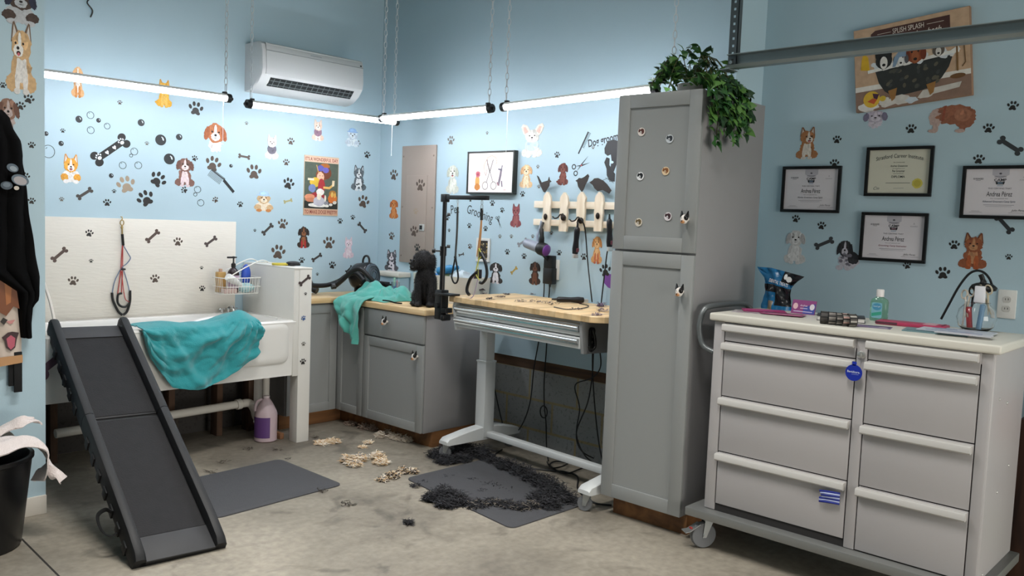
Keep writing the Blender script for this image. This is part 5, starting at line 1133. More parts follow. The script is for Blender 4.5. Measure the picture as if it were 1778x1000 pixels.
MB().tube(bez([(-.057, -.016, -.46), (-.05, -.016, -.51), (-.02, -.016, -.575), (.005, -.016, -.60)], 5), .008, 8).tube(bez([(.012, -.016, -.60), (.035, -.016, -.58), (.052, -.016, -.52), (.053, -.016, -.45)], 5), .008, 8).tube(bez([(.0, -.02, -.465), (-.022, -.02, -.475), (-.024, -.02, -.52), (-.005, -.02, -.545), (.025, -.02, -.55), (.048, -.02, -.53)], 5), .007, 8).build('padded_loop', black_pl, t)

# ------------------------------------------------------------------ wire basket with bottles on the tub end panel
wire = mat('wire_white', '#e8e6df', .35)
BX0, BX1, BY0, BY1, BZ0, BZ1 = -1.455, -1.178, -.27, -.10, .955, 1.06
t = thing('wire_basket', 'white wire basket of bottles hooked on the tub end panel', 'basket', (BX0, BY0, BZ0)); dx, dy, dz = BX1-BX0, BY1-BY0, BZ1-BZ0
mb = MB()
def wr(*p, r=.003, n=6): mb.tube([Vector(q) for q in p], r, n)
for z, r in ((0, .0025), (dz*.45, .002), (dz, .0035)):
    e = .0 if z else .012
    mb.tube([(x, y, z) for x, y in rrect(e, e, dx-e, dy-e, .03, 4)], r, 6, closed=True)
for k in range(12):
    x = .03+(dx-.06)*k/11
    for y in (0, dy): wr((x, y if y else .0, dz), (x, y+(.012 if y == 0 else -.012), 0), r=.0017, n=5)
    wr((x, .012, 0), (x, dy-.012, 0), r=.0017, n=5)
for k in range(6):
    y = .03+(dy-.06)*k/5
    for x in (0, dx): wr((x, y, dz), (x+(.012 if x == 0 else -.012), y, 0), r=.0017, n=5)
mb.build('wires', wire, t)
mb = MB()
for y in (.01, dy-.01):
    mb.tube(bez([(dx*.1, y, dz), (dx*.5, y, dz+.06), (dx*.98, y, dz+.115), (dx+.07, y, 1.156-BZ0), (dx+.13, y, 1.1535-BZ0)], 6), .004, 7)
mb.tube([(dx+.13, .01, 1.1535-BZ0), (dx+.13, dy-.01, 1.1535-BZ0)], .004, 7); mb.build('hanger', wire, t)
def bottle(name, px, py0, py1, y, prof, mats, label, cat='bottle', tilt=None, **k):
    p = on(px, py1, 1, y); return p
pB = Vector((-1.345, -.19, BZ0+.005))
t = thing('pump_bottle', 'dark pump bottle with a pink label in the wire basket', 'bottle', pB)
MB().lathe([(.0, 0), (.036, 0), (.038, .006), (.038, .12), (.034, .14), (.02, .158), (.013, .164), (.013, .17), (.0, .17)], 22).build('body', mat('dark_bottle', '#2a1d20', .25), t)
MB().lathe([(.0385, .03), (.0388, .034), (.0388, .11), (.0385, .114)], 22, cap=False).build('pink_label', flat('#b9a3b4'), t, label='pale pink label')
MB().lathe([(.015, .168), (.015, .19), (.008, .195), (.005, .2), (.005, .225), (.012, .228), (.012, .238), (.0, .24)], 16).box((-.045, -.007, .226), (.0, .007, .238), 0, .003).box((.0, -.007, .228), (.022, .007, .237), 0, .003).build('pump', black_pl, t)
p = Vector((-1.415, -.15, BZ0+.005)); t = thing('square_bottle', 'tan square bottle standing at the outer corner of the wire basket', 'bottle', p)
MB().box((-.027, -.022, 0), (.03, .022, .135), 0, .006).build('body', flat('#b48f54', .4), t); MB().lathe([(.0, .135), (.012, .135), (.012, .155), (.0, .156)], 14).build('cap', flat('#c2a08a', .4), t)
t = thing('squeeze_bottle', 'white squeeze bottle lying across the front of the wire basket', 'bottle', (-1.355, -.235, 1.035)); t.rotation_euler = (0, math.radians(118), math.radians(12))
MB().lathe([(.0, -.075), (.024, -.073), (.026, -.06), (.024, -.01), (.014, .05), (.009, .06), (.0, .061)], 18).build('body', flat('#e8e8e6', .35), t); MB().lathe([(.0, .06), (.009, .06), (.007, .085), (.0, .086)], 12).build('nozzle', flat('#d2c7c9', .4), t)
t = thing('bath_brush', 'blue oval bath brush standing in the wire basket', 'brush', (-1.235, -.16, BZ0+.045))
mb = MB(); mb.ball((0, 0, .07), (.034, .016, .075), 18, 12); mb.build('head', flat('#2c4fae', .4), t)
mb = MB()
for i in range(5):
    for j in range(9): mb.tube([(-.022+.011*i, .012, .02+.012*j), (-.022+.011*i, .026, .02+.012*j)], .003, 5)
mb.build('bristles', flat('#25407f', .7), t)
MB().box((-.018, -.012, 0), (.018, .012, .1), 0, .005).build('bottle', flat('#6f9cc0', .4), None, (-1.288, -.135, BZ0+.006), label='pale blue tube between the pump bottle and the blue brush', cat='tube')
MB().ball((0, 0, .03), (.062, .04, .032), 16, 10, fn=lambda d: 1+.2*nz(d.x*3, d.y*3, d.z*3)).build('bath_sponge', mat('sponge_teal', '#a9cdd0', .9, bump=.5, bscale=120), None, (-1.265, -.205, BZ0+.006), label='pale teal bath sponge in the wire basket', cat='sponge')
mb = MB(); mb.box((-.055, -.03, 0), (.035, .03, .03), 0, .006).build('soap_block', flat('#c9b0a8', .6), None, (-1.385, -.225, BZ0+.004), label='pinkish soap block at the bottom of the wire basket', cat='soap')
# small faucet on the tub ledge
t = thing('faucet', 'small chrome faucet on the back ledge of the tub under the basket', 'faucet', (-1.31, -.065, TZ1))
ch = mat('chrome')
MB().tube([(0, 0, 0), (0, 0, .03)], .012, 12).tube(bez([(0, 0, .025), (.0, -.03, .045), (.0, -.06, .04), (0, -.075, .02)], 5), .008, 8).build('spout', ch, t)
for s_ in (-1, 1): MB().tube([(s_*.045, 0, 0), (s_*.045, 0, .022)], .009, 10).box((s_*.045-.022, -.006, .02), (s_*.045+.022, .006, .03), 0, .003).build('handle', ch, t)
# slicker brush on the cap
p = on(512, 462, 1, -.42); t = thing('slicker_brush', 'black and yellow slicker brush lying on the cap of the tub end panel', 'brush', (-1.085, -.46, 1.15))
MB().box((-.02, -.03, .004), (.06, .035, .016), 0, .004).ball((.02, .0, .02), (.05, .035, .012), 14, 8).build('head', black_pl, t); MB().tube([(-.01, .0, .012), (-.06, .05, .008), (-.072, .1, .008)], [.009, .011, .008], 8).build('yellow_handle', flat('#d4c24a', .4), t)

# ------------------------------------------------------------------ gallon jug under the tub
t = thing('gallon_jug', 'translucent gallon jug of pink shampoo on the floor under the tub', 'jug', (-1.245, -.455, 0))
jw = mat('jug_plastic', '#d9c6cc', .3, trans=.35, ior=1.3); jp = mat('pink_shampoo', '#d9a3a8', .3)
body = [(.0, .0), (.062, .0), (.072, .008), (.072, .03), (.0715, .165)]
MB().lathe(body+[(.0, .165)], 26).build('shampoo', jp, t)
mb = MB(); mb.lathe([(.0728, .006), (.0735, .16), (.073, .18), (.067, .2), (.045, .245), (.026, .275), (.02, .283), (.02, .298), (.0, .298)], 26); mb.build('shell', jw, t)
MB().tube(bez([(-.022, .01, .275), (-.05, .02, .265), (-.062, .025, .235), (-.066, .025, .2)], 5), .009, 8).build('handle', jw, t)
MB().lathe([(.021, .284), (.0225, .286), (.0225, .298), (.0, .299)], 18).build('neck_ring', flat('#d8cccf', .4), t)
lb = MB(); n = 12; vs = []; fs = []
for i in range(n+1):
    a = math.radians(-205)+math.radians(105)*i/n
    for z in (.03, .165): vs.append((.0742*math.cos(a), .0742*math.sin(a), z))
for i in range(n): fs.append((2*i, 2*i+2, 2*i+3, 2*i+1))
lb.add(vs, fs); lb.build('purple_label', flat('#5a3a72', .5), t, label='purple label', fixn=False)

# ------------------------------------------------------------------ floor mats
fm = mat('floor_mat_grey', '#48484b', .75, vary=.08, vscale=25, bump=.3, bscale=220)
def fmat(c4, label, nm='floor_mat', lift=.012):
    c = sum((Vector((p[0], p[1], 0)) for p in c4), Vector())/4; P = [Vector((p[0], p[1], 0))-c for p in c4]; out = []
    for i in range(4):
        a, b, d_ = P[i-1], P[i], P[(i+1) % 4]; r = .05; v0 = (a-b).normalized()*r; v1 = (d_-b).normalized()*r
        for k in range(6): f = k/5; out.append((b+v0*(1-f)**2+v1*f**2))
    mb = MB(); mb.loft([[(p.x, p.y, 0) for p in out], [(p.x, p.y, .006) for p in out], [(p.x*.93, p.y*.93, lift) for p in out], [(p.x*.91, p.y*.91, lift) for p in out]])
    return mb.build(nm, fm, None, c, label=label, cat='mat', group='grey anti-fatigue mats')
fmat([(-2.21, -1.60), (-1.425, -1.555), (-1.42, -.905), (-2.2, -.95)], 'grey floor mat lying beside the ramp in front of the tub')
fmat([(-1.215, -2.645), (-.60, -2.655), (-.46, -1.70), (-1.085, -1.69)], 'grey floor mat covered in black hair in front of the grooming table')

# ------------------------------------------------------------------ hair clippings
def hair(name, spots, cols, label, n, ln, seed, spread=.05, h=.05, width=.003, curl=1.6, z0=0.):
    """loose clumps: many short curved locks"""
    rr = random.Random(seed); mb = MB(); n = int(n*(4.2 if width > .0035 else 2.2)) if z0 == 0 else n; width *= .30 if width > .0035 else .6; ln *= .6; cx = sum(s_[0] for s_ in spots)/len(spots); cy = sum(s_[1] for s_ in spots)/len(spots)
    for i in range(n):
        sx_, sy_, r, hh = spots[rr.randrange(len(spots))]; a = rr.uniform(0, 2*PI); q = r*math.sqrt(rr.random())*1.0; x, y = sx_+q*math.cos(a), sy_+q*math.sin(a)
        z = rr.uniform(0.002, 1)**1.2*hh*(1-.6*(q/r)**2)+.003
        d = rr.uniform(0, 2*PI); b = rr.uniform(-1, 1)*curl; l = ln*rr.uniform(.5, 1.3); k = 5; wd = width*rr.uniform(.7, 1.6); el = rr.uniform(-.5, .9)
        p = Vector((x-cx, y-cy, z+z0)); L_ = []
        for j in range(k):
            f = j/(k-1); an = d+b*2.2*f; L_.append((p.copy(), wd*(math.sin(PI*(.12+.85*f)))+.0004, an)); p += Vector((math.cos(an)*math.cos(el), math.sin(an)*math.cos(el), math.sin(el)*(1-1.6*f)))*l/(k-1)
            p.z = max(p.z, z0+.0025)
        vs = []; fs = []
        for c_, w_, an in L_:
            nn = Vector((-math.sin(an), math.cos(an), 0))*w_; vs += [c_+nn, c_-nn, c_+Vector((0, 0, w_*.7))]
        for j in range(k-1):
            for e in range(3): fs.append((j*3+e, j*3+(e+1) % 3, j*3+3+(e+1) % 3, j*3+3+e))
        mb.add(vs, fs, rr.randrange(len(cols)))
    for sx_, sy_, r, hh in spots:
        if hh > .025 and r > .025: mb.ball((sx_-cx, sy_-cy, z0+hh*.15), (r*.72, r*.72, hh*.5), 12, 7, 0, fn=lambda d: 1+.3*nz(d.x*3+sx_*9, d.y*3, d.z*3))
    return mb.build(name, [mat('hair_'+c.lstrip('#'), c, .85) for c in cols], None, (cx, cy, 0), smooth=0, fixn=False, label=label, cat='hair', group='hair clippings on the floor', kind='stuff')
def fl(px, py): p = on(px, py, 2, .01); return p.x, p.y
BK = ['#1d1d20', '#2a2a2e', '#141416', '#3a393d']
def sp(L_): return [(*fl(x, y), r, h) for x, y, r, h in L_]
hair('dog_hair', sp([(760, 790, .07, .05), (785, 782, .09, .08), (810, 785, .09, .09), (835, 790, .08, .08), (775, 800, .07, .04), (800, 797, .07, .05), (848, 797, .05, .04)]), BK, 'black hair pile on the floor behind the front foot of the grooming table', 1500, .06, 1)
hair('dog_hair', sp([(860, 803, .05, .04), (880, 812, .07, .07), (905, 822, .08, .07), (925, 833, .07, .06), (945, 842, .08, .07), (960, 855, .09, .09), (975, 868, .09, .08), (940, 868, .08, .06), (955, 880, .06, .05)]), BK, 'long ridge of black hair curving along the back of the hair-covered mat', 2100, .06, 2)
hair('dog_hair', sp([(750, 866, .05, .04), (770, 862, .08, .07), (790, 868, .07, .06), (775, 875, .06, .05), (800, 872, .05, .04)]), BK, 'round pile of black hair at the front edge of the hair-covered mat', 1000, .055, 3)
hair('dog_hair', sp([(830, 878, .06, .04), (855, 874, .05, .035), (880, 878, .06, .04), (905, 882, .06, .04), (925, 880, .05, .04)]), BK+['#6f675e'], 'low band of dark hair across the front of the hair-covered mat', 760, .05, 4)
hair('dog_hair', sp([(780, 828, .04, .012), (850, 840, .05, .014), (820, 832, .03, .01), (720, 842, .03, .012), (736, 836, .02, .01), (865, 845, .03, .012), (890, 850, .04, .01), (840, 852, .03, .01), (920, 858, .03, .01)]), BK, 'thin scattered black hair across the middle of the hair-covered mat', 170, .04, 5)
hair('dog_hair', sp([(710, 906, .025, .018)]), BK, 'single small tuft of dark hair alone on the bare floor', 60, .04, 6)
CR = ['#d9bf9a', '#e6d6bd', '#c9a578', '#efe6d8']
hair('dog_hair', sp([(606, 800, .045, .045), (624, 797, .04, .04), (616, 806, .035, .03)]), CR+['#8a8480'], 'cream and grey hair clump nearest the floor mat beside the ramp', 260, .055, 7, width=.007)
hair('dog_hair', sp([(656, 795, .04, .045), (662, 803, .035, .03)]), CR, 'fluffy cream hair clump in the middle of the bare floor', 220, .055, 8, width=.007)
hair('dog_hair', sp([(680, 826, .04, .03), (700, 818, .03, .03), (716, 818, .025, .02), (664, 832, .02, .015)]), CR+['#3a3030', '#241f20', '#2f2828'], 'mixed black and cream hair clump at the corner of the hair-covered mat', 280, .05, 9, width=.006)
hair('dog_hair', sp([(560, 768, .05, .015), (578, 766, .04, .02), (690, 0, .0, .0)][:2]), CR, 'flat light tan hair clump by the foot of the tub end panel', 150, .055, 10, width=.006)
hair('dog_hair', sp([(630, 775, .02, .012), (640, 767, .03, .012)]), CR, 'two wisps of cream hair on the shaded floor before the cabinets', 70, .04, 11, width=.006)
hair('dog_hair', sp([(632, 742, .04, .03), (648, 744, .04, .04), (640, 738, .05, .03), (610, 735, .05, .015)]), ['#8a7466', '#a08c7c', '#6f5c50', '#b7a698'], 'dusty brown hair drift along the cabinet toe kick', 300, .05, 12, width=.007)
hair('dog_hair', sp([(660, 757, .03, .04), (680, 758, .03, .035), (692, 761, .04, .04), (706, 764, .035, .035), (674, 752, .03, .03)]), ['#cdbfae', '#d9cfc2', '#b7a894'], 'pale hair balls gathered under the drawer cabinet', 320, .045, 13, width=.007)
hair('dog_hair', sp([(382, 870, .01, .006), (425, 845, .02, .005), (452, 820, .02, .005), (500, 795, .02, .008), (420, 822, .02, .006), (470, 845, .02, .005), (440, 870, .02, .005), (395, 832, .02, .006), (510, 838, .02, .005)]), ['#2a2a2c', '#3a3a3c'], 'tiny dark hair bits scattered on the floor mat beside the ramp', 60, .018, 14, width=.004)
hair('dog_hair', sp([(480, 780, .02, .005), (430, 778, .03, .006), (385, 800, .03, .006), (365, 818, .03, .005), (600, 870, .03, .003), (560, 850, .02, .003), (605, 875, .02, .003), (545, 758, .02, .005)]), ['#3a332c', '#4a4238'], 'thin dark hair strands strewn on the bare floor before the tub', 50, .06, 15, width=.0025)

# ------------------------------------------------------------------ black aprons and printed cover on the stub wall
ab = mat('apron_black', '#060607', .95, vary=.2, vscale=12, spec=.15)
YA = Y_ST-.012
def contour(py, T_):
    for i in range(len(T_)-1):
        if py <= T_[i+1][1]: a, b = T_[i], T_[i+1]; f = (py-a[1])/(b[1]-a[1]); return a[0]+(b[0]-a[0])*f
    return T_[-1][0]
TA = [(2, 192), (14, 204), (21, 226), (34, 246), (40, 290), (43, 325), (47, 370), (52, 405), (56, 440), (64, 478), (63, 515), (62, 520), (52, 530), (50, 560), (51, 585)]
A0 = on(10, 400, 1, YA)
def apron(u, v):
    py = 192+393*v; xr = contour(py, TA); xl = -42+min(1, max(0, (v-.70)/.10))*70+max(0, v-.8)*40
    px = xl+(xr-xl)*u; p = on(px, py, 1, YA); dep = .035*math.sin(u*PI)**.7+.02*abs(math.sin(u*9+v*3))*min(1, v*3)+.015*nz(u*5, v*6, 2)
    return Vector((p.x, YA-abs(dep), p.z))-A0
t = thing('apron', 'black apron hanging on the stub wall, with a small grey puppy print', 'apron', A0)
MB().sheet(apron, 36, 60, .006).build('cloth', ab, t, smooth=60)
p = on(26, 318, 1, YA-.075); d = Draw(.0006, .0006); k = 4.6/1488
for x, y, rx, ry, c, l, r in ((-3, 22, 8, 6, '#55636f', 0, -20), (-2, 21, 5, 3.5, '#8f9aa2', 1, -20), (7, 5, 12, 8, '#5b6a76', 0, -15), (7, 4, 9, 6, '#a5a0a2', 1, -15), (-11, -4, 8, 6, '#3f4b56', 0, 0), (-11, -3, 5, 3.5, '#66727c', 1, 0), (2, -7, 3.5, 3, '#c9bfb2', 1, 0)): d.ell(x*k, y*k, rx*k, ry*k, c, l, r)
d.done('puppy_print', frame(p-A0, (1, 0, 0), (0, 0, 1)), t)
TB = [(26, 496), (30, 540), (36, 580), (36, 622), (34, 627)]
YB = Y_ST-.004
B0 = on(15, 560, 1, YB)
def cover(u, v):
    py = 490+140*v; xr = contour(py, TB); px = -8+(xr+8)*u; p = on(px, py-3*u*v, 1, YB-.012); return Vector((p.x, YB-.014-.012*math.sin(u*PI)-.005*nz(u*4, v*4), p.z))-B0
t = thing('printed_towel', 'hanging towel printed with a ginger and white cat face sticking out its tongue', 'towel', B0)
cvm = mat('cat_print_cloth', '#cdbdb0', .85, vary=.1, vscale=10); MB().sheet(cover, 16, 24, .004).build('cloth', cvm, t, smooth=60)
d = Draw(.0005, .0005); Mp_ = frame(on(16, 560, 1, YB-.034)-B0, (1, 0, 0), (0, 0, 1))
d.poly([(x*k, y*k) for x, y in ((-18, 66), (8, 66), (14, 20), (6, 24), (-4, 10), (-18, 20))], '#7a4526').poly([(x*k, y*k) for x, y in ((-6, 60), (4, 60), (2, 30), (-4, 26))], '#a8683a', 1).poly([(x*k, y*k) for x, y in ((-18, -52), (18, -50), (18, -62), (-18, -66))], '#b98a5c')
d.poly([(x*k, y*k) for x, y in ((-12, 2), (-8, 8), (-2, 4), (-7, -3))], '#2a2420', 1).poly([(x*k, y*k) for x, y in ((-4, 2), (8, 4), (4, -2), (0, -2))], '#c98a86', 1)
d.poly([(x*k, y*k) for x, y in ((-10, -22), (-2, -15), (4, -14), (13, -16), (10, -26), (8, -38), (2, -43), (-4, -38), (-6, -28))], '#3a2226', 1).poly([(x*k, y*k) for x, y in ((-4, -24), (2, -19), (8, -24), (7, -36), (2, -41), (-2, -36))], '#b9586a', 2)
d.done('cat_face_print', Mp_, t)
p = on(24, 640, 1, YB-.01); MB().box((-.025, -.012, -.1), (.012, -.004, .1), 0, .002).box((-.005, -.02, -.13), (.03, -.012, .06), 0, .002).build('strap', mat('strap_black'), t).location = p-B0+Vector((.0, 0, .02))

# ------------------------------------------------------------------ black bin full of cloths
bc = Vector((-3.145, -1.262, 0)); bk = mat('bin_black', '#0e0e10', .3, vary=.1, vscale=3)
t = thing('laundry_bin', 'round black bin stuffed with used cloths beside the stub wall', 'bin', bc)
mb = MB(); mb.lathe([(.0, .0), (.165, .0), (.175, .012), (.217, .385), (.225, .39), (.225, .405), (.209, .405), (.206, .395), (.168, .02), (.0, .02)], 40); mb.build('body', bk, t)
mb = MB()
for a in (.4, .4+PI): c, s_ = math.cos(a), math.sin(a); mb.tube(bez([(c*.215+s_*.05, s_*.215-c*.05, .385), (c*.24+s_*.04, s_*.24-c*.04, .375), (c*.245, s_*.245, .365), (c*.24-s_*.04, s_*.24+c*.04, .375), (c*.215-s_*.05, s_*.215+c*.05, .385)], 4), .007, 7)
mb.build('rope_handle', flat('#b9aa94', .9), t)
rag = mat('rag_white', '#d8ccc8', .95, vary=.08, vscale=20, bump=.4, bscale=150, sheen=.3); rag2 = mat('rag_grey', '#8f8f88', .95, vary=.2, vscale=14, bump=.4, bscale=150); rag3 = mat('rag_tan', '#b59a7c', .95, vary=.25, vscale=16, bump=.4, bscale=150)
def rag_at(path, wd, m, label, seed, th=.006):
    P = bez(path, 8); n = len(P)-1; o = Vector(path[len(path)//2])
    def fn(u, v):
        i = min(n-1, int(u*n)); p = P[i].lerp(P[i+1], u*n-i); tt = (P[i+1]-P[i]).normalized(); sd = tt.cross(Vector((0, 0, 1))); sd = sd.normalized() if sd.length > .1 else Vector((1, 0, 0))
        q = (v-.5)*2; return p+sd*wd*q*(1-.25*abs(math.sin(u*7+seed)))+Vector((0, 0, 1))*(-.35*wd*q*q+.02*nz(u*4+seed, v*4))+tt*.02*nz(u*5, v*5, seed)-o
    return MB().sheet(fn, 26, 14, th).build('cloth', m, None, o, label=label, cat='cloth', group='used cloths in the bin', smooth=60)
rag_at([bc+Vector(q)-Vector((0, 0, .025)) for q in ((-.25, -.22, .36), (-.1, -.16, .475), (.05, -.1, .50), (.16, -.06, .50), (.245, -.05, .46), (.275, -.055, .36), (.27, -.06, .31))], .095, rag, 'white cloth draped over the rim of the black bin, its end hanging outside', 1)
rag_at([bc+Vector(q)-Vector((0, 0, .025)) for q in ((-.02, .05, .45), (.10, .06, .51), (.20, .07, .55), (.27, .08, .535))], .05, rag, 'white cloth end sticking up out of the black bin', 2)
rag_at([bc+Vector(q)-Vector((0, 0, .025)) for q in ((-.1, .0, .42), (-.04, .03, .52), (.04, .05, .56), (.10, .06, .53), (.12, .03, .45))], .08, rag2, 'grey patterned cloth bunched up in the black bin', 3)
rag_at([bc+Vector(q)-Vector((0, 0, .025)) for q in ((-.2, -.02, .43), (-.12, -.04, .50), (-.06, -.07, .50), (-.02, -.08, .45))], .07, rag3, 'tan patterned cloth bunched up in the black bin', 5)
MB().tube(bez([(0, 0, 0), (.008, -.006, -.03), (.01, -.004, -.07)], 4), [.009]*4+[.010]*4+[.013], 7).build('tie_string', rag, None, bc+Vector((-.02, -.226, .395)), label='white knotted tie string hanging down the front of the bin', cat='string')
# ------------------------------------------------------------------ force dryer on the worktop
t = thing('force_dryer', 'black canister dog dryer with coiled hose on the worktop corner', 'dryer', (-.36, -.26, .916))
dr_m = mat('dryer_black', '#17181a', .28); hose_m = mat('dryer_hose', '#111113', .5)
axd = Vector((.30, -.93, .12)).normalized(); C0 = Vector((0, 0, .135)); Md = Matrix.Translation(C0) @ axd.to_track_quat('Z', 'Y').to_matrix().to_4x4()
MB().lathe([(.0, -.07), (.04, -.068), (.085, -.045), (.1, -.01), (.1, .09), (.094, .1), (.0, .1)], 30, M=Md).build('canister', dr_m, t)
MB().lathe([(.0, .099), (.088, .099), (.088, .118), (.07, .124), (.0, .126)], 30, M=Md).build('filter_cap', mat('dryer_smoke', '#56616a', .15), t)
mb = MB()
for r in (.03, .05, .07): mb.tube([Md @ Vector((r*math.cos(a), r*math.sin(a), .126)) for a in [2*PI*i/24 for i in range(24)]], .002, 5, closed=True)
mb.build('grille', dr_m, t)
up_ = Vector((0, 0, 1)); h0 = C0+Vector((0, 0, .094))+axd*.05
MB().tube(bez([h0-axd*.028, h0-axd*.026+up_*.03, h0-axd*.012+up_*.052, h0+axd*.012+up_*.052, h0+axd*.026+up_*.03, h0+axd*.028], 6), .008, 8).build('handle', dr_m, t)
mb = MB()
for a in (.0, .07):
    for s_ in (-1, 1): q = C0+axd*a+Vector((.93, .3, 0))*.05*s_; mb.tube([q+Vector((0, 0, -.08)), Vector((q.x, q.y, .0))], [.012, .016], 8)
mb.build('foot', dr_m, t)
def hose(pts, r=.021, rib=.0009, step=.011):
    P = bez([Vector(p) for p in pts], 14); Q = [P[0]]; acc = 0
    out = []; rs = []; L_ = 0
    for i in range(1, len(P)):
        seg = (P[i]-P[i-1]); n = max(1, int(seg.length/(step/2)))
        for j in range(n): out.append(P[i-1]+seg*j/n)
    for i in range(len(out)): rs.append(r+(rib if i % 2 else -rib))
    return MB().tube(out, rs, 12)
o_ = t.location
Hh = lambda px, py, x=-.50: on(px, py, 0, x)-o_
hose([Hh(653, 495, -.44), Hh(641, 481, -.49), Hh(626, 467, -.52), Hh(611, 471, -.54), Hh(596, 485, -.56), Hh(583, 496, -.57)], .0165).build('hose', hose_m, t)
hose([Hh(632, 488, -.47), Hh(618, 474, -.48), Hh(603, 478, -.49), Hh(590, 487, -.48)] + [on(x, y, 1, -.17)-o_ for x, y in ((572, 494), (556, 496), (540, 495))], .0165).build('hose', hose_m, t)
q = Hh(583, 496, -.57); MB().tube([q, q+Vector((-.03, .012, -.004))], .023, 14, cap=False).tube([q, q+Vector((-.028, .011, -.004))], .0195, 14).build('hose_cuff', dr_m, t)
t2 = MB(); p = on(546, 500, 1, -.33); t2.tube(bez([(-.01, .08, .16), (0, .05, .10), (.012, .01, .045), (.03, -.03, .024)], 6), [.03]*7+[.028]*6+[.024]*6, 12)
p = on(549, 510, 2, .918); t2.build('dryer_nozzle', dr_m, None, (p.x-.03, p.y+.02, .9165), label='black dryer nozzle leaning against the tub end panel on the worktop', cat='nozzle')

# ------------------------------------------------------------------ things along the long wall on the worktop
bw = mat('bin_white', '#d9d3c6', .5, vary=.03); lb_ = mat('box_blue', '#a9c3d0', .35)
t = thing('storage_box', 'pale blue storage box with a white lid against the wall behind the dryer', 'box', (-.115, -.29, .916))
MB().box((0, -.12, 0), (.105, .14, .135), 0, .008).build('body', lb_, t); MB().box((-.012, -.132, .132), (.108, .15, .168), 0, .006).build('lid', flat('#e2ddd2', .4), t)
t = thing('clip_crate', 'small black crate in front of the pale blue storage box', 'crate', (-.19, -.27, .916))
MB().box((0, -.075, 0), (.06, .075, .075), 0, .004).box((-.004, -.082, .07), (.064, .082, .08), 0, .003).build('body', black_pl, t)
mb = MB()
for i in range(6): mb.box((-.002, -.068+i*.024, .078), (.05, -.056+i*.024, .094), 0, .003)
mb.build('clips', mat('clip_grey', '#2c2d30', .5), t)
pj = Vector((-.30, -.60, .916)); t = thing('comb_jar', 'clear cup with blue combs and bands beside the sitting dog', 'cup', pj)
gl = mat('clear_plastic', '#eef4f4', .08, trans=.9, ior=1.3)
MB().lathe([(.026, 0), (.031, .12), (.029, .12), (.024, .003)], 20).build('cup', gl, t)
MB().box((-.02, -.017, .01), (.018, -.008, .055), 0, .003).box((-.016, .004, .06), (.02, .012, .11), 0, .003).build('blue_band', flat('#3a74c0', .4), t)
MB().box((.002, -.012, .02), (.012, -.003, .13), 0, .003).build('pink_comb', flat('#c08a98', .4), t)
MB().box((-.018, -.004, .09), (-.004, .006, .15), 0, .003).build('green_comb', flat('#9cc6b0', .4), t)
t = thing('storage_bin', 'long white open bin on the worktop behind the dog and grooming post', 'bin', (-.1, -1.0, .916))
mb = MB(); x0, x1, y0, y1, H_ = -.10, .085, -.285, .34, .19
mb.loft([rloop(x0+.012, x1-.012, y0+.012, y1-.012, 0, .015), rloop(x0, x1, y0, y1, H_, .02), rloop(x0+.004, x1-.004, y0+.004, y1-.004, H_, .018), rloop(x0+.014, x1-.014, y0+.014, y1-.014, .006, .014)]); mb.build('body', bw, t)
for nm, y, x, z, r, c, lb2, kind in (('spray_bottle', .20, -.02, .1, .03, '#3f86c8', 'blue bottle lying across the white bin behind the dog', 'b'), ('cleaning_cloth', .08, .0, .13, .05, '#a9b78c', 'green folded cloth in the white bin behind the pole', 'c'), ('plastic_bag', -.06, .01, .14, .07, '#c6d3da', 'crumpled pale plastic bag in the white bin', 'c'), ('bottle', .04, -.03, .17, .03, '#2f7fb0', 'blue cap showing over the rim of the white bin beside the pole', 'b')):
    p = Vector((-.1+x, -1.0+y, .916+z))
    if kind == 'c': MB().ball((0, 0, .03), (r*.9, r*1.3, .055), 16, 10, fn=lambda d: 1+.35*nz(d.x*3+y*9, d.y*3, d.z*3)).build(nm, flat(c, .7), None, p, label=lb2, cat={'cleaning_cloth': 'cloth'}.get(nm, 'bag'))
    else: MB().lathe([(.0, -.08), (r, -.078), (r, .03), (r*.5, .06), (r*.5, .09), (.0, .092)], 16, M=Matrix.Rotation(1.35, 4, 'X') @ Matrix.Rotation(.2, 4, 'Y')).build(nm, flat(c, .4), None, p+Vector((0, 0, .06)), label=lb2, cat='bottle')

# ------------------------------------------------------------------ the black dog
td = thing('dog', 'small fluffy black dog sitting on the worktop, looking sideways', 'dog', (-.462, -1.105, .916), math.radians(-47.3))
dm_ = mat('dog_black_fur', '#131214', .7, vary=.3, vscale=18, bump=.4, bscale=90); df = mat('dog_fur_strands', '#1d1a1a', .45, vary=.5, vscale=30)
S_ = MB(); B_ = S_.ball
B_((0, .02, .14), (.075, .068, .125), 20, 14); B_((0, .055, .07), (.082, .065, .07)); B_((0, -.01, .2), (.062, .055, .075)); B_((-.004, 0, .25), (.05, .05, .05))
for e in (-1, 1):
    B_((e*.058, .02, .055), (.036, .058, .056)); B_((e*.072, -.03, .018), (.024, .04, .018))
    S_.tube([(e*.04, -.025, .19), (e*.04, -.045, .12), (e*.037, -.052, .06), (e*.036, -.055, .012)], [.03, .026, .023, .021], 12); B_((e*.037, -.07, .016), (.026, .032, .017))
B_((-.018, -.01, .302), (.066, .062, .064)); B_((-.018, -.008, .335), (.05, .048, .036)); B_((-.068, -.03, .283), (.034, .038, .034)); B_((-.078, -.034, .262), (.028, .03, .026)); B_((-.06, -.03, .325), (.026, .026, .022))
B_((.046, -.005, .293), (.02, .034, .056)); B_((-.03, .052, .293), (.03, .02, .05)); B_((.07, .1, .05), (.03, .05, .03))
body = remesh(S_, 'body', dm_, td, .0055, 5)
mb = MB()
for v in ((-.077, -.058, .303), (-.102, -.012, .303)): mb.ball(v, .0075, 10, 7)
mb.build('eye', mat('dog_eye', '#0a0606', .05), td)
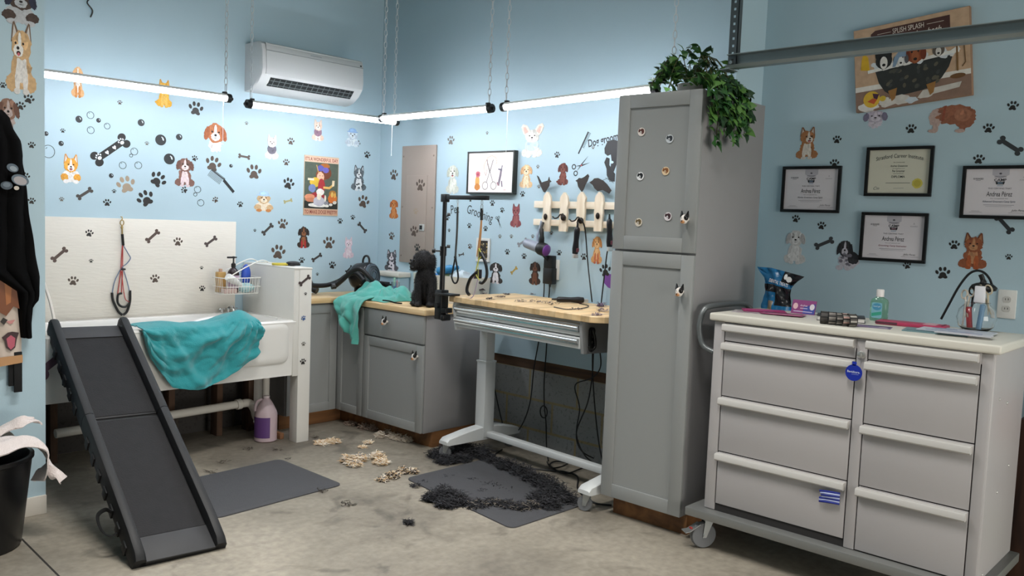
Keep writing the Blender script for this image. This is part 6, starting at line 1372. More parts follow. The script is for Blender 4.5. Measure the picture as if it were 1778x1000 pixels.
MB().ball((-.101, -.046, .285), (.010, .011, .008), 12, 8).build('nose', mat('dog_nose', '#050505', .25), td)
MB().tube(bez([(-.095, -.05, .262), (-.085, -.062, .258), (-.072, -.064, .262)], 4), .002, 5).build('mouth', mat('dog_nose'), td)
me = body.data; rr = random.Random(11); fur = MB(); polys = [p for p in me.polygons if p.center.z > .004]
for i in range(13000):
    p = polys[rr.randrange(len(polys))]; c = p.center; n = p.normal
    if c.x < -.07 and c.z > .25: continue
    if c.z < .02 and n.z < -.2: continue
    hd = c.z > .24; dn = Vector((0, 0, -1)); g_ = (n*rr.uniform(.35, .8)+dn*rr.uniform(.2, .9)+Vector((rr.uniform(-1, 1), rr.uniform(-1, 1), rr.uniform(-1, 1)))*.35).normalized(); l = rr.uniform(.007, .015)*(1.1 if hd else .95)
    if c.z < .05: l *= .6
    s_ = n.cross(g_); s_ = s_.normalized()*.0009 if s_.length > 1e-4 else Vector((.0009, 0, 0)); m_ = c+g_*l*.5+n*l*.15; e_ = c+g_*l
    if e_.z < .001: e_.z = .001
    fur.add([c-s_, c+s_, m_+s_*.8, m_-s_*.8, e_], [(0, 1, 2, 3), (3, 2, 4)])
fur.build('fur', df, td, smooth=0, fixn=False)
# black leash end on the worktop beside the dog
MB().tube(bez([(-.11, .07, .025), (-.07, .05, .02), (-.03, .035, .008), (.0, .0, .006)], 6), .005, 7).build('leash_end', mat('strap_black'), None, (-.53, -.95, .917), label='black cord end on the mint towel beside the dog', cat='cord')

# ------------------------------------------------------------------ grooming arm
ga = mat('arm_black', '#121214', .35); PX = -.60; PYY = on(769.5, 440, 0, PX).y
zA = on(771, 342.5, 0, PX).z-.9; yA = on(847, 346, 0, PX).y-PYY
t = thing('grooming_post', 'black grooming post with overhead bar clamped to the end of the grooming table', 'grooming post', (PX, PYY, .9))
MB().tube([(0, 0, .01), (0, 0, .42)], .0165, 14).tube([(0, 0, .42), (0, 0, zA)], .0135, 14).build('pole', ga, t)
MB().box((-.014, yA, zA-.013), (.014, .02, zA+.013), 0, .002).box((-.018, -.025, zA-.03), (.018, .022, zA+.02), 0, .004).build('overhead_bar', ga, t)
mb = MB(); mb.lathe([(.0, .37), (.021, .37), (.021, .43), (.0, .43)], 16)
mb.tube([(-.02, .0, .40), (-.045, .03, .40)], .005, 8).tube([(-.042, .027, .40), (-.055, .042, .40)], .014, 10).tube([(.015, -.015, .43), (.03, -.03, .43)], .01, 8).tube([(.012, -.012, .63), (.026, -.026, .63)], .01, 8)
mb.build('clamp_knob', ga, t)
zC = TTop-.9
mb = MB(); mb.box((-.032, -.03, -.03), (.032, .03, zC+.03), 0, .005).box((-.045, -.13, zC+.001), (.035, .02, zC+.013), 0, .003).box((-.03, -.07, zC-.11), (.03, .02, zC-.08), 0, .003)
mb.tube([(0, -.045, zC-.08), (0, -.045, zC-.15)], .009, 8).tube([(-.03, -.045, zC-.15), (.03, -.045, zC-.15)], .012, 8).box((-.04, -.06, zC-.16), (.03, -.03, zC-.12), 0, .01).tube([(-.05, 0, .06), (-.03, 0, .06)], .018, 10)
mb.build('table_clamp', ga, t)
# hanging loops
stl = mat('caster_steel')
z0 = .9+zA-.013
t = thing('grooming_noose', 'black grooming noose hanging from the overhead bar, nearer the post', 'leash', (PX, on(795, 350, 0, PX).y, z0)); D_ = -.52
MB().tube([(.006*math.cos(a), 0, -.012+.012*math.sin(a)) for a in [2*PI*i/12 for i in range(12)]], .002, 5, closed=True).tube([(0, 0, -.024), (0, 0, -.05)], .004, 6).build('clip', stl, t)
MB().tube(bez([(0, 0, -.045), (0, -.002, -.2), (-.002, .004, -.36)], 5), .0065, 7).tube(bez([(-.002, .004, -.35), (.0, .024, -.44), (-.002, .03, -.48), (0, .012, -.512), (0, -.012, -.512), (0, -.026, -.48), (-.002, -.016, -.42), (-.002, .004, -.35)], 6), .0055, 7).ball((-.002, .004, -.355), (.009, .009, .012), 8, 6).build('cord', ga, t)
t = thing('grooming_harness', 'tan and yellow cord harness with black padded loops on the overhead bar tip', 'leash', (PX, on(837, 350, 0, PX).y, z0))
MB().tube([(.007*math.cos(a), 0, -.014+.014*math.sin(a)) for a in [2*PI*i/12 for i in range(12)]], .002, 5, closed=True).tube([(0, -.008, -.03), (0, .008, -.03), (0, .008, -.06), (0, -.008, -.06)], .0025, 6, closed=True).build('clip', stl, t)
MB().tube([(0, 0, -.05), (0, -.002, -.12)], .009, 8).build('black_sleeve', ga, t)
tanc, yel = flat('#b98a5c', .7), flat('#c9c65a', .7)
MB().tube(bez([(0, 0, -.1), (0, .008, -.2), (0, .02, -.29), (0, .026, -.34)], 5), .004, 6).tube(bez([(.003, 0, -.1), (.003, .002, -.2), (.003, .012, -.29)], 5), .004, 6).build('tan_cord', tanc, t)
MB().tube(bez([(0, .012, -.29), (0, -.002, -.31), (0, -.01, -.335), (0, .01, -.36), (0, .03, -.43), (0, .02, -.46), (0, -.005, -.48)], 5), .0035, 6).tube(bez([(0, .015, -.3), (0, .012, -.4), (0, .008, -.47)], 5), .0016, 5).build('yellow_cord', yel, t)
MB().tube(bez([(0, -.004, -.315), (0, -.04, -.36), (0, -.062, -.42), (0, -.058, -.465), (0, -.03, -.495), (0, -.006, -.495)], 6), .009, 8).tube(bez([on(x, y, 0, PX)-t.location for x, y in ((829, 472), (818, 482), (812, 496), (811, 506), (815, 512))], 6), .010, 8).build('padded_loop', ga, t)
MB().tube(bez([(0, .01, -.47), (0, .03, -.54), (0, .05, -.585), (0, .08, -.60)], 5), .003, 6).build('lilac_cord', flat('#a99ab0', .7), t)
# upright black handle on the table behind the loops
def tab(x, y, z=0.): c, s_ = math.cos(-PI/2+TH), math.sin(-PI/2+TH); return TO+Vector((x*c-y*s_, x*s_+y*c, TTop+z))
pq = on(829, 503, 2, TTop); pq.z = TTop
t = thing('undercoat_rake', 'dark wide grooming rake standing on the grooming table below the harness', 'brush', pq, -PI/2+TH)
MB().loft([[(-.03, -.02, 0), (.05, -.02, 0), (.065, .02, .0), (-.03, .02, 0)], [(-.024, -.014, .022), (.02, -.014, .022), (.02, .014, .022), (-.024, .014, .022)], [(-.026, -.012, .09), (.026, -.012, .09), (.026, .012, .09), (-.026, .012, .09)], [(-.012, -.008, .14), (.03, -.008, .14), (.03, .008, .14), (-.012, .008, .14)]]).build('body', mat('rake_dark', '#2e2328', .4), t)
MB().tube(bez([(-.03, 0, .125), (-.045, -.004, .07), (-.042, -.006, .02), (-.02, -.006, .012)], 5), .006, 7).build('pink_band', flat('#b8a0ae', .5), t)

# ------------------------------------------------------------------ tools hanging on the picket rack
zr = 1.56
p = on(930, 428, 0, -.09)
t = thing('hair_dryer', 'grey hand dryer with a purple and black end hanging under the picket rack', 'hair dryer', p)
a1 = Vector((0, -1, -.22)).normalized(); a0 = -a1; Mh = Matrix.Translation((0, 0, 0)) @ a1.to_track_quat('Z', 'Y').to_matrix().to_4x4()
MB().lathe([(.0, -.09), (.028, -.09), (.031, -.08), (.034, .0), (.036, .04), (.0, .041)], 22, M=Mh).build('barrel', flat('#8d93a0', .35), t)
MB().lathe([(.0, .03), (.038, .03), (.043, .045), (.043, .078), (.036, .095), (.0, .096)], 22, M=Mh).build('black_motor', black_pl, t)
MB().lathe([(.0, .07), (.040, .07), (.036, .10), (.02, .112), (.0, .113)], 20, M=Mh).build('purple_end', flat('#6b3a86', .4), t)
MB().tube(bez([a1*.05+Vector((0, 0, .02)), a1*.05+Vector((0, .0, .08)), a1*.045+Vector((.01, .01, .13)), a1*.042+Vector((.03, .012, .165))], 5), [.018]*5+[.015]*5+[.009]*6, 9).build('handle', black_pl, t)
MB().tube(bez([a1*.06+Vector((0, 0, -.04)), a1*.08+Vector((.03, 0, -.07)), a1*.09+Vector((.055, 0, -.095))], 4), .004, 6).build('cord', black_pl, t)
MB().tube(bez([(.0, .015, .16), (.0, .03, .10), (-.005, .04, .06), (.0, .035, .02)], 5), [.006]*8+[.009]*8, 7).build('hanging_ribbon', flat('#a9b3c4', .6), None, on(942, 405, 0, -.06)+Vector((0, 0, -.08)), label='grey-blue ribbon hanging beside the grey hand dryer', cat='ribbon')
p = on(1000.5, 418, 0, -.07); ck = mat('clipper_black', '#1b1a1c', .3)
def clipper(name, label, p, Mr, c2='#2a2226'):
    t = thing(name, label, 'clipper', p); t.matrix_world = Matrix.Translation(p) @ Mr
    MB().loft([[(x*wd, y*wd*.8, z) for x, y in [(math.cos(a), math.sin(a)) for a in [2*PI*i/14 for i in range(14)]]] for z, wd in ((-.085, .012), (-.08, .021), (-.05, .024), (0, .019), (.05, .021), (.075, .02), (.085, .012))]).build('body', ck, t)
    MB().box((-.021, -.012, -.108), (.021, .006, -.082), 0, .003).build('blade', mat('latch_steel'), t); MB().box((-.012, -.022, -.07), (.012, -.012, -.045), 0, .004).build('badge', flat('#6d3a44', .4), t)
    MB().tube([(0, 0, .08), (0, 0, .115)], [.008, .005], 8).build('cord_grip', ck, t); return t
clipper('dog_clipper', 'black clipper hanging head down from a hook of the picket rack', p, Matrix.Rotation(math.radians(3), 4, 'X'))
c0 = p+Vector((0, 0, .11)); 
cab = mat('cable_black', '#131315', .5)
def cable(pts, label, r=.0042, nm='power_cable', n=8): 
    o = Vector(pts[0]); return MB().tube(bez([Vector(q)-o for q in pts], n), r, 6).build(nm, cab, None, o, label=label, cat='cable')
tb = on(1028, 524, 2, TTop+.004)
cable([c0, c0+Vector((-.01, -.02, .03)), c0+Vector((-.01, -.045, .015)), on(1016, 400, 0, -.06), on(1021, 460, 0, -.06), on(1027, 515, 0, -.12), tb], 'black clipper cord looping from the hook down to the grooming table')
p2 = on(1058.5, 405, 0, -.07)
clipper('dog_clipper', 'black clipper hanging at the end of the rack, half behind the tall cabinet', p2, Matrix.Rotation(math.radians(-4), 4, 'X'))
cable([p2+Vector((0, 0, -.1)), on(1054, 440, 0, -.05), on(1048, 490, 0, -.05), on(1044, 526, 0, -.06), on(1043, 545, 0, -.06)], 'black cord running down the wall beside the tall cabinet')
cable([on(954, 491, 0, -.04), on(954, 505, 0, -.03), on(952, 530, 0, -.02), on(949, 600, 0, -.02), on(945, 660, 0, -.03), on(945, 700, 0, -.03), on(948, 735, 0, -.03), on(949, 775, 0, -.03), on(952, 800, 2, .01)], 'thick black cord from the lower power adapter to the floor, with a loop')
cable([on(945, 490, 0, -.03), on(944, 515, 0, -.02), on(939, 570, 0, -.02), on(934, 600, 0, -.02), on(927, 640, 0, -.03), on(920, 700, 0, -.04), on(905, 740, 0, -.05), on(888, 755, 0, -.06), on(872, 752, 0, -.12)], 'thin black cord from the power adapters sweeping down to the table foot')
lp = on(944, 715, 0, -.03); MB().tube([(0, .03*math.cos(a), .04*math.sin(a)) for a in [2*PI*i/18 for i in range(18)]], .0045, 6, closed=True).build('cable_loop', cab, None, lp, label='small black cord loop halfway down the block wall', cat='cable')
cable([on(854, 560, 0, -.02), on(852, 600, 0, -.02), on(855, 650, 0, -.02), on(862, 690, 0, -.02), on(870, 725, 0, -.03), on(876, 745, 0, -.06)], 'black cord running down beside the cabinet side to the table foot')
cable([on(1031, 590, 0, -.15), on(1030, 620, 0, -.1), on(1028, 655, 0, -.05), on(1020, 700, 0, -.05), on(1001, 750, 0, -.06), on(1010, 783, 0, -.1), on(1042, 800, 2, .01)], 'black cord from the table control crossing the block wall')
cable([on(1039, 592, 0, -.15), on(1043, 635, 0, -.08), on(1028, 656, 0, -.05), on(999, 668, 0, -.04), on(1005, 700, 0, -.04), on(1006, 715, 0, -.05), on(1001, 755, 0, -.06), on(1015, 790, 0, -.12), on(1040, 810, 2, .01)], 'black cord with a sharp kink on the block wall')
cable([on(1029, 600, 0, -.12), on(1029, 650, 0, -.04), on(1034, 720, 0, -.04), on(1040, 770, 0, -.05), on(1046, 800, 0, -.1)], 'black cord hanging straight beside the tall cabinet')
cable([on(872, 780, 2, .008), on(858, 790, 2, .008), on(852, 800, 2, .008)], 'short black cord end on the floor behind the table foot')
cable([on(905, 812, 2, .008), on(950, 816, 2, .008), on(985, 820, 2, .008), on(1003, 828, 2, .008), on(1004, 850, 2, .008), on(1030, 872, 2, .008), on(1062, 877, 2, .008)], 'black cord on the floor running under the table to the tall cabinet', .005)
cable([on(950, 802, 2, .012), on(958, 812, 2, .02), on(975, 810, 2, .03), on(985, 804, 2, .02), on(965, 801, 2, .012), on(955, 808, 2, .01), on(980, 822, 2, .012), on(1005, 815, 2, .012), on(1020, 808, 2, .012)], 'tangled black cord on the floor behind the table crossbar', .005)
MB().tube(bez([on(1018, 540, 0, -.25)-on(1018, 540, 0, -.25), Vector((.02, -.02, .0))], 3), .002, 5)
# on the grooming table
pc = on(990, 526, 2, TTop); pc.z = TTop+.02
Mr = Matrix.Rotation(-PI/2+TH+math.radians(8), 4, 'Z') @ Matrix.Rotation(PI/2, 4, 'Y') @ Matrix.Rotation(PI, 4, 'Z')
tcl = clipper('dog_clipper', 'dark clipper lying among hair on the grooming table', pc, Matrix.Rotation(math.radians(-38), 4, 'Z') @ Matrix.Rotation(-PI/2, 4, 'Y') @ Matrix.Rotation(-PI/2, 4, 'Z'))
cable([on(1006, 527, 2, TTop+.02), on(1022, 531, 2, TTop+.006), on(1012, 535, 2, TTop+.006), on(985, 537, 2, TTop+.006), on(962, 533, 2, TTop+.006)], 'thin black cord curled around the clipper on the grooming table', .003)
def ht(px, py): p = on(px, py, 2, TTop); return p.x, p.y
hair('dog_hair', [(*ht(x, y), r, h) for x, y, r, h in ((850, 520, .02, .008), (868, 517, .03, .008), (905, 524, .04, .012), (930, 525, .04, .015), (948, 529, .05, .02), (960, 528, .04, .02), (880, 512, .02, .005), (1000, 538, .04, .006), (840, 511, .02, .004), (925, 512, .02, .004))], ['#3a3034', '#56484c', '#241f22', '#8a7c7c'], 'dark hair clippings scattered on the grooming table', 330, .028, 21, width=.003, z0=TTop)
hair('dog_hair', [(*ht(x, y), r, h) for x, y, r, h in ((1043, 532, .03, .03), (1045, 541, .035, .02), (1037, 548, .03, .01))], ['#6a5a6e', '#8a7c86', '#4a4048', '#a0949a'], 'greyish hair tuft on the corner of the grooming table beside the tall cabinet', 130, .035, 22, width=.003, z0=TTop)

# ------------------------------------------------------------------ ivy on the tall cabinet
t = thing('ivy_plant', 'trailing green ivy on top of the tall cabinet, spilling down its side', 'plant', (-.45, -3.08, 2.152))
rr = random.Random(4); lv = MB(); st = MB()
def leaf(c, d, up, s, m):
    d = d.normalized(); sd = d.cross(up); sd = sd.normalized() if sd.length > .05 else d.orthogonal().normalized(); n = sd.cross(d)
    pts = [(0, 0, 0), (.35, .12, .02), (.62, -.02, -.04), (.36, .38, .04), (.28, .62, .02), (0, 1.05, -.1), (-.28, .62, .02), (-.36, .38, .04), (-.62, -.02, -.04), (-.35, .12, .02), (0, .4, .1)]
    vs = [c+sd*x*s+d*y*s+n*z*s for x, y, z in pts]
    lv.add(vs, [(10, 0, 1), (10, 1, 2), (10, 2, 3), (10, 3, 4), (10, 4, 5), (10, 5, 6), (10, 6, 7), (10, 7, 8), (10, 8, 9), (10, 9, 0)], m)
o_ = t.location
for i in range(190):       # mound on the top
    a = rr.uniform(0, 2*PI); q = math.sqrt(rr.random()); x, y = -.45+.2*q*math.cos(a)+.02, -3.05+.21*q*math.sin(a); h = .30*(1-q*q*.75)*rr.uniform(.15, 1)+.015
    d = Vector((math.cos(a)*q, math.sin(a)*q, rr.uniform(-.5, .5)))+Vector((rr.uniform(-.5, .5), rr.uniform(-.5, .5), rr.uniform(-.3, .5)))
    leaf(Vector((x, y, 2.155+h))-o_, d, Vector((rr.uniform(-.5, .5), rr.uniform(-.5, .5), 1)), rr.uniform(.03, .055), rr.randrange(3))
for i in range(26):
    a = rr.uniform(0, 2*PI); st.tube(bez([Vector((-.45, -3.05, 2.155))-o_, Vector((-.45+.1*math.cos(a), -3.05+.1*math.sin(a), 2.35))-o_, Vector((-.45+.2*math.cos(a), -3.05+.2*math.sin(a), 2.22))-o_], 5), .002, 5)
vines = []
for px, py, xx in ((1232, 205, -.64), (1242, 248, -.6), (1256, 232, -.54), (1272, 245, -.46), (1285, 215, -.40), (1292, 232, -.36), (1268, 205, -.48), (1250, 190, -.58), (1290, 180, -.38), (1278, 190, -.43)):
    e = on(px, py, 1, -3.31); vines.append([Vector((xx, -3.12, 2.22)), Vector((e.x*.7+xx*.3, -3.275, 2.20)), Vector((e.x, -3.315, 2.10)), Vector((e.x+.01, -3.31, (2.10+e.z)/2)), e])
for px, py in ((1130, 150), (1150, 128), (1140, 142), (1165, 150)): e = on(px, py, 0, -.62); vines.append([Vector((-.5, -3.0, 2.3)), Vector((-.58, (e.y-3.0)/2, e.z+.08)), e])
for V in vines:
    P = bez([v-o_ for v in V], 8); st.tube(P, .0018, 5)
    for i in range(3, len(P)):
        for q in range(1+(i < 12)):
            d = Vector((rr.uniform(-1, 1), rr.uniform(-1, -.1), rr.uniform(-1.2, .2))); leaf(P[i]+Vector((rr.uniform(-.012, .012), rr.uniform(-.02, .0), 0)), d, Vector((rr.uniform(-.4, .4), -1, rr.uniform(0, .6))), rr.uniform(.03, .058), rr.randrange(3))
for i in range(20):     # thick fall over the edge
    x = rr.uniform(-.66, -.36); z = rr.uniform(1.98, 2.25); leaf(Vector((x, -3.285-rr.uniform(0, .06), z))-o_, Vector((rr.uniform(-.8, .8), rr.uniform(-.8, 0), rr.uniform(-1, 0))), Vector((0, -1, .4)), rr.uniform(.03, .055), rr.randrange(3))
lv.build('foliage', [mat('ivy_dark', '#1f3d1f', .45, vary=.25, vscale=20), mat('ivy_green', '#2f5a2a', .45, vary=.25, vscale=20), mat('ivy_light', '#56803c', .45, vary=.25, vscale=20)], t, smooth=0, fixn=False)
st.build('stem', mat('ivy_stem', '#4a4a26', .7), t)
MB().lathe([(.0, 0), (.06, 0), (.075, .07), (.07, .07), (.0, .055)], 18, M=Matrix.Translation(Vector((-.45, -3.05, 2.152))-o_)).build('pot', mat('ivy_pot', '#c9c6bf', .6), t)

# ------------------------------------------------------------------ things on the drawer cabinet
TZ = 1.119
def dz(px, py, z=0.): p = on(px, py, 2, TZ+z); return p
RZ = -PI/2
p = Vector((-.235, -3.475, TZ)); t = thing('treat_bag', 'blue and black crumpled bag of dental treats on the drawer cabinet', 'bag', p, RZ)
def bag(u, v, s_):
    wv = .082-.016*math.sin(v*PI*1.1)+(.03*max(0, v-.75)/.25); x = (u-.5)*2*wv+.03*max(0, v-.6)*u*2; dep = (.035*(1-v)**.7*math.cos((u-.5)*PI*.95)+.012*nz(u*5, v*6, s_+2)+.006*math.sin(u*17+v*9))*(1 if v < .97 else .1)
    return Vector((x, -s_*dep*1.0-.045*max(0, v-.6)*(u)-.0, v*(.205-.045*max(0, u-.3))))
L_ = 28
mb = MB()
for s_ in (1, -1):
    vs = [bag(i/20, j/L_, s_) for i in range(21) for j in range(L_+1)]; fs = []; mm = []
    for i in range(20):
        for j in range(L_): q = i*(L_+1)+j; fs.append((q, q+L_+1, q+L_+2, q+1) if s_ == 1 else (q, q+1, q+L_+2, q+L_+1)); v = j/L_; u = i/20; mm.append(1 if (v > .42 and v < .60) or (v > .7 and u > .55) or (v > .1 and v < .42 and u > .45) else 2 if (v < .2 and .2 < u < .45) else 0)
    o0 = len(mb.v); mb.v += [tuple(x) for x in vs]; mb.f += [tuple(k+o0 for k in f) for f in fs]; mb.m += mm
mb.build('bag_body', [mat('foil_blue', '#1f6a9a', .25, bump=.3, bscale=40), mat('foil_black', '#16191d', .25, bump=.3, bscale=40), mat('foil_tan', '#8a7a66', .3)], t, smooth=70)
d = Draw(.001, .0004); Mb = Matrix.Translation((.02, -.036, .135)) @ Matrix.Rotation(PI/2, 4, 'X') @ Matrix.Rotation(-.22, 4, 'Z') @ Matrix.Rotation(-.15, 4, 'X')
d.text('DENTAL TREATS', 0, 0, .10, .017, '#d8dcdc', 0, bold=.01).ell(.045, .03, .014, .014, '#c9ccca', 0, 0, .1).ell(.025, .038, .008, .014, '#d8dcdc', 0)
d.done('lettering', Mb, t)
p = dz(1402, 545); t = thing('card_stand', 'small pink and purple photo card standing beside the treat bag', 'card', Vector((-.335, -3.655, TZ)), RZ)
MB().loft([[(-.058, -.002, 0), (.058, -.002, 0), (.058, .004, 0), (-.058, .004, 0)], [(-.058, .018, .065), (.058, .018, .065), (.058, .022, .064), (-.058, .022, .064)]]).build('card', flat('#8a3f7a', .4), t)
d = Draw(.0006, .0004); Mc = Matrix.Translation((0, .0075, .0325)) @ Matrix.Rotation(PI/2-.28, 4, 'X')
d.poly([(.0, -.031), (.056, -.031), (.056, .02), (.0, .0)], '#3c4a9c').ell(-.04, .003, .012, .015, '#e0b9c0', 1).ell(.042, .003, .012, .015, '#dcd6dc', 1).text('Andrea', -.0, .008, .036, .01, '#e8d8ea', 1, shear=.3).line([(-.045, -.022), (.045, -.022)], .004, '#c9b8d8', 1).line([(-.015, -.006), (.02, -.006)], .003, '#d8c8e0', 1)
d.done('print', Mc, t)
pk_, mg, wt, vi = flat('#a8346e', .35), flat('#c03a86', .35), flat('#cfc9cc', .4), flat('#5a4a72', .4)
def leaflet(nm, cx, cy, w, h, rot, z, col, label, cat='leaflet', group=None, dec=None, th=.002, curl=0.):
    t = Vector((cx, cy, TZ+z)); mb = MB(); n = 10
    mb.sheet(lambda u, v: Vector(((u-.5)*w, (v-.5)*h, th+curl*(abs(u-.5)*2)**2)), n, 4, th)
    o = mb.build(nm, flat(col, .35), None, t, math.radians(rot), label=label, cat=cat, group=group)
    return o
def deco(o, items, z):
    d = Draw(.0006, .0003)
    for it in items: getattr(d, it[0])(*it[1:])
    d.done('print', Matrix.Translation((0, 0, z)), o)
o = leaflet('leaflet', -.50, -3.50, .21, .14, -70, .0, '#b9b2b4', 'grey and white leaflet at the bottom of the pink leaflet pile', group='leaflets beside the treat bag'); deco(o, [('ell', .05, .0, .04, .03, '#5f5a60', 0), ('ell', -.04, .02, .05, .03, '#8a7f86', 0), ('line', [(-.08, -.05), (.08, -.05)], .01, '#6f3a54', 0)], .002)
o = leaflet('leaflet', -.42, -3.50, .20, .14, -58, .004, '#a8346e', 'magenta leaflet nearest the push bar on the drawer cabinet', group='leaflets beside the treat bag'); deco(o, [('line', [(-.08, .02), (.07, .03)], .02, '#c95a94', 0), ('line', [(-.08, -.03), (.05, -.05)], .014, '#7d2452', 0)], .002)
o = leaflet('leaflet', -.49, -3.63, .19, .10, -78, .005, '#a04a72', 'dull pink leaflet reaching toward the photo card', group='leaflets beside the treat bag'); deco(o, [('line', [(-.08, .01), (.08, .03)], .018, '#3a2a36', 0), ('line', [(-.06, -.03), (.08, -.02)], .012, '#c9a0b0', 0)], .002)
t = thing('notebook', 'black notebook with white page edges behind the patterned headbands', 'notebook', (-.44, -3.88, TZ), math.radians(-68))
MB().box((-.10, -.075, 0), (.10, .075, .003), 0, .001).box((-.10, -.075, .019), (.10, .075, .022), 0, .001).build('cover', flat('#26262a', .4), t); MB().box((-.097, -.072, .003), (.097, .072, .019)).build('pages', flat('#d6d3d0', .7), t)
# patterned headbands standing in a row
for i, (px, c, lb2) in enumerate(((1431, '#3f3c3a', 'dark patterned hair band at the photo card end of the row'), (1444, '#6a6460', 'grey patterned hair band, second in the row from the photo card'), (1457, '#8f8a84', 'pale patterned hair band in the middle of the row'), (1467, '#b7938a', 'pinkish patterned hair band, second in the row from the sanitizer'), (1478, '#a8a39c', 'pale patterned hair band at the sanitizer end of the row'))):
    q = dz(px, 562, .0); q = on(px, 561, 0, -.655); q.z = TZ+.0275
    t = thing('hair_band', lb2, 'hair band', q, math.radians(-70+i*6), 'patterned hair bands in a row'); 
    mb = MB(); n = 22
    for k in range(n): 
        a0, a1_ = 2*PI*k/n, 2*PI*(k+1)/n; pr = []
        for a in (a0, a1_):
            pr.append([( x, r*math.cos(a), r*math.sin(a)) for x, r in ((-.015, .0235), (.015, .0235), (.015, .0265), (-.015, .0265))])
        vs = pr[0]+pr[1]; mb.add(vs, [(0, 1, 5, 4), (2, 3, 7, 6), (1, 2, 6, 5), (3, 0, 4, 7)], (k*7+i) % 3)
    mb.build('band', [flat(c, .6), flat('#2a2826', .6), flat('#8a847e' if i % 2 else '#4a4642', .6)], t, smooth=60)
    MB().tube([(-.015, .0255*math.cos(a), .0255*math.sin(a)) for a in [2*PI*k/20 for k in range(20)]], .0022, 5, closed=True).tube([(.015, .0255*math.cos(a), .0255*math.sin(a)) for a in [2*PI*k/20 for k in range(20)]], .0022, 5, closed=True).build('black_edge', black_pl, t)
p = on(1527, 556, 2, TZ); p = Vector((-.27, -3.985, TZ)); t = thing('sanitizer_bottle', 'small bottle of clear green hand sanitizer with a white cap', 'bottle', p, RZ)
sg = mat('sanitizer_gel', '#9fd0b8', .08, trans=.75, ior=1.35)
MB().loft([[(x, y, z) for x, y in rrect(-w_, -d_, w_, d_, min(w_, d_)*.7, 4)] for w_, d_, z in ((.034, .018, 0), (.038, .021, .006), (.038, .021, .085), (.034, .019, .097), (.015, .013, .108), (.0125, .012, .112))]).build('body', sg, t)
MB().lathe([(.0, .11), (.0165, .11), (.0165, .14), (.014, .143), (.0, .143)], 20).build('cap', flat('#e0dcda', .35), t)
d = Draw(.0008, .0004); d.poly(rrect(-.027, -.036, .02, .034, .008), '#7fb6c4').ell(-.003, .015, .02, .016, '#4f96b8', 1).poly([(-.025, -.03), (.018, -.02), (.018, -.005), (-.025, -.015)], '#3fa38a', 1).text('hand gel', -.003, .016, .03, .008, '#dff0f2', 2)
d.done('label', Matrix.Translation((0, -.0212, .05)) @ Matrix.Rotation(PI/2, 4, 'X'), t)
t = thing('pink_planner', 'pink notepad with a dark edge lying in front of the black cable', 'notepad', (-.36, -4.16, TZ), math.radians(-84))
MB().box((-.14, -.05, 0), (.14, .05, .016), 0, .004).build('pad', flat('#b03a5c', .4), t); MB().box((-.141, -.051, .003), (-.05, -.03, .014), 0, .002).build('dark_edge', flat('#5a3440', .4), t); MB().box((.05, -.04, .0155), (.10, .045, .0175)).box((.118, -.04, .0155), (.128, .045, .0175), 1).build('sticker_tabs', [flat('#c9a0aa', .5), flat('#7d2440', .5)], t)
o = leaflet('flyer', -.565, -4.06, .16, .09, -76, 0., '#6a5f80', 'purple flyer lying near the front edge of the drawer cabinet top', 'flyer'); deco(o, [('line', [(-.06, .02), (.07, .02)], .02, '#3f3558', 0), ('line', [(-.06, -.02), (.05, -.02)], .016, '#9a86a0', 0), ('ell', .05, -.02, .02, .014, '#b7a8b4', 0)], .002)
o = leaflet('magazine', -.50, -4.30, .24, .15, -80, .0, '#6f8c92', 'teal-edged magazine under the pale magazine beside the glass jar', 'magazine', th=.005); deco(o, [('line', [(-.1, -.05), (.1, -.05)], .02, '#4f7078', 0)], .005)
o = leaflet('magazine', -.44, -4.36, .27, .17, -86, .006, '#c3c7d0', 'pale magazine lying in front of the glass jar', 'magazine', th=.004); deco(o, [('ell', -.05, .02, .05, .03, '#8f9ab0', 0), ('ell', .02, -.02, .05, .03, '#aab2c2', 0), ('line', [(-.1, -.06), (.1, -.06)], .018, '#7f8aa8', 0), ('line', [(-.02, .05), (.1, .05)], .016, '#9aa0b4', 0)], .004)
o = leaflet('envelope', -.565, -4.42, .20, .07, -86, .0105, '#d0cfd6', 'white envelope on top of the magazines at the front edge', 'envelope', th=.002)
# glass jar of tools
pj = Vector((-.265, -4.385, TZ))
glass = mat('jar_glass', '#ffffff', .02, trans=1., ior=1.35)
MB().lathe([(.0, .0), (.045, .0), (.068, .02), (.077, .055), (.07, .09), (.05, .112), (.047, .118), (.05, .122), (.0475, .123), (.0445, .117), (.0475, .109), (.067, .088), (.0735, .055), (.065, .022), (.043, .004), (.0, .004)], 34, cap=False).build('glass_jar', glass, None, pj, label='round clear glass jar holding scissors, pens and a red marker', cat='jar')

def stick(nm, a, b, r, col, label, cat='pen', extra=None, group='tools in the glass jar'):
    a, b = Vector(a), Vector(b); o = MB().tube([a-a, (b-a)*.97, (b-a)], [r, r, r*.5], 10).build(nm, flat(col, .35), None, pj+a, label=label, cat=cat, group=group); return o
stick('marker', (-.02, .018, .012), (-.012, .03, .10), .012, '#b03038', 'thick red marker inside the glass jar')
stick('marker', (-.03, -.018, .008), (-.02, -.026, .115), .011, '#6f97b8', 'pale blue marker inside the glass jar')
stick('pen', (-.025, .045, .02), (-.02, .04, .13), .004, '#d6d3cc', 'white pen leaning inside the glass jar')
stick('pen', (.005, -.012, .115), (.002, -.018, .175), .004, '#d6d3cc', 'thin white pen standing tall in the glass jar')
MB().box((-.012, -.02, 0), (.012, .02, .07), 0, .004).build('power_plug', flat('#dcdce0', .3), None, pj+Vector((-.02, -.012, .122)), label='white plug standing in the mouth of the glass jar', cat='plug', group='tools in the glass jar')
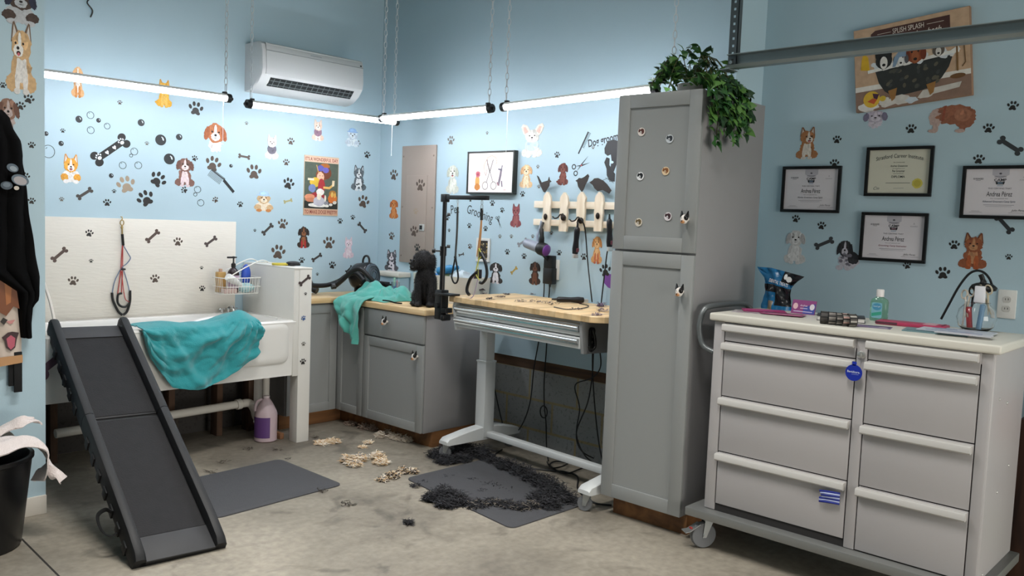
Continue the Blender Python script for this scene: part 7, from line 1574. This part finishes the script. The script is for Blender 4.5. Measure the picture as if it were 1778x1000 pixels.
def scis(p, rot, col, label):
    mb = MB(); 
    for s_ in (-1, 1): mb.tube([(s_*.016+.014*math.cos(a), 0, .05+.02*math.sin(a)) for a in [2*PI*k/14 for k in range(14)]], .0035, 6, closed=True).tube([(s_*.01, 0, .034), (-s_*.006, 0, -.06)], [.005, .002], 6)
    o = mb.build('scissors', flat(col, .3), None, pj+Vector(p), label=label, cat='scissors', group='tools in the glass jar'); o.rotation_euler = rot; return o
scis((-.005, .038, .11), (.35, .3, 1.2), '#cbbfae', 'cream-handled scissors standing in the glass jar')
scis((.01, .02, .12), (.1, -.2, 1.5), '#1c1b1d', 'black-handled scissors standing in the glass jar')
scis((.0, -.035, .13), (-.3, .1, 1.3), '#b9ae96', 'tan-handled scissors leaning out of the glass jar')
MB().ball((0, 0, 0), (.03, .052, .02), 16, 9, fn=lambda d: 1+.25*nz(d.x*4, d.y*4, d.z*4)).tube(bez([(0, .0, .0), (.0, .006, .03), (-.003, .016, .055)], 6), [.013]*6+[.010]*7, 9).build('tool_grip', black_pl, None, pj+Vector((.005, -.018, .185)), label='black plastic grip arching over the glass jar', cat='tool', group='tools in the glass jar')
cable([on(1724, 500, 0, -.25), on(1718, 484, 0, -.25), on(1708, 473, 0, -.25), on(1695, 470, 0, -.25), on(1681, 477, 0, -.25), on(1664, 499, 0, -.25), on(1648, 528, 0, -.25), on(1634, 554, 0, -.25)], 'black cable arching from the glass jar down to the cabinet top', .005)
# tag on the key, striped cloth in the drawer
p = on(1485, 625, 0, DX-.03); t = thing('key_tag', 'round blue key tag hanging from the drawer cabinet lock', 'key tag', p, RZ); rk = .034
MB().tube([(.0, -.002, .002), (.0, -.004, -.012)], .002, 6).build('ring', mat('lock_steel'), t)
MB().lathe([(.0, -.002), (rk, -.002), (rk, .002), (.0, .002)], 30, M=Matrix.Translation((-.0, -.006, -.052)) @ Matrix.Rotation(PI/2, 4, 'X')).box((-.009, -.008, -.024), (.009, -.004, -.006), 0, .002).build('disc', flat('#1b2f9c', .35), t)
d = Draw(.0004); d.text('Benidcare.', 0, .004, .052, .009, '#cfd6ee', 1, bold=.01).line([(-.008, -.006), (.02, -.006)], .0016, '#8f9ad6', 1)
d.done('lettering', Matrix.Translation((0, -.0083, -.052)) @ Matrix.Rotation(PI/2, 4, 'X'), t)
p = on(1447, 862, 0, DX-.012); t = thing('striped_cloth', 'blue and white striped cloth corner caught in the lower drawer', 'cloth', p, RZ)
sb = []
mb = MB(); mb2 = MB()
for k in range(7):
    y_ = .02-.0075*k; pr = lambda o: bez([(-.055+.004*k*(k < 4), -.01, y_-.006), (-.02, -.016-.004*math.sin(k), y_), (.03, -.008, y_+.002)], 5)
    (mb if k % 2 == 0 else mb2).tube(pr(0), .0046, 6)
mb.build('blue_stripe', flat('#232f86', .8), t); mb2.build('white_stripe', flat('#a9b2d8', .8), t)

# ------------------------------------------------------------------ clutter between the drawer cabinet and the wall
t = thing('carton', 'tall white and green carton behind the end of the drawer cabinet', 'carton', (.1, -4.83, 0))
MB().box((-.11, -.19, 0), (.19, .19, .62), 0, .004).build('box', flat('#b7aea8', .6), t); MB().box((-.112, -.15, .08), (-.109, .13, .3)).build('green_label', flat('#7d9468', .6), t); MB().box((-.112, -.18, .36), (-.109, .14, .52)).build('dark_label', flat('#4a3c40', .6), t)
MB().box((-.10, -.17, 0), (.17, .18, .2), 0, .008).build('package', flat('#a8442c', .5), None, (.1, -4.83, .62), label='orange red package on top of the tall carton behind the drawer cabinet', cat='package')
MB().box((-.05, -.05, 0), (.05, .05, .74), 0, .004).build('wood_offcut', wood_mat('dark_offcut', '#2c1a14', '#4f3122', 'z', 1., .8), None, (-.02, -4.585, 0), label='dark wood offcut standing behind the drawer cabinet', cat='wood')
# ------------------------------------------------------------------ view
vs_ = sc.view_settings; vs_.view_transform = 'Standard'; vs_.look = 'None'; vs_.exposure = EXPO; vs_.gamma = 1.; vs_.use_curve_mapping = False
sc.display_settings.display_device = 'sRGB'
sc.cycles.max_bounces = 8; sc.cycles.transparent_max_bounces = 8; sc.cycles.sample_clamp_indirect = 6.0; sc.cycles.use_denoising = True
